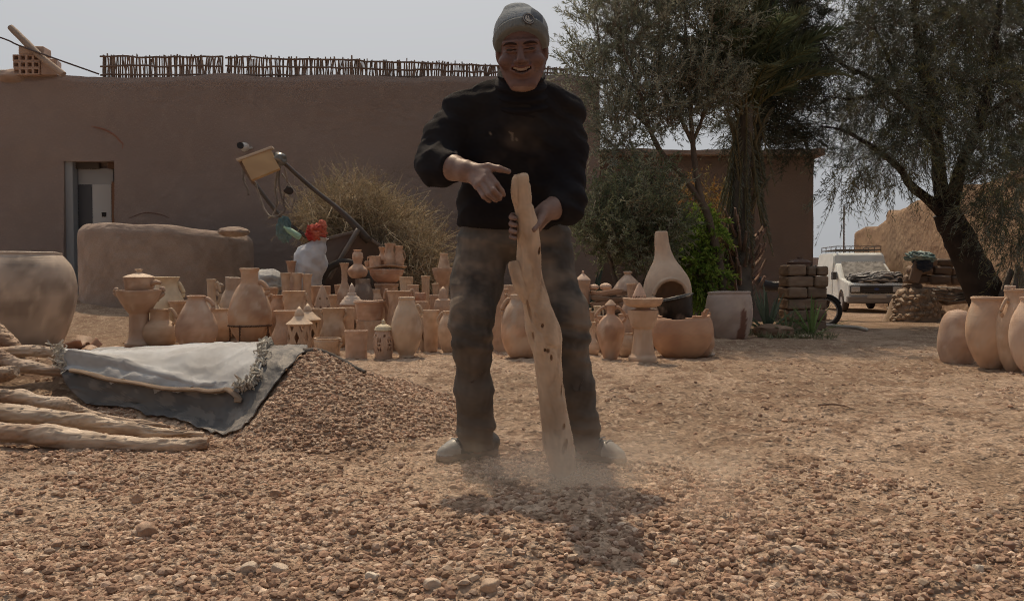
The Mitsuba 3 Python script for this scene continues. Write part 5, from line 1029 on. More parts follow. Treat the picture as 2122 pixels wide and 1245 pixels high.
vpart(van, 'cargo_box', side_prof([(1.75, .34), (1.75, 1.46), (1.83, 1.70), (1.98, 1.77), (3.85, 1.78), (3.92, 1.2), (3.9, .34)], 1.60, 1.1, 1.9, .09, .09), (.60, .62, .60))
vpart(van, 'bumper', box([-.79, -.06, .27], [.79, .16, .50], .04).subdivide(), (.16, .15, .145))
vpart(van, 'grille', box([-.70, -.012, .56], [.70, .10, .79], .02), (.02, .02, .022))
for i in range(4): vpart(van, 'grille_bar', box([-.40, -.022, .60 + .042 * i], [.40, 0, .612 + .042 * i], .003), (.05, .05, .055))
for s in (-1, 1): 
    h = vpart(van, 'headlight', box([s * .57 - .13, -.03, .59], [s * .57 + .13, .05, .76], .02), (.40, .41, .41), 'm_satin')
    vpart(h, 'lens_rim', box([s * .57 - .145, -.02, .575], [s * .57 + .145, .03, .775], .01), (.05, .05, .05))
bd = lathe([(0, 0), (.07, 0), (.07, .012), (0, .016)], 24); bd.apply_transform(trimesh.transformations.rotation_matrix(np.pi / 2, [1, 0, 0])); bd.vertices[:, 2] *= .5; bd.apply_translation([.0, -.026, .68]); vpart(van, 'badge', bd, (.03, .06, .18))
vpart(van, 'number_plate', box([-.26, -.075, .42], [.26, -.05, .53], .004), (.34, .33, .31))
ws = np.array([[-.62, .98, 1.02], [.62, .98, 1.02], [.55, 1.52, 1.38], [-.55, 1.52, 1.38]]); N = np.array([0, -.56, .83]) * .012
V8 = np.vstack([ws + N, ws - N]); vpart(van, 'windshield', trimesh.convex.convex_hull(V8), (.05, .055, .06))
for s in (-1, 1):
    q = np.array([[s * .775, 1.12, 1.02], [s * .775, 1.68, 1.02], [s * .70, 1.68, 1.36], [s * .70, 1.56, 1.36]]); vpart(van, 'side_window', trimesh.convex.convex_hull(np.vstack([q, q + [s * .02, 0, 0]])), (.04, .045, .05))
    vpart(van, 'mirror', rough(box([s * .80 - .02, 1.18, 1.0], [s * .80 + s * .14, 1.25, 1.12], .02), 0, 1), (.06, .06, .06))
    for yy in (.74, 3.05):
        wlm = lathe([(.14, -.08), (.27, -.085), (.30, -.06), (.305, 0), (.30, .06), (.27, .085), (.14, .08)], 36); wlm.apply_transform(trimesh.transformations.rotation_matrix(np.pi / 2, [0, 1, 0])); wlm.apply_translation([s * .70, yy, .305])
        wk = numbered(van + '__wheel'); m = vp(lathe([(0, -.05), (.15, -.06), (.17, -.03), (.17, .03), (.15, .06), (0, .05)], 28)); 
        hub = lathe([(0, -.05), (.15, -.06), (.17, -.03), (.17, .03), (.15, .06), (0, .05)], 28); hub.apply_transform(trimesh.transformations.rotation_matrix(np.pi / 2, [0, 1, 0])); hub.apply_translation([s * .72, yy, .305]); hub = vp(hub); put(wk, hub, 'm_satin', 35, flat(hub, (.36, .35, .34)))
        vpart(wk, 'tyre', wlm, (.07, .055, .05), 'm_plain')
rk = []
for s in (-.66, .66): rk.append(tube([[s, 1.9, 1.86], [s, 3.8, 1.86]], .018, 6)); rk.append(tube([[s, 1.9, 1.97], [s, 3.8, 1.97]], .014, 6))
for yy in (1.9, 2.55, 3.2, 3.8):
    rk.append(tube([[-.66, yy, 1.86], [.66, yy, 1.86]], .016, 6))
    for s in (-.66, -.22, .22, .66): rk.append(tube([[s, yy, 1.80], [s, yy, 1.97]], .012, 6))
rk.append(tube([[-.66, 1.9, 1.97], [.66, 1.9, 1.97]], .014, 6)); vpart(van, 'roof_rack', cat(rk), (.10, .085, .075), 'm_plain', True)
# covers over the windscreen and bonnet
cv2 = thing('windscreen_cover', 'dappled grey sheet covering the windscreen of the van', 'cover')
a, b = np.meshgrid(np.linspace(-.66, .66, 24), np.linspace(0, 1, 16), indexing='ij'); z = 1.0 + .46 * b; yv = .90 + .68 * b
P = np.stack([a * (1 - .1 * b), yv - .04 - .03 * nz(np.stack([a, b, 0 * a], -1), 5, 1), z + .03], -1).reshape(-1, 3); f = grid_faces(24, 16)
m = tm(np.vstack([P, P + [0, .02, -.02]]), np.vstack([f, f[:, ::-1] + len(P)])); m = vp(m); put(cv2, m, 'm_cloth', 40, tint(m, (.33, .32, .30), (.16, .155, .145), 14, 1, 2, .2, 30))
r = np.random.default_rng(8)
for i, lab in enumerate(('striped blanket bundled over the left of the van bonnet', 'dark rolled blanket lying along the front of the bonnet', 'black and white blanket heaped at the right of the bonnet', 'folded pale blanket under the windscreen of the van', 'dark cloth hanging over the right end of the bonnet')):
    k = thing('blanket', lab, 'blanket', None); c0 = [(-.30, .52, .98), (0, .20, .93), (.32, .46, 1.03), (.05, .78, 1.06), (.68, .34, .98)][i]; rr_ = [(.38, .28, .11), (.72, .14, .09), (.40, .32, .16), (.58, .20, .12), (.18, .26, .16)][i]
    m = trimesh.creation.icosphere(4, 1.0); m.apply_scale(rr_); q = m.vertices; m.vertices = q + np.array(m.vertex_normals) * ((fb(q * [5, 9, 12], 1, 3, i) - .5) * .16)[:, None]; q = m.vertices
    st_ = np.sin(q[:, 1] * 42 + q[:, 2] * 30 + 9 * (fb(q, 4, 2, i) - .5) + i) > (.3, .75, -.05, -.5, .6)[i]; c = np.where(st_[:, None], [.36, .35, .34], [.04, .038, .038]); m.apply_translation(c0); m = vp(m); put(k, m, 'm_cloth', 45, c)

# ---------------------------------------------------------------- adobe pillar, moped wheel, pipe, stones
y_, p_ = base_of(1674, 678, 10.6)
pl = thing('adobe_pillar', 'stubby pillar of stacked adobe blocks between plants and the lane', 'pillar')
x0, x1 = at(1633, 600, 10.6)[0], at(1716, 600, 10.6)[0]; zt_ = at(1674, 548, 10.6)[2]; n_c = 6; hc = (zt_ - p_[2] + .02) / n_c; r = np.random.default_rng(4)
for i in range(n_c):
    cuts = [x0, x0 + (x1 - x0) * (.5 if i % 2 else .66), x1]
    if i == n_c - 1: cuts = [x0, x0 + (x1 - x0) * .48, x0 + (x1 - x0) * .73, x1]
    for j in range(len(cuts) - 1):
        m = box([cuts[j] + .004, 10.6 + r.uniform(-.015, .015), p_[2] - .02 + i * hc + .003], [cuts[j + 1] - .004, 11.0, p_[2] - .02 + (i + 1) * hc - .005 - (.02 if i == n_c - 1 and j else 0)], .018).subdivide().subdivide().subdivide(); m = rough(m, .02, 8, i * 3 + j)
        part(pl, 'adobe_block', m, 'm_clay', 40, tint(m, np.array([.235, .165, .115]) * r.uniform(.75, 1.25), None, 9, 1, i + j, .1, 60))
k = thing('round_dish', 'dark round dish lying upside down on the adobe pillar', 'dish'); m = lathe([(0, 0), (.15, 0), (.16, .03), (.10, .06), (.03, .075), (.03, .10), (0, .105)], 32); m.apply_translation([at(1657, 548, 10.8)[0], 10.8, zt_ - .0]); put(k, m, 'm_clay', 45, tint(m, (.16, .10, .08)))
mo = thing('moped', 'dark moped standing behind the adobe pillar with its wheel showing', 'moped')
wy = 11.8; c = at(1709, 636, wy); Rw = 31 / FPX * wy; c[2] = float(height_at(c[:1], np.array([wy]))[0]) + Rw
ax = np.array([.45, .89, 0]) ; e1 = np.array([.89, -.45, 0]); circ = lambda R_, n=40: [c + e1 * R_ * math.cos(a) + np.array([0, 0, R_ * math.sin(a)]) for a in np.linspace(0, 2 * np.pi, n)]
wk = numbered(mo + '__wheel'); m = tube(circ(Rw * .97), .03, 10, cap=False); put(wk, m, 'm_plain', True, flat(m, (.03, .028, .028)))
m = tube(circ(Rw * .80), .012, 8, cap=False); part(wk, 'rim', m, 'm_satin', True, flat(m, (.32, .31, .30)))
for i in range(12):
    a = i / 12 * 2 * np.pi; m = tube([c + e1 * .03 * math.cos(a + .4) + [0, 0, .03 * math.sin(a + .4)], c + e1 * Rw * .8 * math.cos(a) + [0, 0, Rw * .8 * math.sin(a)]], .0025, 4); part(wk, 'spoke', m, 'm_satin', True, flat(m, (.3, .3, .3)))
m = tube([c - ax * .05, c - ax * .06 - e1 * .10 + [0, 0, .30], c - e1 * .20 + [0, 0, .58]], .018, 8, 10); part(mo, 'fork', m, 'm_satin', True, flat(m, (.06, .06, .065)))
m = tube([c + e1 * Rw * 1.14 * math.cos(a) + np.array([0, 0, Rw * 1.14 * math.sin(a)]) for a in np.linspace(.5, 2.4, 14)], .022, 8, squash=.4); part(mo, 'mudguard', m, 'm_satin', True, flat(m, (.03, .03, .035)))
m = tube([c - e1 * .20 + [0, 0, .58], c - e1 * .45 + [0, 0, .40], c - e1 * .8 + [0, 0, .36], c - e1 * 1.0 + [0, 0, .5]], [.03, .06, .08, .05], 10, 20); part(mo, 'frame', m, 'm_satin', True, flat(m, (.05, .045, .05)))
m = tube([c - e1 * .16 + ax * .25 + [0, 0, .66], c - e1 * .22 + [0, 0, .60], c - e1 * .16 - ax * .25 + [0, 0, .66]], .012, 8, 10); part(mo, 'handlebar', m, 'm_satin', True, flat(m, (.05, .05, .05)))
k = thing('white_pipe', 'thin whitish plastic pipe lying on the ground beside the pillar', 'pipe'); q = [base_of(u, v, None)[1] + [0, 0, .03] for u, v in ((1650, 673), (1700, 677), (1770, 682), (1796, 687))]; m = tube(q, .022, 10, 24); put(k, m, 'm_satin', True, tint(m, (.56, .53, .48)))
k = thing('garden_hose', 'thin yellowish hose curving over the ground below the pipe', 'hose'); q = [base_of(u, v, None)[1] + [0, 0, .02] for u, v in ((1638, 699), (1668, 697), (1694, 694), (1706, 688), (1700, 681), (1696, 676))]; m = tube(q, .011, 8, 40); put(k, m, 'm_satin', True, flat(m, (.48, .44, .28)))
for i, (u, v, w, h, lab) in enumerate(((1596, 698, 62, 26, 'large flat brown stone in front of the agave'), (1622, 699, 40, 24, 'squared brown stone right of the large flat stone'), (1668, 700, 24, 8, 'small pale stone near the end of the hose'))):
    k = thing('stone', lab, 'stone'); yy, pp = base_of(u, v, None); m = rough(box([-.5, -.35, 0], [.5, .35, 1], .2).subdivide().subdivide().subdivide(), .12, 1.8, i + 4); m.apply_scale(np.array([w, w, h]) / FPX * yy); m.apply_translation(pp); put(k, m, 'm_clay', 35, tint(m, ((.27, .175, .12), (.32, .215, .15), (.46, .36, .28))[i]))

def lump(name, lab, catg, u, v, d, su, sv, sd, col, alt, seed, amp=.16, sc=3.0, rz=0.0, ry=0.0, bs='m_cloth', group=None):
    k = thing(name, lab, catg, group); m = trimesh.creation.icosphere(4, 1.0); q = m.vertices; q = np.sign(q) * np.abs(q) ** .85; m = tm(q, m.faces); m = rough(m, amp, sc, seed, 4); m.apply_scale([su / FPX * d, sd, sv / FPX * d]); m = place(m, at(u, v, d), rz, 0, ry); put(k, m, bs, 50, tint(m, col, alt, 7, 1, seed, .05)); return k

# ---------------------------------------------------------------- rubble and stone heap under the tamarisk
HY = 13.6
sh = thing('stone_heap', 'sunlit heap of small broken stones in front of the tamarisk trunk', 'heap'); r = np.random.default_rng(12)
c = np.array([at(1893, 660, HY)[0], HY, 0]); c[2] = float(height_at(c[:1], c[1:2])[0]); hw, hh = 58 / FPX * HY, 74 / FPX * HY
m = rough(lathe([(hw * 1.05, -.1), (hw, 0), (hw * .78, hh * .5), (hw * .55, hh * .9), (0, hh * .97)][::-1], 28).subdivide(), .03, 6); m.apply_translation(c); part(sh, 'core', m, 'm_clay', 30, tint(m, (.34, .25, .18), None, 12))
def rubble_stone(seed): 
    m = rough(trimesh.creation.icosphere(1, 1.0), .28, 1.4, seed); m.apply_scale([1, .8, .6]); return m
proto = [rubble_stone(i) for i in range(6)]
for i in range(150):
    a = r.uniform(-np.pi * .95, np.pi * -.02) if i < 120 else r.uniform(0, 2 * np.pi); t = r.uniform(0, 1); R_ = np.interp(t, [0, .5, .9, 1], [hw, hw * .78, hw * .55, hw * .2]); q = c + [math.cos(a) * R_, math.sin(a) * R_, t * hh * .95]
    m = place(proto[i % 6], q, r.uniform(0, 6), r.uniform(-.6, .6), r.uniform(-.6, .6), r.uniform(.035, .075)); part(sh, 'stone', m, 'm_clay', 25, flat(m, np.array([.37, .28, .205]) * r.uniform(.6, 1.3)))
BL = [(1898, 588, 46, 18), (1942, 590, 44, 20), (1985, 592, 40, 20), (1905, 569, 44, 17), (1948, 570, 40, 18), (1984, 572, 36, 18), (1918, 552, 40, 16), (1958, 553, 38, 16), (1932, 622, 50, 26), (1975, 630, 52, 24), (1985, 612, 40, 18), (1890, 606, 36, 18)]
for i, (u, v, w, h) in enumerate(BL):
    k = thing('mud_brick', ('leftmost', 'middle', 'rightmost')[i % 3] + ' dark mud brick in the ' + ('third', 'second', 'top', 'lowest')[i // 3] + ' course of the stack by the tamarisk' if i not in (8, 11) else ('last' if i == 8 else 'odd') + ' dark mud brick beside the stack by the tamarisk', 'brick', 'mud bricks stacked by the tamarisk'); yb = 13.9 + r.uniform(-.1, .1) - (.35 if v > 600 else 0)
    m = rough(box([-w / 2, -w / 3, 0], [w / 2, w / 3, h], 4).subdivide().subdivide(), 2.5, .12, i); m.apply_scale(1 / FPX * yb); m = place(m, at(u, v, yb), r.uniform(-.2, .2), 0, r.uniform(-.1, .1)); put(k, m, 'm_clay', 35, tint(m, np.array([.22, .155, .115]) * r.uniform(.7, 1.3)))
k = thing('mud_brick', 'slab leaning upright against the brick stack', 'slab'); m = rough(box([-.10, -.03, -.02], [.10, .03, .34], .015).subdivide().subdivide(), .01, 9); m = place(m, at(1893, 583, 13.5), .3, 0, .35); put(k, m, 'm_clay', 35, tint(m, (.26, .19, .15)))
lump('blue_cloth', 'faded blue green cloth crumpled on top of the brick stack', 'cloth', 1908, 533, 13.6, 27, 11, .22, (.18, .29, .31), (.34, .42, .42), 6, .45, 3.0, ry=.12)
lump('dark_cloth', 'dark blue cloth hanging below the faded blue green one', 'cloth', 1912, 548, 13.55, 18, 15, .16, (.04, .05, .075), (.07, .08, .10), 9, .35, 3.0)
for i in range(5):
    k = thing('old_sheet', ('lowest', 'second lowest', 'middle', 'second highest', 'topmost')[i] + ' thin bent sheet in the pile left of the domed jar', 'sheet', 'bent sheets lying in the rubble'); w = r.uniform(.25, .36); q = at(1968 + 4 * i, 622 - 6 * i, 13.0); m = tube([q + [-w, 0, .03], q + [0, -.1, r.uniform(-.03, .0)], q + [w, 0, r.uniform(0, .05)]], .10, 8, 14, squash=.10); put(k, m, 'm_satin', True, tint(m, np.array([.30, .27, .24]) * r.uniform(.5, 1.4)))
for i, (ua, va, ub, vb, lab) in enumerate(((2066, 640, 2096, 560, 'leftmost plank leaning in the shade behind the right hand jars'), (2092, 640, 2112, 552, 'middle plank leaning in the shade behind the right hand jars'), (2122, 640, 2112, 556, 'rightmost plank leaning in the shade behind the right hand jars'))):
    k = thing('plank', lab, 'plank', 'planks leaning behind the jars'); m = beam(at(ua, va, 11.6), at(ub, vb, 12.1), .10, .03, up=(0, 1, 0)); put(k, rough(m.subdivide().subdivide(), .004, 9), 'm_wood', 30, tint(m.subdivide().subdivide(), (.15, .12, .10)))

# ---------------------------------------------------------------- tipped cart, harness, sacks and brushwood
CY = 10.3
ct = thing('tipped_cart', 'old dark metal handcart tipped up with its shafts in the air', 'cart')
def bar(parent, name, rows, rad, c, bs='m_satin', n=14, sides=10, **k):
    m = tube([at(*q) for q in rows], rad, sides, n, **k); part(parent, name, m, bs, True, tint(m, c, np.asarray(c) * .6, 9, 1, 2, .15, 40))
DKM = (.075, .06, .052)
bar(ct, 'shaft', [(568, 318, CY - .1), (640, 384, CY), (700, 432, CY), (738, 470, CY + .05), (765, 500, CY + .1)], [.026, .028, .032, .05, .05], DKM)
bar(ct, 'shaft', [(508, 352, CY + .8), (585, 452, CY + .8), (650, 500, CY + .8)], [.028, .030, .034], DKM)
bar(ct, 'strut', [(742, 476, CY - .05), (716, 520, CY - .15), (682, 578, CY - .2)], [.034, .03, .026], (.16, .135, .12))
V = np.array([at(u, v, d) for u, v, d in ((655, 500, CY + .15), (742, 478, CY + .1), (802, 520, CY + .3), (812, 598, CY + .5), (640, 610, CY + .1), (700, 490, CY + .9), (790, 500, CY + 1.1), (815, 600, CY + 1.2), (650, 610, CY + 1.0))])
m = trimesh.convex.convex_hull(V); m = tm(m.vertices, m.faces).subdivide().subdivide().subdivide(); part(ct, 'tray', rough(m, .015, 5), 'm_satin', 30, tint(m, (.10, .065, .055), (.06, .045, .042), 4, 1, 2, .1))
for q in (((655, 500, CY + .12), (742, 479, CY + .06)), ((742, 479, CY + .06), (803, 520, CY + .26)), ((655, 500, CY + .12), (640, 608, CY + .06))): m = beam(at(*q[0]), at(*q[1]), .035, .035); part(ct, 'edge_rail', m, 'm_satin', 30, flat(m, (.13, .105, .09)))
wl = at(716, 615, CY - .32); m = tube([wl + [.30 * math.cos(a), -.02 * math.sin(a), .30 * math.sin(a) + .12] for a in np.linspace(0, 2 * np.pi, 32)], .045, 8, cap=False); part(ct, 'wheel', m, 'm_plain', True, flat(m, (.05, .045, .042)))
# yoke board at the end of the shafts
yk = numbered(ct + '__seat_board'); q = np.array([at(u, v, d) for u, v, d in ((501, 331, CY - .2), (562, 311, CY - .2), (582, 352, CY - .28), (524, 376, CY - .28))]); n_ = np.cross(q[1] - q[0], q[3] - q[0]); n_ /= np.linalg.norm(n_); m = trimesh.convex.convex_hull(np.vstack([q, q - n_ * .05])); m = tm(m.vertices, m.faces).subdivide().subdivide(); put(yk, m, 'm_wood', 30, tint(m, (.46, .33, .19), (.38, .26, .15), 8))
m = beam(at(492, 333, CY - .22), at(566, 306, CY - .22), .09, .03); part(ct, 'top_rail', m, 'm_wood', 30, tint(m, (.52, .44, .36)))
m = beam(at(496, 330, CY - .15), at(526, 380, CY - .2), .04, .04); part(ct, 'side_rail', m, 'm_wood', 30, tint(m, (.17, .12, .09)))
m = rough(trimesh.creation.icosphere(3, .085), .03, 12); m.apply_translation(at(580, 330, CY - .2)); part(ct, 'bracket_knob', m, 'm_metal', 45, flat(m, (.20, .20, .19)))
hn = thing('harness_straps', 'tangle of worn harness straps hanging from the raised cart shafts', 'harness')
HS = [[(528, 376), (536, 400), (546, 430), (558, 447), (572, 450)], [(580, 345), (578, 380), (586, 420), (590, 436), (572, 452)], [(590, 350), (596, 380), (588, 410), (600, 432), (604, 430), (600, 412)], [(576, 350), (570, 390), (574, 420), (566, 446), (556, 452)], [(507, 350), (504, 372), (512, 390), (515, 404)], [(505, 335), (503, 360), (508, 376)], [(584, 360), (606, 392), (612, 405), (602, 440)]]
for i, h in enumerate(HS): m = tube([at(u, v, CY - .12 + .03 * i) for u, v in h], .024, 6, 30, squash=.45); part(hn, 'strap', rough(m, .006, 30), 'm_cloth', True, tint(m, ((.30, .27, .24), (.20, .175, .16), (.34, .30, .26))[i % 3], None, 20))
m = rough(trimesh.creation.icosphere(3, .05), .03, 16, 2); m.apply_translation(at(598, 396, CY - .1)); part(hn, 'buckle_knot', m, 'm_cloth', 45, flat(m, (.05, .045, .045)))
k = thing('white_sack', 'full white sack leaning against the tipped cart', 'sack'); m = tube([at(u, v, 9.9) for u, v in ((622, 612), (630, 590), (637, 560), (646, 530), (656, 508), (660, 497), (662, 490))], np.array([30, 44, 45, 38, 27, 22, 27]) / FPX * 9.9, 40, 70, squash=.75)
q = m.vertices; m.vertices = q + np.array(m.vertex_normals) * ((fb(q, 5, 3, 2) - .5) * .10 + (fb(q * [3, 3, 1], 6, 2, 7) - .5) * .05)[:, None]; put(k, m, 'm_cloth', 60, tint(m, (.58, .60, .64), (.44, .45, .48), 7, 1, 4, .05))
lump('red_cloth', 'bundle of red cloth stuffed into the mouth of the white sack', 'cloth', 655, 482, 9.85, 19, 17, .12, (.36, .05, .045), (.50, .17, .12), 2, .45, 4.2)
lump('red_cloth', 'small red tuft sticking out above the bundle of red cloth', 'cloth', 668, 468, 9.85, 8, 12, .06, (.42, .07, .06), (.50, .17, .12), 8, .4, 3.2)
lump('grey_sack', 'low pale sack lying left of the slender bottles behind the amphora', 'sack', 556, 584, 10.2, 30, 26, .25, (.50, .50, .48), (.34, .34, .34), 3, .2, 2.6)
k = thing('green_bottle', 'pale green plastic bottle hanging in the straps beside the red cloth', 'bottle'); m = lathe([(0, 0), (.034, 0), (.040, .02), (.038, .15), (.02, .20), (.013, .21), (.013, .235), (0, .235)], 24); m = place(m, at(622, 492, 9.9), 0, 0, -1.0); put(k, m, 'm_satin', 40, tint(m, (.32, .50, .36), (.20, .34, .26), 10))
lump('blue_rag', 'dark blue green rag hanging below the harness straps', 'rag', 588, 476, 10.0, 15, 26, .06, (.08, .13, .14), (.14, .20, .20), 5, .35, 3.5)
bp_ = thing('brushwood_pile', 'big heap of dry tangled brushwood behind the tipped cart', 'brushwood'); r = np.random.default_rng(77)
BB = [(725, 425, 85, 55, 11.6, .7), (800, 475, 95, 62, 11.5, .7), (870, 525, 58, 60, 11.3, .6), (668, 450, 55, 46, 11.5, .6), (640, 470, 35, 30, 11.4, .4), (745, 480, 100, 70, 11.7, .8), (840, 570, 90, 60, 11.4, .7)]
p, d, c = in_blobs(BB, 5200, r, .5, .33, 2.2, 3); n = len(p)
D = d * .7 + r.normal(size=(n, 3)) * .65 + [.2, 0, .12]; D /= np.linalg.norm(D, axis=1, keepdims=True); L = r.uniform(.18, .48, n); B = r.normal(size=(n, 3)) * .22
ts = np.linspace(0, 1, 4); S = p[:, None] + D[:, None] * (ts * L[:, None])[..., None] + B[:, None] * (ts * ts * L[:, None])[..., None]; a = np.cross(D, [.3, .2, .93]); a /= np.linalg.norm(a, axis=1, keepdims=True); b = np.cross(D, a); w = (np.array([1, .85, .6, .25])[None] * r.uniform(.003, .006, (n, 1)))
ring = np.stack([a, -.5 * a + .87 * b, -.5 * a - .87 * b], 1); V = S[:, :, None] + ring[:, None] * w[..., None, None]; F = grid_faces(4, 3, True); m = tm(V.reshape(-1, 3), (F[None] + (np.arange(n) * 12)[:, None, None]).reshape(-1, 3))
cc = np.array([[.40, .33, .235], [.50, .42, .30], [.29, .23, .165], [.37, .32, .21]])[r.integers(0, 4, n)] * r.uniform(.7, 1.25, (n, 1)); part(bp_, 'branches', m, 'm_plain', False, np.repeat(cc, 12, 0), kind='stuff')
k = r.integers(0, n, 22000); t = r.uniform(.2, 1, 22000); P = p[k] + D[k] * (t * L[k])[:, None] + B[k] * (t * t * L[k])[:, None]; m, c2 = leaves(P, D[k] * .6 + r.normal(size=(22000, 3)) * .7, r.uniform(.03, .08, 22000), .005, r, cc[k] * r.uniform(.8, 1.2, (22000, 1))); part(bp_, 'dry_sprigs', m, 'm_leaf', False, np.clip(c2, 0, 1), kind='stuff')
m = cat([place(rough(trimesh.creation.icosphere(3, 1), .2, 2, i), at(b[0], b[1] + 14, b[4] + .25), s=1.0) if False else tm(rough(trimesh.creation.icosphere(3, 1), .2, 2, i).vertices * [b[2] * .72 / FPX * b[4], b[5] * .6, b[3] * .7 / FPX * b[4]] + at(b[0], b[1] + 14, b[4] + .25), trimesh.creation.icosphere(3, 1).faces) for i, b in enumerate(BB)])
part(bp_, 'dense_core', m, 'm_plain', 60, tint(m, (.38, .31, .22), (.30, .24, .17), 20, 1, 1, .3, 60), kind='stuff')

# ---------------------------------------------------------------- the man
me = thing('person', 'smiling man in a knit cap, black jumper and dusty trousers holding a log', 'person')
def poly(p, rows, k=.02):
    """Soft union of the tapered bones through rows of (point, radius)."""
    d = None
    for (a, ra), (b, rb) in zip(rows[:-1], rows[1:]):
        e = cone(p, a, b, ra, rb); d = e if d is None else smin(d, e, k)
    return d
# --- head, modelled upright with the face towards -y, then nodded and set on the neck
HC = at(1081, 102, 2.86); HR = trimesh.transformations.euler_matrix(math.radians(15), math.radians(-3), math.radians(-4), 'sxyz')[:3, :3]; HS = 1.05
def head_sdf(q):
    d = ell(q, (0, .020, .040), (.077, .098, .080)); d = smin(d, ell(q, (0, -.026, -.040), (.064, .064, .078)), .03)
    for s in (-1, 1):
        d = smin(d, cone(q, (s * .052, .0, -.045), (s * .026, -.060, -.110), .026, .020), .025)
        d = smin(d, ell(q, (s * .048, -.060, -.036), (.027, .024, .023)), .016)                   # raised cheeks
        d = smin(d, ell(q, (s * .078, .010, -.012), (.010, .020, .031)), .008)                    # ears
        d = smin(d, cone(q, (s * .012, -.086, .020), (s * .050, -.070, .019), .011, .010), .014)  # brow
    d = smin(d, ell(q, (0, -.074, -.115), (.024, .018, .018)), .02)
    for s in (-1, 1): d = smax(d, -ell(q, (s * .032, -.096, .001), (.020, .017, .011)), .010)   # sockets
    d = smin(d, cone(q, (0, -.088, .006), (0, -.110, -.034), .0085, .0125), .010)                 # nose
    for s in (-1, 1):
        d = smin(d, ell(q, (s * .0155, -.098, -.038), (.0095, .011, .008)), .007)
        d = smax(d, -ell(q, (s * .008, -.106, -.047), (.0040, .0045, .0035)), .003)
        d = smin(d, cone(q, (s * .014, -.0885, .0045), (s * .049, -.0775, .0045), .0042, .0038), .004)      # upper lid
        d = smin(d, cone(q, (s * .016, -.0885, -.0075), (s * .047, -.0785, -.006), .0044, .0040), .006)   # lower lid
    d = smin(d, ell(q, (0, -.082, -.060), (.034, .020, .022)), .016)                              # muzzle
    # laughing mouth: a crescent cut, lips round it
    up = [(-.032, -.086, -.0485), (-.017, -.098, -.0560), (0, -.1025, -.0580), (.017, -.098, -.0560), (.032, -.086, -.0485)]
    lo = [(-.032, -.086, -.0485), (-.018, -.094, -.0695), (0, -.098, -.0765), (.018, -.094, -.0695), (.032, -.086, -.0485)]
    for P, r in ((up, .0042), (lo, .0052)): d = smin(d, poly(q, [(a, r) for a in P], .004), .006)
    cut = None
    for t in (.18, .34, .5, .66, .82):
        for w in (.3, .5, .7):
            a = np.array([np.interp(t, np.linspace(0, 1, 5), [b[i] for b in up]) for i in range(3)]); b_ = np.array([np.interp(t, np.linspace(0, 1, 5), [b[i] for b in lo]) for i in range(3)]); c = a * (1 - w) + b_ * w
            e = ell(q, c + [0, .004, 0], (.0085, .016, .0036 if .3 < t < .7 else .0026)); cut = e if cut is None else smin(cut, e, .004)
    d = smax(d, -cut, .003)
    for s in (-1, 1): d = smax(d, -(cone(q, (s * .024, -.094, -.034), (s * .043, -.082, -.060), .0022, .0030)), .007)   # smile folds
    d = smin(d, cone(q, (0, .030, -.08), (0, .115, -.20), .054, .060), .03)
    return d
hm = surface_net(head_sdf, (-.10, -.13, -.22), (.10, .19, .14), .0030)
hq = hm.vertices.copy()
def to_world(m): return tm(m.vertices @ HR.T * HS + HC, m.faces)
# --- hands and arms
H = lambda u, v, d: at(u, v, d)
def hand_r(p):
    w1, w2 = H(984, 352, 2.80), H(980, 367, 2.80); kn = [H(1011, 358, 2.745), H(1006, 369, 2.735), H(998, 379, 2.735), H(989, 386, 2.745)]
    d = poly(p, [(H(900, 342, 2.93), .043), (H(940, 348, 2.86), .041), (H(966, 355, 2.815), .034), (H(983, 360, 2.80), .028)])
    for i, k in enumerate(kn): d = smin(d, cone(p, w1 if i < 2 else w2, k, .019, .0135), .014)
    F = [[(1029, 381, 2.715), (1040, 396, 2.725), (1044, 404, 2.740)], [(1023, 394, 2.70), (1035, 407, 2.725), (1036, 412, 2.745)], [(1013, 403, 2.70), (1025, 413, 2.725), (1028, 416, 2.745)], [(1002, 407, 2.715), (1012, 415, 2.735), (1015, 417, 2.75)]]
    for i, (k, f) in enumerate(zip(kn, F)):
        s = (1, 1.04, 1, .88)[i]; d = smin(d, poly(p, [(k, .0112 * s), (H(*f[0]), .0094 * s), (H(*f[1]), .0084 * s), (H(*f[2]), .0074 * s)], .004), .0032)
    return smin(d, poly(p, [(H(990, 350, 2.785), .016), (H(1012, 346, 2.755), .0135), (H(1034, 350, 2.74), .0112), (H(1054, 355.5, 2.742), .0088)], .006), .008)
def hand_l(p):
    d = poly(p, [(H(1185, 415, 3.0), .045), (H(1152, 430, 2.94), .040), (H(1136, 436, 2.905), .032), (H(1128, 440, 2.895), .030)])
    for i, v in enumerate((443, 457, 471, 484)):
        s = (1, 1.04, 1, .88)[i]; b = H(1104, v + 2, 2.888); d = smin(d, cone(p, H(1127, 436 + 6 * i, 2.892), b, .019, .0145), .012)
        d = smin(d, poly(p, [(b, .0130 * s), (H(1078, v + 2, 2.886), .0108 * s), (H(1062, v + 4, 2.855), .0100 * s), (H(1060, v + 7, 2.812), .0092 * s), (H(1068, v + 10, 2.790), .0078 * s)], .004), .0035)
    return smin(d, poly(p, [(H(1128, 438, 2.875), .017), (H(1121, 452, 2.845), .0135), (H(1114, 466, 2.815), .0112), (H(1106, 476, 2.795), .0086)], .006), .008)
hr = surface_net(hand_r, H(890, 425, 2.67), H(1068, 322, 2.98), .0032); hl = surface_net(hand_l, H(1047, 512, 2.74), H(1200, 385, 3.05), .0032)
SH = {-1: H(960, 236, 3.05), 1: H(1166, 238, 3.07)}; EL = {-1: H(905, 338, 2.97), 1: H(1175, 390, 3.04)}
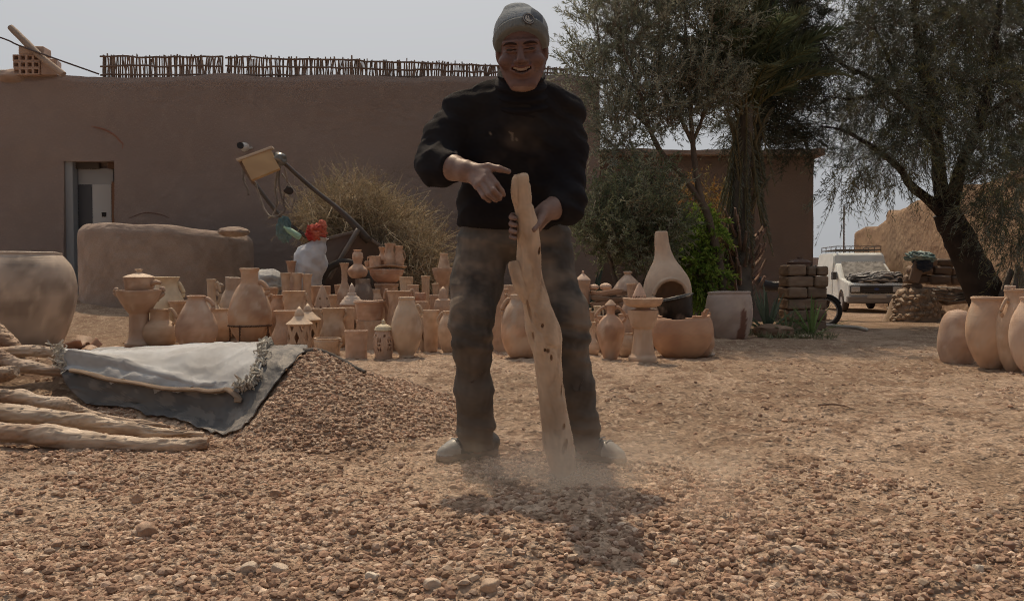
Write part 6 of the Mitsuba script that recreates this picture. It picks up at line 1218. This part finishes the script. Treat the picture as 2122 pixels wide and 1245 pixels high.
KN = {-1: H(978, 690, 3.06), 1: H(1178, 690, 3.07)}; AN = {-1: H(985, 925, 3.19), 1: H(1212, 925, 3.19)}; HP = {-1: H(1003, 505, 3.18), 1: H(1132, 510, 3.18)}
def trunk(p):
    d = poly(p, [(H(1080, 195, 3.02), .058), (H(1072, 225, 3.06), .08), (H(1068, 330, 3.14), .11), (H(1066, 420, 3.19), .110), (H(1067, 468, 3.19), .085)], .03)
    for s in (-1, 1):
        d = smin(d, poly(p, [(H(1072, 215, 3.06), .06), (SH[s], .055), (EL[s], .042)], .03), .04)
        d = smin(d, cone(p, EL[s], H(912, 345, 2.92) if s < 0 else H(1180, 418, 2.995), .042, .038), .02)
        d = smin(d, poly(p, [(HP[s], .062), (KN[s], .048), (AN[s], .036)], .03), .04)
    return d
bt = surface_net(trunk, H(850, 960, 3.45) * [1, 0, 1] + [0, 2.80, 0], H(1265, 150, 2.85) * [1, 0, 1] + [0, 3.42, 0], .011)
solid = [man(k_) for k_ in (to_world(hm), bt, hr, hl)]
body = unman(solid[0] + solid[1] + solid[2] + solid[3]) if not any(k_.is_empty() for k_ in solid) else cat([to_world(hm), bt, hr, hl])
# pigment: brown face, darker beard and lips, dust pale hands
bv = body.vertices; q = (bv - HC) @ HR / HS; skin = tint(body, (.140, .080, .070), (.115, .062, .055), 14, 1, 4, .05, 200)
hand = np.clip((.62 - np.linalg.norm(bv - H(1040, 410, 2.75), axis=1)) * 0 + (bv[:, 2] < 1.35), 0, 1); dustc = tint(body, (.225, .150, .128), (.165, .105, .088), 30, 1, 6, .08, 200); skin = np.where(hand[:, None] > 0, dustc, skin)
beard = (q[:, 2] < -.040) & (q[:, 1] < .0) & (np.abs(q[:, 2] + .072) + .0 > .0) & ~((np.abs(q[:, 0]) < .034) & (q[:, 2] < -.052) & (q[:, 2] > -.094) & (q[:, 1] < -.09)); must = (q[:, 2] < -.040) & (q[:, 2] > -.053) & (np.abs(q[:, 0]) < .036)
top = bv[:, 2] > 1.40
bd = np.clip(nz(q, 260, 3) * 1.2 - .15, 0, 1)[:, None]
skin = np.where((top & beard & ((q[:, 2] < -.092) | (np.abs(q[:, 0]) > .040)))[:, None], skin * (1 - .30 * bd), skin); skin = np.where((top & must)[:, None], skin * (1 - .50 * bd), skin)
lip = top & (q[:, 1] < -.083) & (q[:, 2] < -.045) & (q[:, 2] > -.083) & (np.abs(q[:, 0]) < .034); dl = np.minimum(np.abs(q[:, 2] - (-.0580 + 9.3 * q[:, 0] ** 2)), np.abs(q[:, 2] - (-.0770 + 27 * q[:, 0] ** 2))); skin = np.where((lip & (dl < .0048))[:, None], np.array([.12, .05, .048]), skin)
inside = top & (q[:, 2] < -.0580 + 9.3 * q[:, 0] ** 2 - .003) & (q[:, 2] > -.0770 + 27 * q[:, 0] ** 2 + .003) & (np.abs(q[:, 0]) < .034) & (q[:, 1] > -.094) & (q[:, 1] < -.06); skin = np.where(inside[:, None], np.array([.06, .02, .018]), skin)
mat('m_skin', attr(), 0.5, 0.4, mikit.proc(lambda p, n, uv: fbm(p.x * 500, p.y * 500, p.z * 500, 2), 5e-4), 0.0003)
part(me, 'body', body, 'm_skin', True, np.clip(skin, .01, .9))
def hpart(name, m, c, bs='m_skin', smooth=True, **k): m = to_world(m); return part(me, name, m, bs, smooth, flat(m, c), **k)
for s in (-1, 1):
    m = trimesh.creation.icosphere(3, 1.0); m.apply_scale([.0135, .008, .0046]); m.apply_translation([s * .032, -.0812, -.0014]); hpart('eye', m, (.03, .018, .016), 'm_satin')
    m = tube([(s * .011, -.0965, .0145), (s * .026, -.0945, .0185), (s * .042, -.0865, .0185), (s * .055, -.074, .0130)], [.0028, .0044, .0040, .0016], 8, 20, squash=.9); hpart('eyebrow', m, (.034, .020, .017), 'm_cloth')
for i in range(10):
    x = (i - 4.5) * .0053; w = .0027 if abs(i - 4.5) > 1 else .0034; y0 = -.0965 + 9.5 * x * x; zt_ = -.0592 + 9.3 * x * x
    m = box([x - w, y0, zt_ - (.0082 if abs(i - 4.5) < 3 else .0062)], [x + w, y0 + .006, zt_ + .002], .0012); hpart('tooth', m, (.34, .27, .235), 'm_satin', 40)
m = tube([(-.020, -.085, -.0680), (-.010, -.088, -.0730), (0, -.0895, -.0740), (.010, -.088, -.0730), (.020, -.085, -.0680)], [.0022, .0028, .003, .0028, .0022], 8, 16); hpart('lower_teeth', m, (.20, .14, .125), 'm_satin')

# --- knit cap with a turned up cuff and round badge
def brim(q): return q[:, 2] - np.maximum(.070 - .85 * (q[:, 1] + .092), -.045)
def cap_sdf(q):
    a = np.arctan2(q[:, 0], q[:, 1] - .02); rib = .0009 * np.sin(a * 64)
    d = ell(q, (.0, .022, .046), (.0905, .113, .090)) - rib
    d = smin(d, ell(q, (-.012, .035, .128), (.034, .036, .014)), .03)
    d = smax(d, -(brim(q) - .020), .006)
    cuff = smax(ell(q, (0, .020, .040), (.0955, .1175, .100)) - rib * 1.3, -(brim(q) + .003), .006); cuff = smax(cuff, brim(q) - .042 - .005 * np.sin(q[:, 0] * 30), .008)
    return smin(d, cuff, .003) - .004 * (fb(q, 14, 2, 3) - .5)
cm = surface_net(cap_sdf, (-.12, -.13, -.10), (.12, .16, .19), .0030); cq = cm.vertices
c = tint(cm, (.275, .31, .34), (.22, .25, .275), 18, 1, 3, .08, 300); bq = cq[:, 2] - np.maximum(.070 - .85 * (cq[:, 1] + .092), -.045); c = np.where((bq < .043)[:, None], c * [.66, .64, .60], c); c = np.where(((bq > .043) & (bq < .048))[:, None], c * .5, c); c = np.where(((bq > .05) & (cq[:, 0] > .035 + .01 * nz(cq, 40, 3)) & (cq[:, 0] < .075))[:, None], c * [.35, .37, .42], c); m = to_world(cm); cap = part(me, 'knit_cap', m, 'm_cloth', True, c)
def on_cap(x, dz_):
    """A frame on the cuff's front at sideways position x."""
    z = .070 + .016 + dz_; 
    y = .020 - .1175 * math.sqrt(max(1 - (x / .0955) ** 2 - ((z - .040) / .100) ** 2, 0)); n_ = np.array([x / .0955 ** 2, (y - .02) / .1175 ** 2, (z - .040) / .100 ** 2]); return np.array([x, y, z]), n_ / np.linalg.norm(n_)
o, nrm = on_cap(.030, .001); ux = np.cross([0, 0, 1.0], nrm); ux /= -np.linalg.norm(ux); uz = np.cross(nrm, ux); uz *= np.sign(uz[2]); B4 = np.eye(4); B4[:3, 0], B4[:3, 1], B4[:3, 2], B4[:3, 3] = np.cross(uz, nrm), uz, nrm, o + nrm * .003
def badge(m, c, nm): m = m.copy(); m.apply_transform(B4); m = to_world(tm(m.vertices, m.faces)); return part(cap, nm, m, 'm_satin', 30, flat(m, c))
badge(lathe([(0, 0), (.0205, 0), (.0205, .002), (0, .0026)], 32), (.045, .045, .055), 'badge')
badge(lathe([(.0165, .0022), (.0185, .0022), (.0185, .0034), (.0165, .0034), (.0165, .0022)], 32), (.26, .26, .25), 'badge_ring')
g = sg.Point(0, 0).buffer(.0125).difference(sg.Point(.005, .004).buffer(.0105)).union(sg.box(-.002, -.007, .0015, .009)); gs = getattr(g, 'geoms', [g])
badge(cat([tm(*(lambda e: (e.vertices + [0, 0, .0026], e.faces))(trimesh.creation.extrude_polygon(k_, .0012, engine='earcut'))) for k_ in gs]), (.34, .34, .32), 'badge_emblem')

# --- jumper and jacket
def jumper(p):
    f1 = (fb(p * [1, 1, 1.6], 5.5, 2, 8) - .5) * .020; f2 = (np.abs(fb(p * [2.6, 2.6, 4.5] + p[:, [2, 0, 1]] * [1.5, 0, 1.5], 3.2, 2, 14) - .5) - .12) * .036
    d = poly(p, [(H(1078, 212, 2.99), .092), (H(1073, 260, 3.04), .125), (H(1066, 340, 3.12), .145), (H(1062, 420, 3.17), .150)], .06)
    for s in (-1, 1): d = smin(d, ell(p, H(1067 + s * 58, 300, 3.08), (.105, .115, .20)), .05); d = smin(d, ell(p, H(1060 + s * 50, 425, 3.16), (.115, .125, .11)), .05)
    hemz = ell(p, H(1057, 462, 3.185), (.205, .148, .070)); d = smin(d, hemz, .022)
    for s in (-1, 1):
        d = smin(d, poly(p, [(H(1078, 200, 3.01), .066), (H(1076 + s * 62, 209, 3.03), .064), (SH[s], .072)], .03), .05)
    d = smin(d, poly(p, [(SH[-1], .076), (H(924, 286, 3.02), .076), (EL[-1], .075), (H(912, 345, 2.925), .072), (H(936, 350, 2.872), .056)], .03), .035)
    d = smin(d, poly(p, [(SH[1], .076), (H(1176, 310, 3.06), .074), (EL[1] + [-.015, 0, 0], .074), (H(1176, 424, 2.99), .066), (H(1153, 434, 2.935), .052)], .03), .035)
    arm = np.minimum(np.abs(p[:, 0] - H(912, 330, 3)[0]), np.abs(p[:, 0] - H(1176, 360, 3)[0]))
    d = d + f1 * .8 + f2 + .0035 * np.sin((p[:, 2] * 85 + p[:, 0] * 55) + 11 * fb(p, 5, 2, 2)) * np.exp(-(arm / .08) ** 2)
    d = smax(d, -(p[:, 2] - (H(1060, 480, 3.1)[2] - .10 * (p[:, 0] - H(1060, 400, 3.1)[0]))), .014)
    for a, b in ((H(938, 350, 2.868), H(985, 362, 2.79)), (H(1151, 435, 2.93), H(1120, 445, 2.88))): d = smax(d, (p - a) @ ((b - a) / np.linalg.norm(b - a)) - .004 - 9 * (np.linalg.norm(p - a, axis=1) > .13), .006)
    return d
jm = surface_net(jumper, (H(845, 500, 3.1)[0], 2.76, .62 + .1), (H(1240, 100, 3.1)[0], 3.40, 1.64), .0078)
jv = jm.vertices; c = tint(jm, (.0135, .0135, .0175), (.020, .019, .021), 8, 1, 3, .15, 150)
dust = np.clip((fb(jv, 11, 3, 21) - .5) * 3.2, 0, 1) * np.exp(-(((jv[:, 0] - H(1065, 320, 3)[0]) / .085) ** 2 + ((jv[:, 2] - H(1065, 320, 2.95)[2]) / .10) ** 2)) * (jv[:, 1] < 3.1); c = c + dust[:, None] * np.array([.075, .058, .042])
d2 = np.clip((fb(jv, 6, 3, 33) - .53) * 3, 0, 1) * sstep(1.12, .92, jv[:, 2]); c = c + d2[:, None] * np.array([.022, .019, .016])
for u, v, r_, e in ((1062, 283, .008, 2.6), (1056, 276, .006, 1), (1070, 290, .006, 1.5), (1016, 275, .007, 1.2), (945, 316, .007, 1), (987, 255, .004, 1), (1081, 292, .004, 1), (1078, 258, .0035, 1)):
    a = (H(u, v, 3.0) - [0, 0, CAM_H]); t_ = jv - [0, 0, CAM_H]; px_ = t_[:, 0] / t_[:, 1] * 3.0; pz = t_[:, 2] / t_[:, 1] * 3.0
    hit = (np.hypot(px_ - a[0], (pz - a[2]) / e) < r_ * .8 * (0.5 + .9 * nz(jv, 200, 4))) & (jv[:, 1] < 3.06); c = np.where(hit[:, None], np.array([.17, .145, .12]), c)
jk = part(me, 'jumper', jm, 'm_cloth', True, np.clip(c, .008, .9))
def collar(p):
    ax0, ax1 = H(1079, 218, 2.99), H(1080, 150, 2.93); d = cone(p, ax0, ax1, .105, .082); t_ = (p - ax0) @ ((ax1 - ax0) / np.linalg.norm(ax1 - ax0)); L = np.linalg.norm(ax1 - ax0)
    front = (p[:, 1] - 2.93) * .55; d = smax(d, t_ - L * .98 - front * .6, .01); inner = cone(p, ax0 + (ax1 - ax0) * .5, ax1 + (ax1 - ax0), .062, .070); d = smax(d, -inner, .008); return d + .006 * np.sin(t_ * 190 + 5 * fb(p, 6, 2, 3)) + (fb(p, 16, 2, 7) - .5) * .010
cm2 = surface_net(collar, H(1005, 255, 3.0) * [1, 0, 1] + [0, 2.76, 0], H(1155, 100, 2.9) * [1, 0, 1] + [0, 3.16, 0], .0055); part(me, 'high_collar', cm2, 'm_cloth', True, tint(cm2, (.0135, .0135, .018), (.02, .019, .022), 12))

# --- trousers
def trousers(p):
    d = ell(p, H(1064, 478, 3.19), (.195, .135, .12))
    for s in (-1, 1):
        R_ = [(HP[s], .112), (H(988, 590, 3.13) if s < 0 else H(1141, 590, 3.13), .098), (KN[s] + [0, 0, .07], .084), (KN[s], .079), (H(982, 800, 3.13) if s < 0 else H(1192, 800, 3.13), .0745), (H(986, 880, 3.17) if s < 0 else H(1205, 880, 3.17), .071), (H(987, 935, 3.19) if s < 0 else H(1212, 935, 3.19), .072)]
        d = smin(d, poly(p, R_, .03), .035)
    z = p[:, 2]; kz = KN[-1][2]; n1 = (fb(p * [1, 1, 1.3], 6.5, 2, 5) - .5) * .012 + (np.abs(fb(p * [2.2, 2.2, 3.6] + p[:, [2, 0, 1]] * [1.2, 0, 0], 3.4, 2, 15) - .5) - .10) * .034
    cre = .0045 * np.sin(z * 110 + p[:, 0] * 22 + 7 * fb(p, 5, 2, 9)) * (np.exp(-((z - kz + .01) / .07) ** 2) + .7 * np.exp(-((z - .12) / .09) ** 2) + .6 * np.exp(-((z - .88) / .08) ** 2))
    d = d + n1 + cre + .004
    return smax(d, .035 - z + .012 * (fb(p, 9, 2, 1) - .5), .01)
pm = surface_net(trousers, (H(905, 700, 3.15)[0], 2.88, .0), (H(1270, 700, 3.15)[0], 3.40, .98), .0072); pv = pm.vertices
c = tint(pm, (.110, .103, .096), (.075, .069, .065), 7, 1, 3, .12, 120); front = np.clip((3.14 - pv[:, 1]) / .08, 0, 1)
zk, zt2 = KN[-1][2], H(1000, 540, 3.1)[2]
patch = np.clip((fb(pv * [1, 1, 1.6], 8, 4, 17) - .42) * 5, 0, 1); d1 = patch * front * np.clip(1.15 * np.exp(-((pv[:, 2] - zt2) / .12) ** 2) + .9 * np.exp(-((pv[:, 2] - zk - .05) / .09) ** 2) + .25, 0, 1)
c = c * (1 - .72 * d1[:, None]) + d1[:, None] * .72 * np.array([.25, .20, .16]); c = c * (.8 + .4 * nz(pv * [1, 1, .25], 70, 8)[:, None]); lowd = sstep(.45, .08, pv[:, 2]) * np.clip((fb(pv, 9, 3, 29) - .36) * 3, 0, 1); c = c * (1 - .5 * lowd[:, None]) + .5 * lowd[:, None] * np.array([.20, .165, .135])
part(me, 'trousers', pm, 'm_cloth', True, np.clip(c, .01, .9))
# --- shoes
for s in (-1, 1):
    a = H(990, 945, 3.22) if s < 0 else H(1214, 945, 3.22); tt = math.radians(-148 if s < 0 else -38); e = np.array([math.cos(tt), math.sin(tt), 0]); z0 = float(height_at(a[:1], a[1:2])[0]) + .004; a = np.array([a[0], a[1], z0]); U = np.array([0, 0, 1.0])
    def shoe(p, a=a, e=e):
        t_ = (p - a) @ e; w = (p - a) @ np.array([-e[1], e[0], 0]); z = p[:, 2] - a[2]
        d = poly(p, [(a - e * .06 + U * .05, .038), (a + e * .03 + U * .046, .040), (a + e * .10 + U * .034, .039), (a + e * .145 + U * .027, .031)], .03); d = smin(d, cone(p, a - e * .02 + U * .05, a - e * .01 + U * .12, .042, .046), .03)
        d = smax(d, -(z - .004), .006); sole = smax(np.abs(z - .014) - .012, np.hypot(np.maximum(np.abs(t_ - .045) - .09, 0), w) - .044, .004); return smin(d, sole, .003)
    m = surface_net(shoe, a + [-.24, -.24, -.01], a + [.24, .24, .20], .0055); v = m.vertices; t_ = (v - a) @ e; z = v[:, 2] - a[2]
    c = tint(m, (.27, .275, .265), (.19, .185, .175), 14, 1, 3, .1, 150); c = np.where((z < .026)[:, None], np.array([.17, .14, .12]), c); c = np.where(((t_ < .098 + .012 * (nz(v, 60, 4) - .5)) & (z > .026))[:, None], tint(m, (.105, .105, .105), (.07, .068, .066), 20, 1, 2, .15, 150), c)
    part(me, 'shoe', m, 'm_satin', True, c)
    for k in range(3):
        o = a + e * (.045 + .03 * k) + U * (.094 - .008 * k); n2 = np.array([-e[1], e[0], 0]); mm = tube([o - n2 * .022, o + U * .004, o + n2 * .022], .003, 6, 8); part(me + '__shoe' + ('' if s < 0 else '_001'), 'lace', mm, 'm_cloth', True, flat(mm, (.30, .30, .29)))

# ---------------------------------------------------------------- the pounding log
lg = thing('wooden_club', 'thick pale knotty log held upright by the man, its foot in the gravel', 'log')
LR = [(1079, 361, 14, 2.800), (1080, 371, 18, 2.802), (1080, 400, 20, 2.808), (1083, 430, 20.5, 2.815), (1089, 460, 21.5, 2.822), (1094, 500, 23.5, 2.832), (1096, 540, 25, 2.842), (1100, 585, 27, 2.852), (1111, 625, 30, 2.862), (1118, 655, 32, 2.868), (1129, 702, 34.5, 2.88), (1136, 745, 30, 2.89), (1141, 790, 27, 2.902), (1148, 850, 30, 2.918), (1155, 905, 32, 2.93), (1165, 950, 30, 2.942), (1177, 990, 26, 2.955), (1181, 1005, 18, 2.96)]
q = spline(np.array([[*at(u, v, d), w / FPX * d] for u, v, w, d in LR]), 210); m = tube(q[:, :3], q[:, 3], 52)
v = m.vertices; n_ = np.array(m.vertex_normals); nn = (fb(v * [1, 1, .35], 16, 3, 4) - .5) * .027 + (fb(v * [1, 1, .12], 60, 2, 9) - .5) * .0055 - .006 * np.clip(1 - np.abs(fb(v * [1, 1, .16], 22, 2, 19) - .5) / .03, 0, 1); v = v + n_ * nn[:, None]; m = tm(v, m.faces)
if m.volume < 0: m.invert()
lm = man(m)
kn = tube([at(1063, 541, 2.82), at(1066, 553, 2.82), at(1077, 590, 2.825), at(1092, 625, 2.84)], [.015, .021, .022, .016], 16, 20); lm = lm + man(rough(kn, .003, 25))
for u, v_, du, dv, rz_ in ((1169, 918, 5.5, 17, -.28), (1167, 880, 4, 8, -.2), (1097, 645, 4, 26, .22), (1123, 673, 3.5, 5, 0), (1134, 724, 4, 5, 0), (1141, 738, 3, 7, .1), (1128, 722, 3, 4, 0), (1117, 520, 3, 9, -.2), (1105, 696, 3, 11, .2), (1163, 800, 2.5, 20, -.1), (1062, 556, 2, 4, .5)):
    d_ = float(np.interp(v_, [r_[1] for r_ in LR], [r_[3] for r_ in LR])); w_ = float(np.interp(v_, [r_[1] for r_ in LR], [r_[2] for r_ in LR])); uc = float(np.interp(v_, [r_[1] for r_ in LR], [r_[0] for r_ in LR])); dep = math.sqrt(max(w_ ** 2 - (u - uc) ** 2, 4)) / FPX * d_
    e_ = trimesh.creation.icosphere(2, 1.0); e_.apply_scale([du / FPX * d_, .018, dv / FPX * d_]); e_ = place(e_, at(u, v_, d_) - [0, dep, 0], 0, 0, -rz_); lm = lm - man(e_)
m = unman(lm); v = m.vertices
c = tint(m, (.565, .445, .335), (.45, .335, .24), 9, 1, 3, .06, 120); gr = fb(v * [1, 1, .10], 85, 3, 6)[:, None]; c = c * (.80 + .40 * gr)
zz = v[:, 2]; stain = np.clip((fb(v * [1, 1, .5], 22, 3, 41) - .40) * 5, 0, 1) * np.exp(-((zz - at(1100, 560, 2.85)[2]) / .17) ** 2); c = c * (1 - .62 * stain[:, None]) + .62 * stain[:, None] * np.array([.26, .18, .13])
part(lg, 'wood', m, 'm_wood', 40, np.clip(c, .02, .9))

# ---------------------------------------------------------------- dust knocked up by the log
DC, DS = np.array([0.27, 2.55, 0.20]), np.array([0.62, 0.50, 0.24])
gz_, gy_, gx_ = np.meshgrid(*[(np.arange(n_) + .5) / n_ * 2 - 1 for n_ in (32, 56, 64)], indexing='ij')
W = np.stack([gx_ * DS[0], gy_ * DS[1], gz_ * DS[2]], -1) + DC
puff = np.exp(-(((W[..., 0] - .17) / .17) ** 2 + ((W[..., 1] - 2.66) / .20) ** 2 + ((W[..., 2] - .05) / .075) ** 2)) * 1.5 + .50 * np.exp(-(((W[..., 0] - .46) / .22) ** 2 + ((W[..., 1] - 2.42) / .26) ** 2 + ((W[..., 2] - .09) / .10) ** 2)) + .30 * np.exp(-(((W[..., 0] + .08) / .2) ** 2 + ((W[..., 1] - 2.6) / .25) ** 2 + ((W[..., 2] - .08) / .1) ** 2))
edge_ = np.clip((1 - np.abs(gx_)) / .25, 0, 1) * np.clip((1 - np.abs(gy_)) / .25, 0, 1) * np.clip((1 - np.abs(gz_)) / .3, 0, 1)
dens_ = puff * edge_ * np.clip((meshkit.fbm(W * [8, 8, 11], 4, 5) - .38) * 4.4, 0, 1.5)
to_box = T().translate((DC - DS).tolist()) @ T().scale((DS * 2).tolist())
scene['dust_medium'] = {'type': 'heterogeneous', 'albedo': rgb((.92, .84, .73)), 'scale': 7.0, 'sigma_t': {'type': 'gridvolume', 'grid': mi.VolumeGrid(dens_[..., None].astype(np.float32)), 'to_world': to_box}, 'phase': {'type': 'hg', 'g': 0.35}}
dk_ = structure('dust_cloud', 'puff of pale dust rising round the foot of the pounding log', 'stuff'); labels[dk_]['category'] = 'dust'
scene[dk_] = {'type': 'cube', 'to_world': T().translate(DC.tolist()) @ T().scale(DS.tolist()), 'bsdf': {'type': 'null'}, 'interior': {'type': 'ref', 'id': 'dust_medium'}}
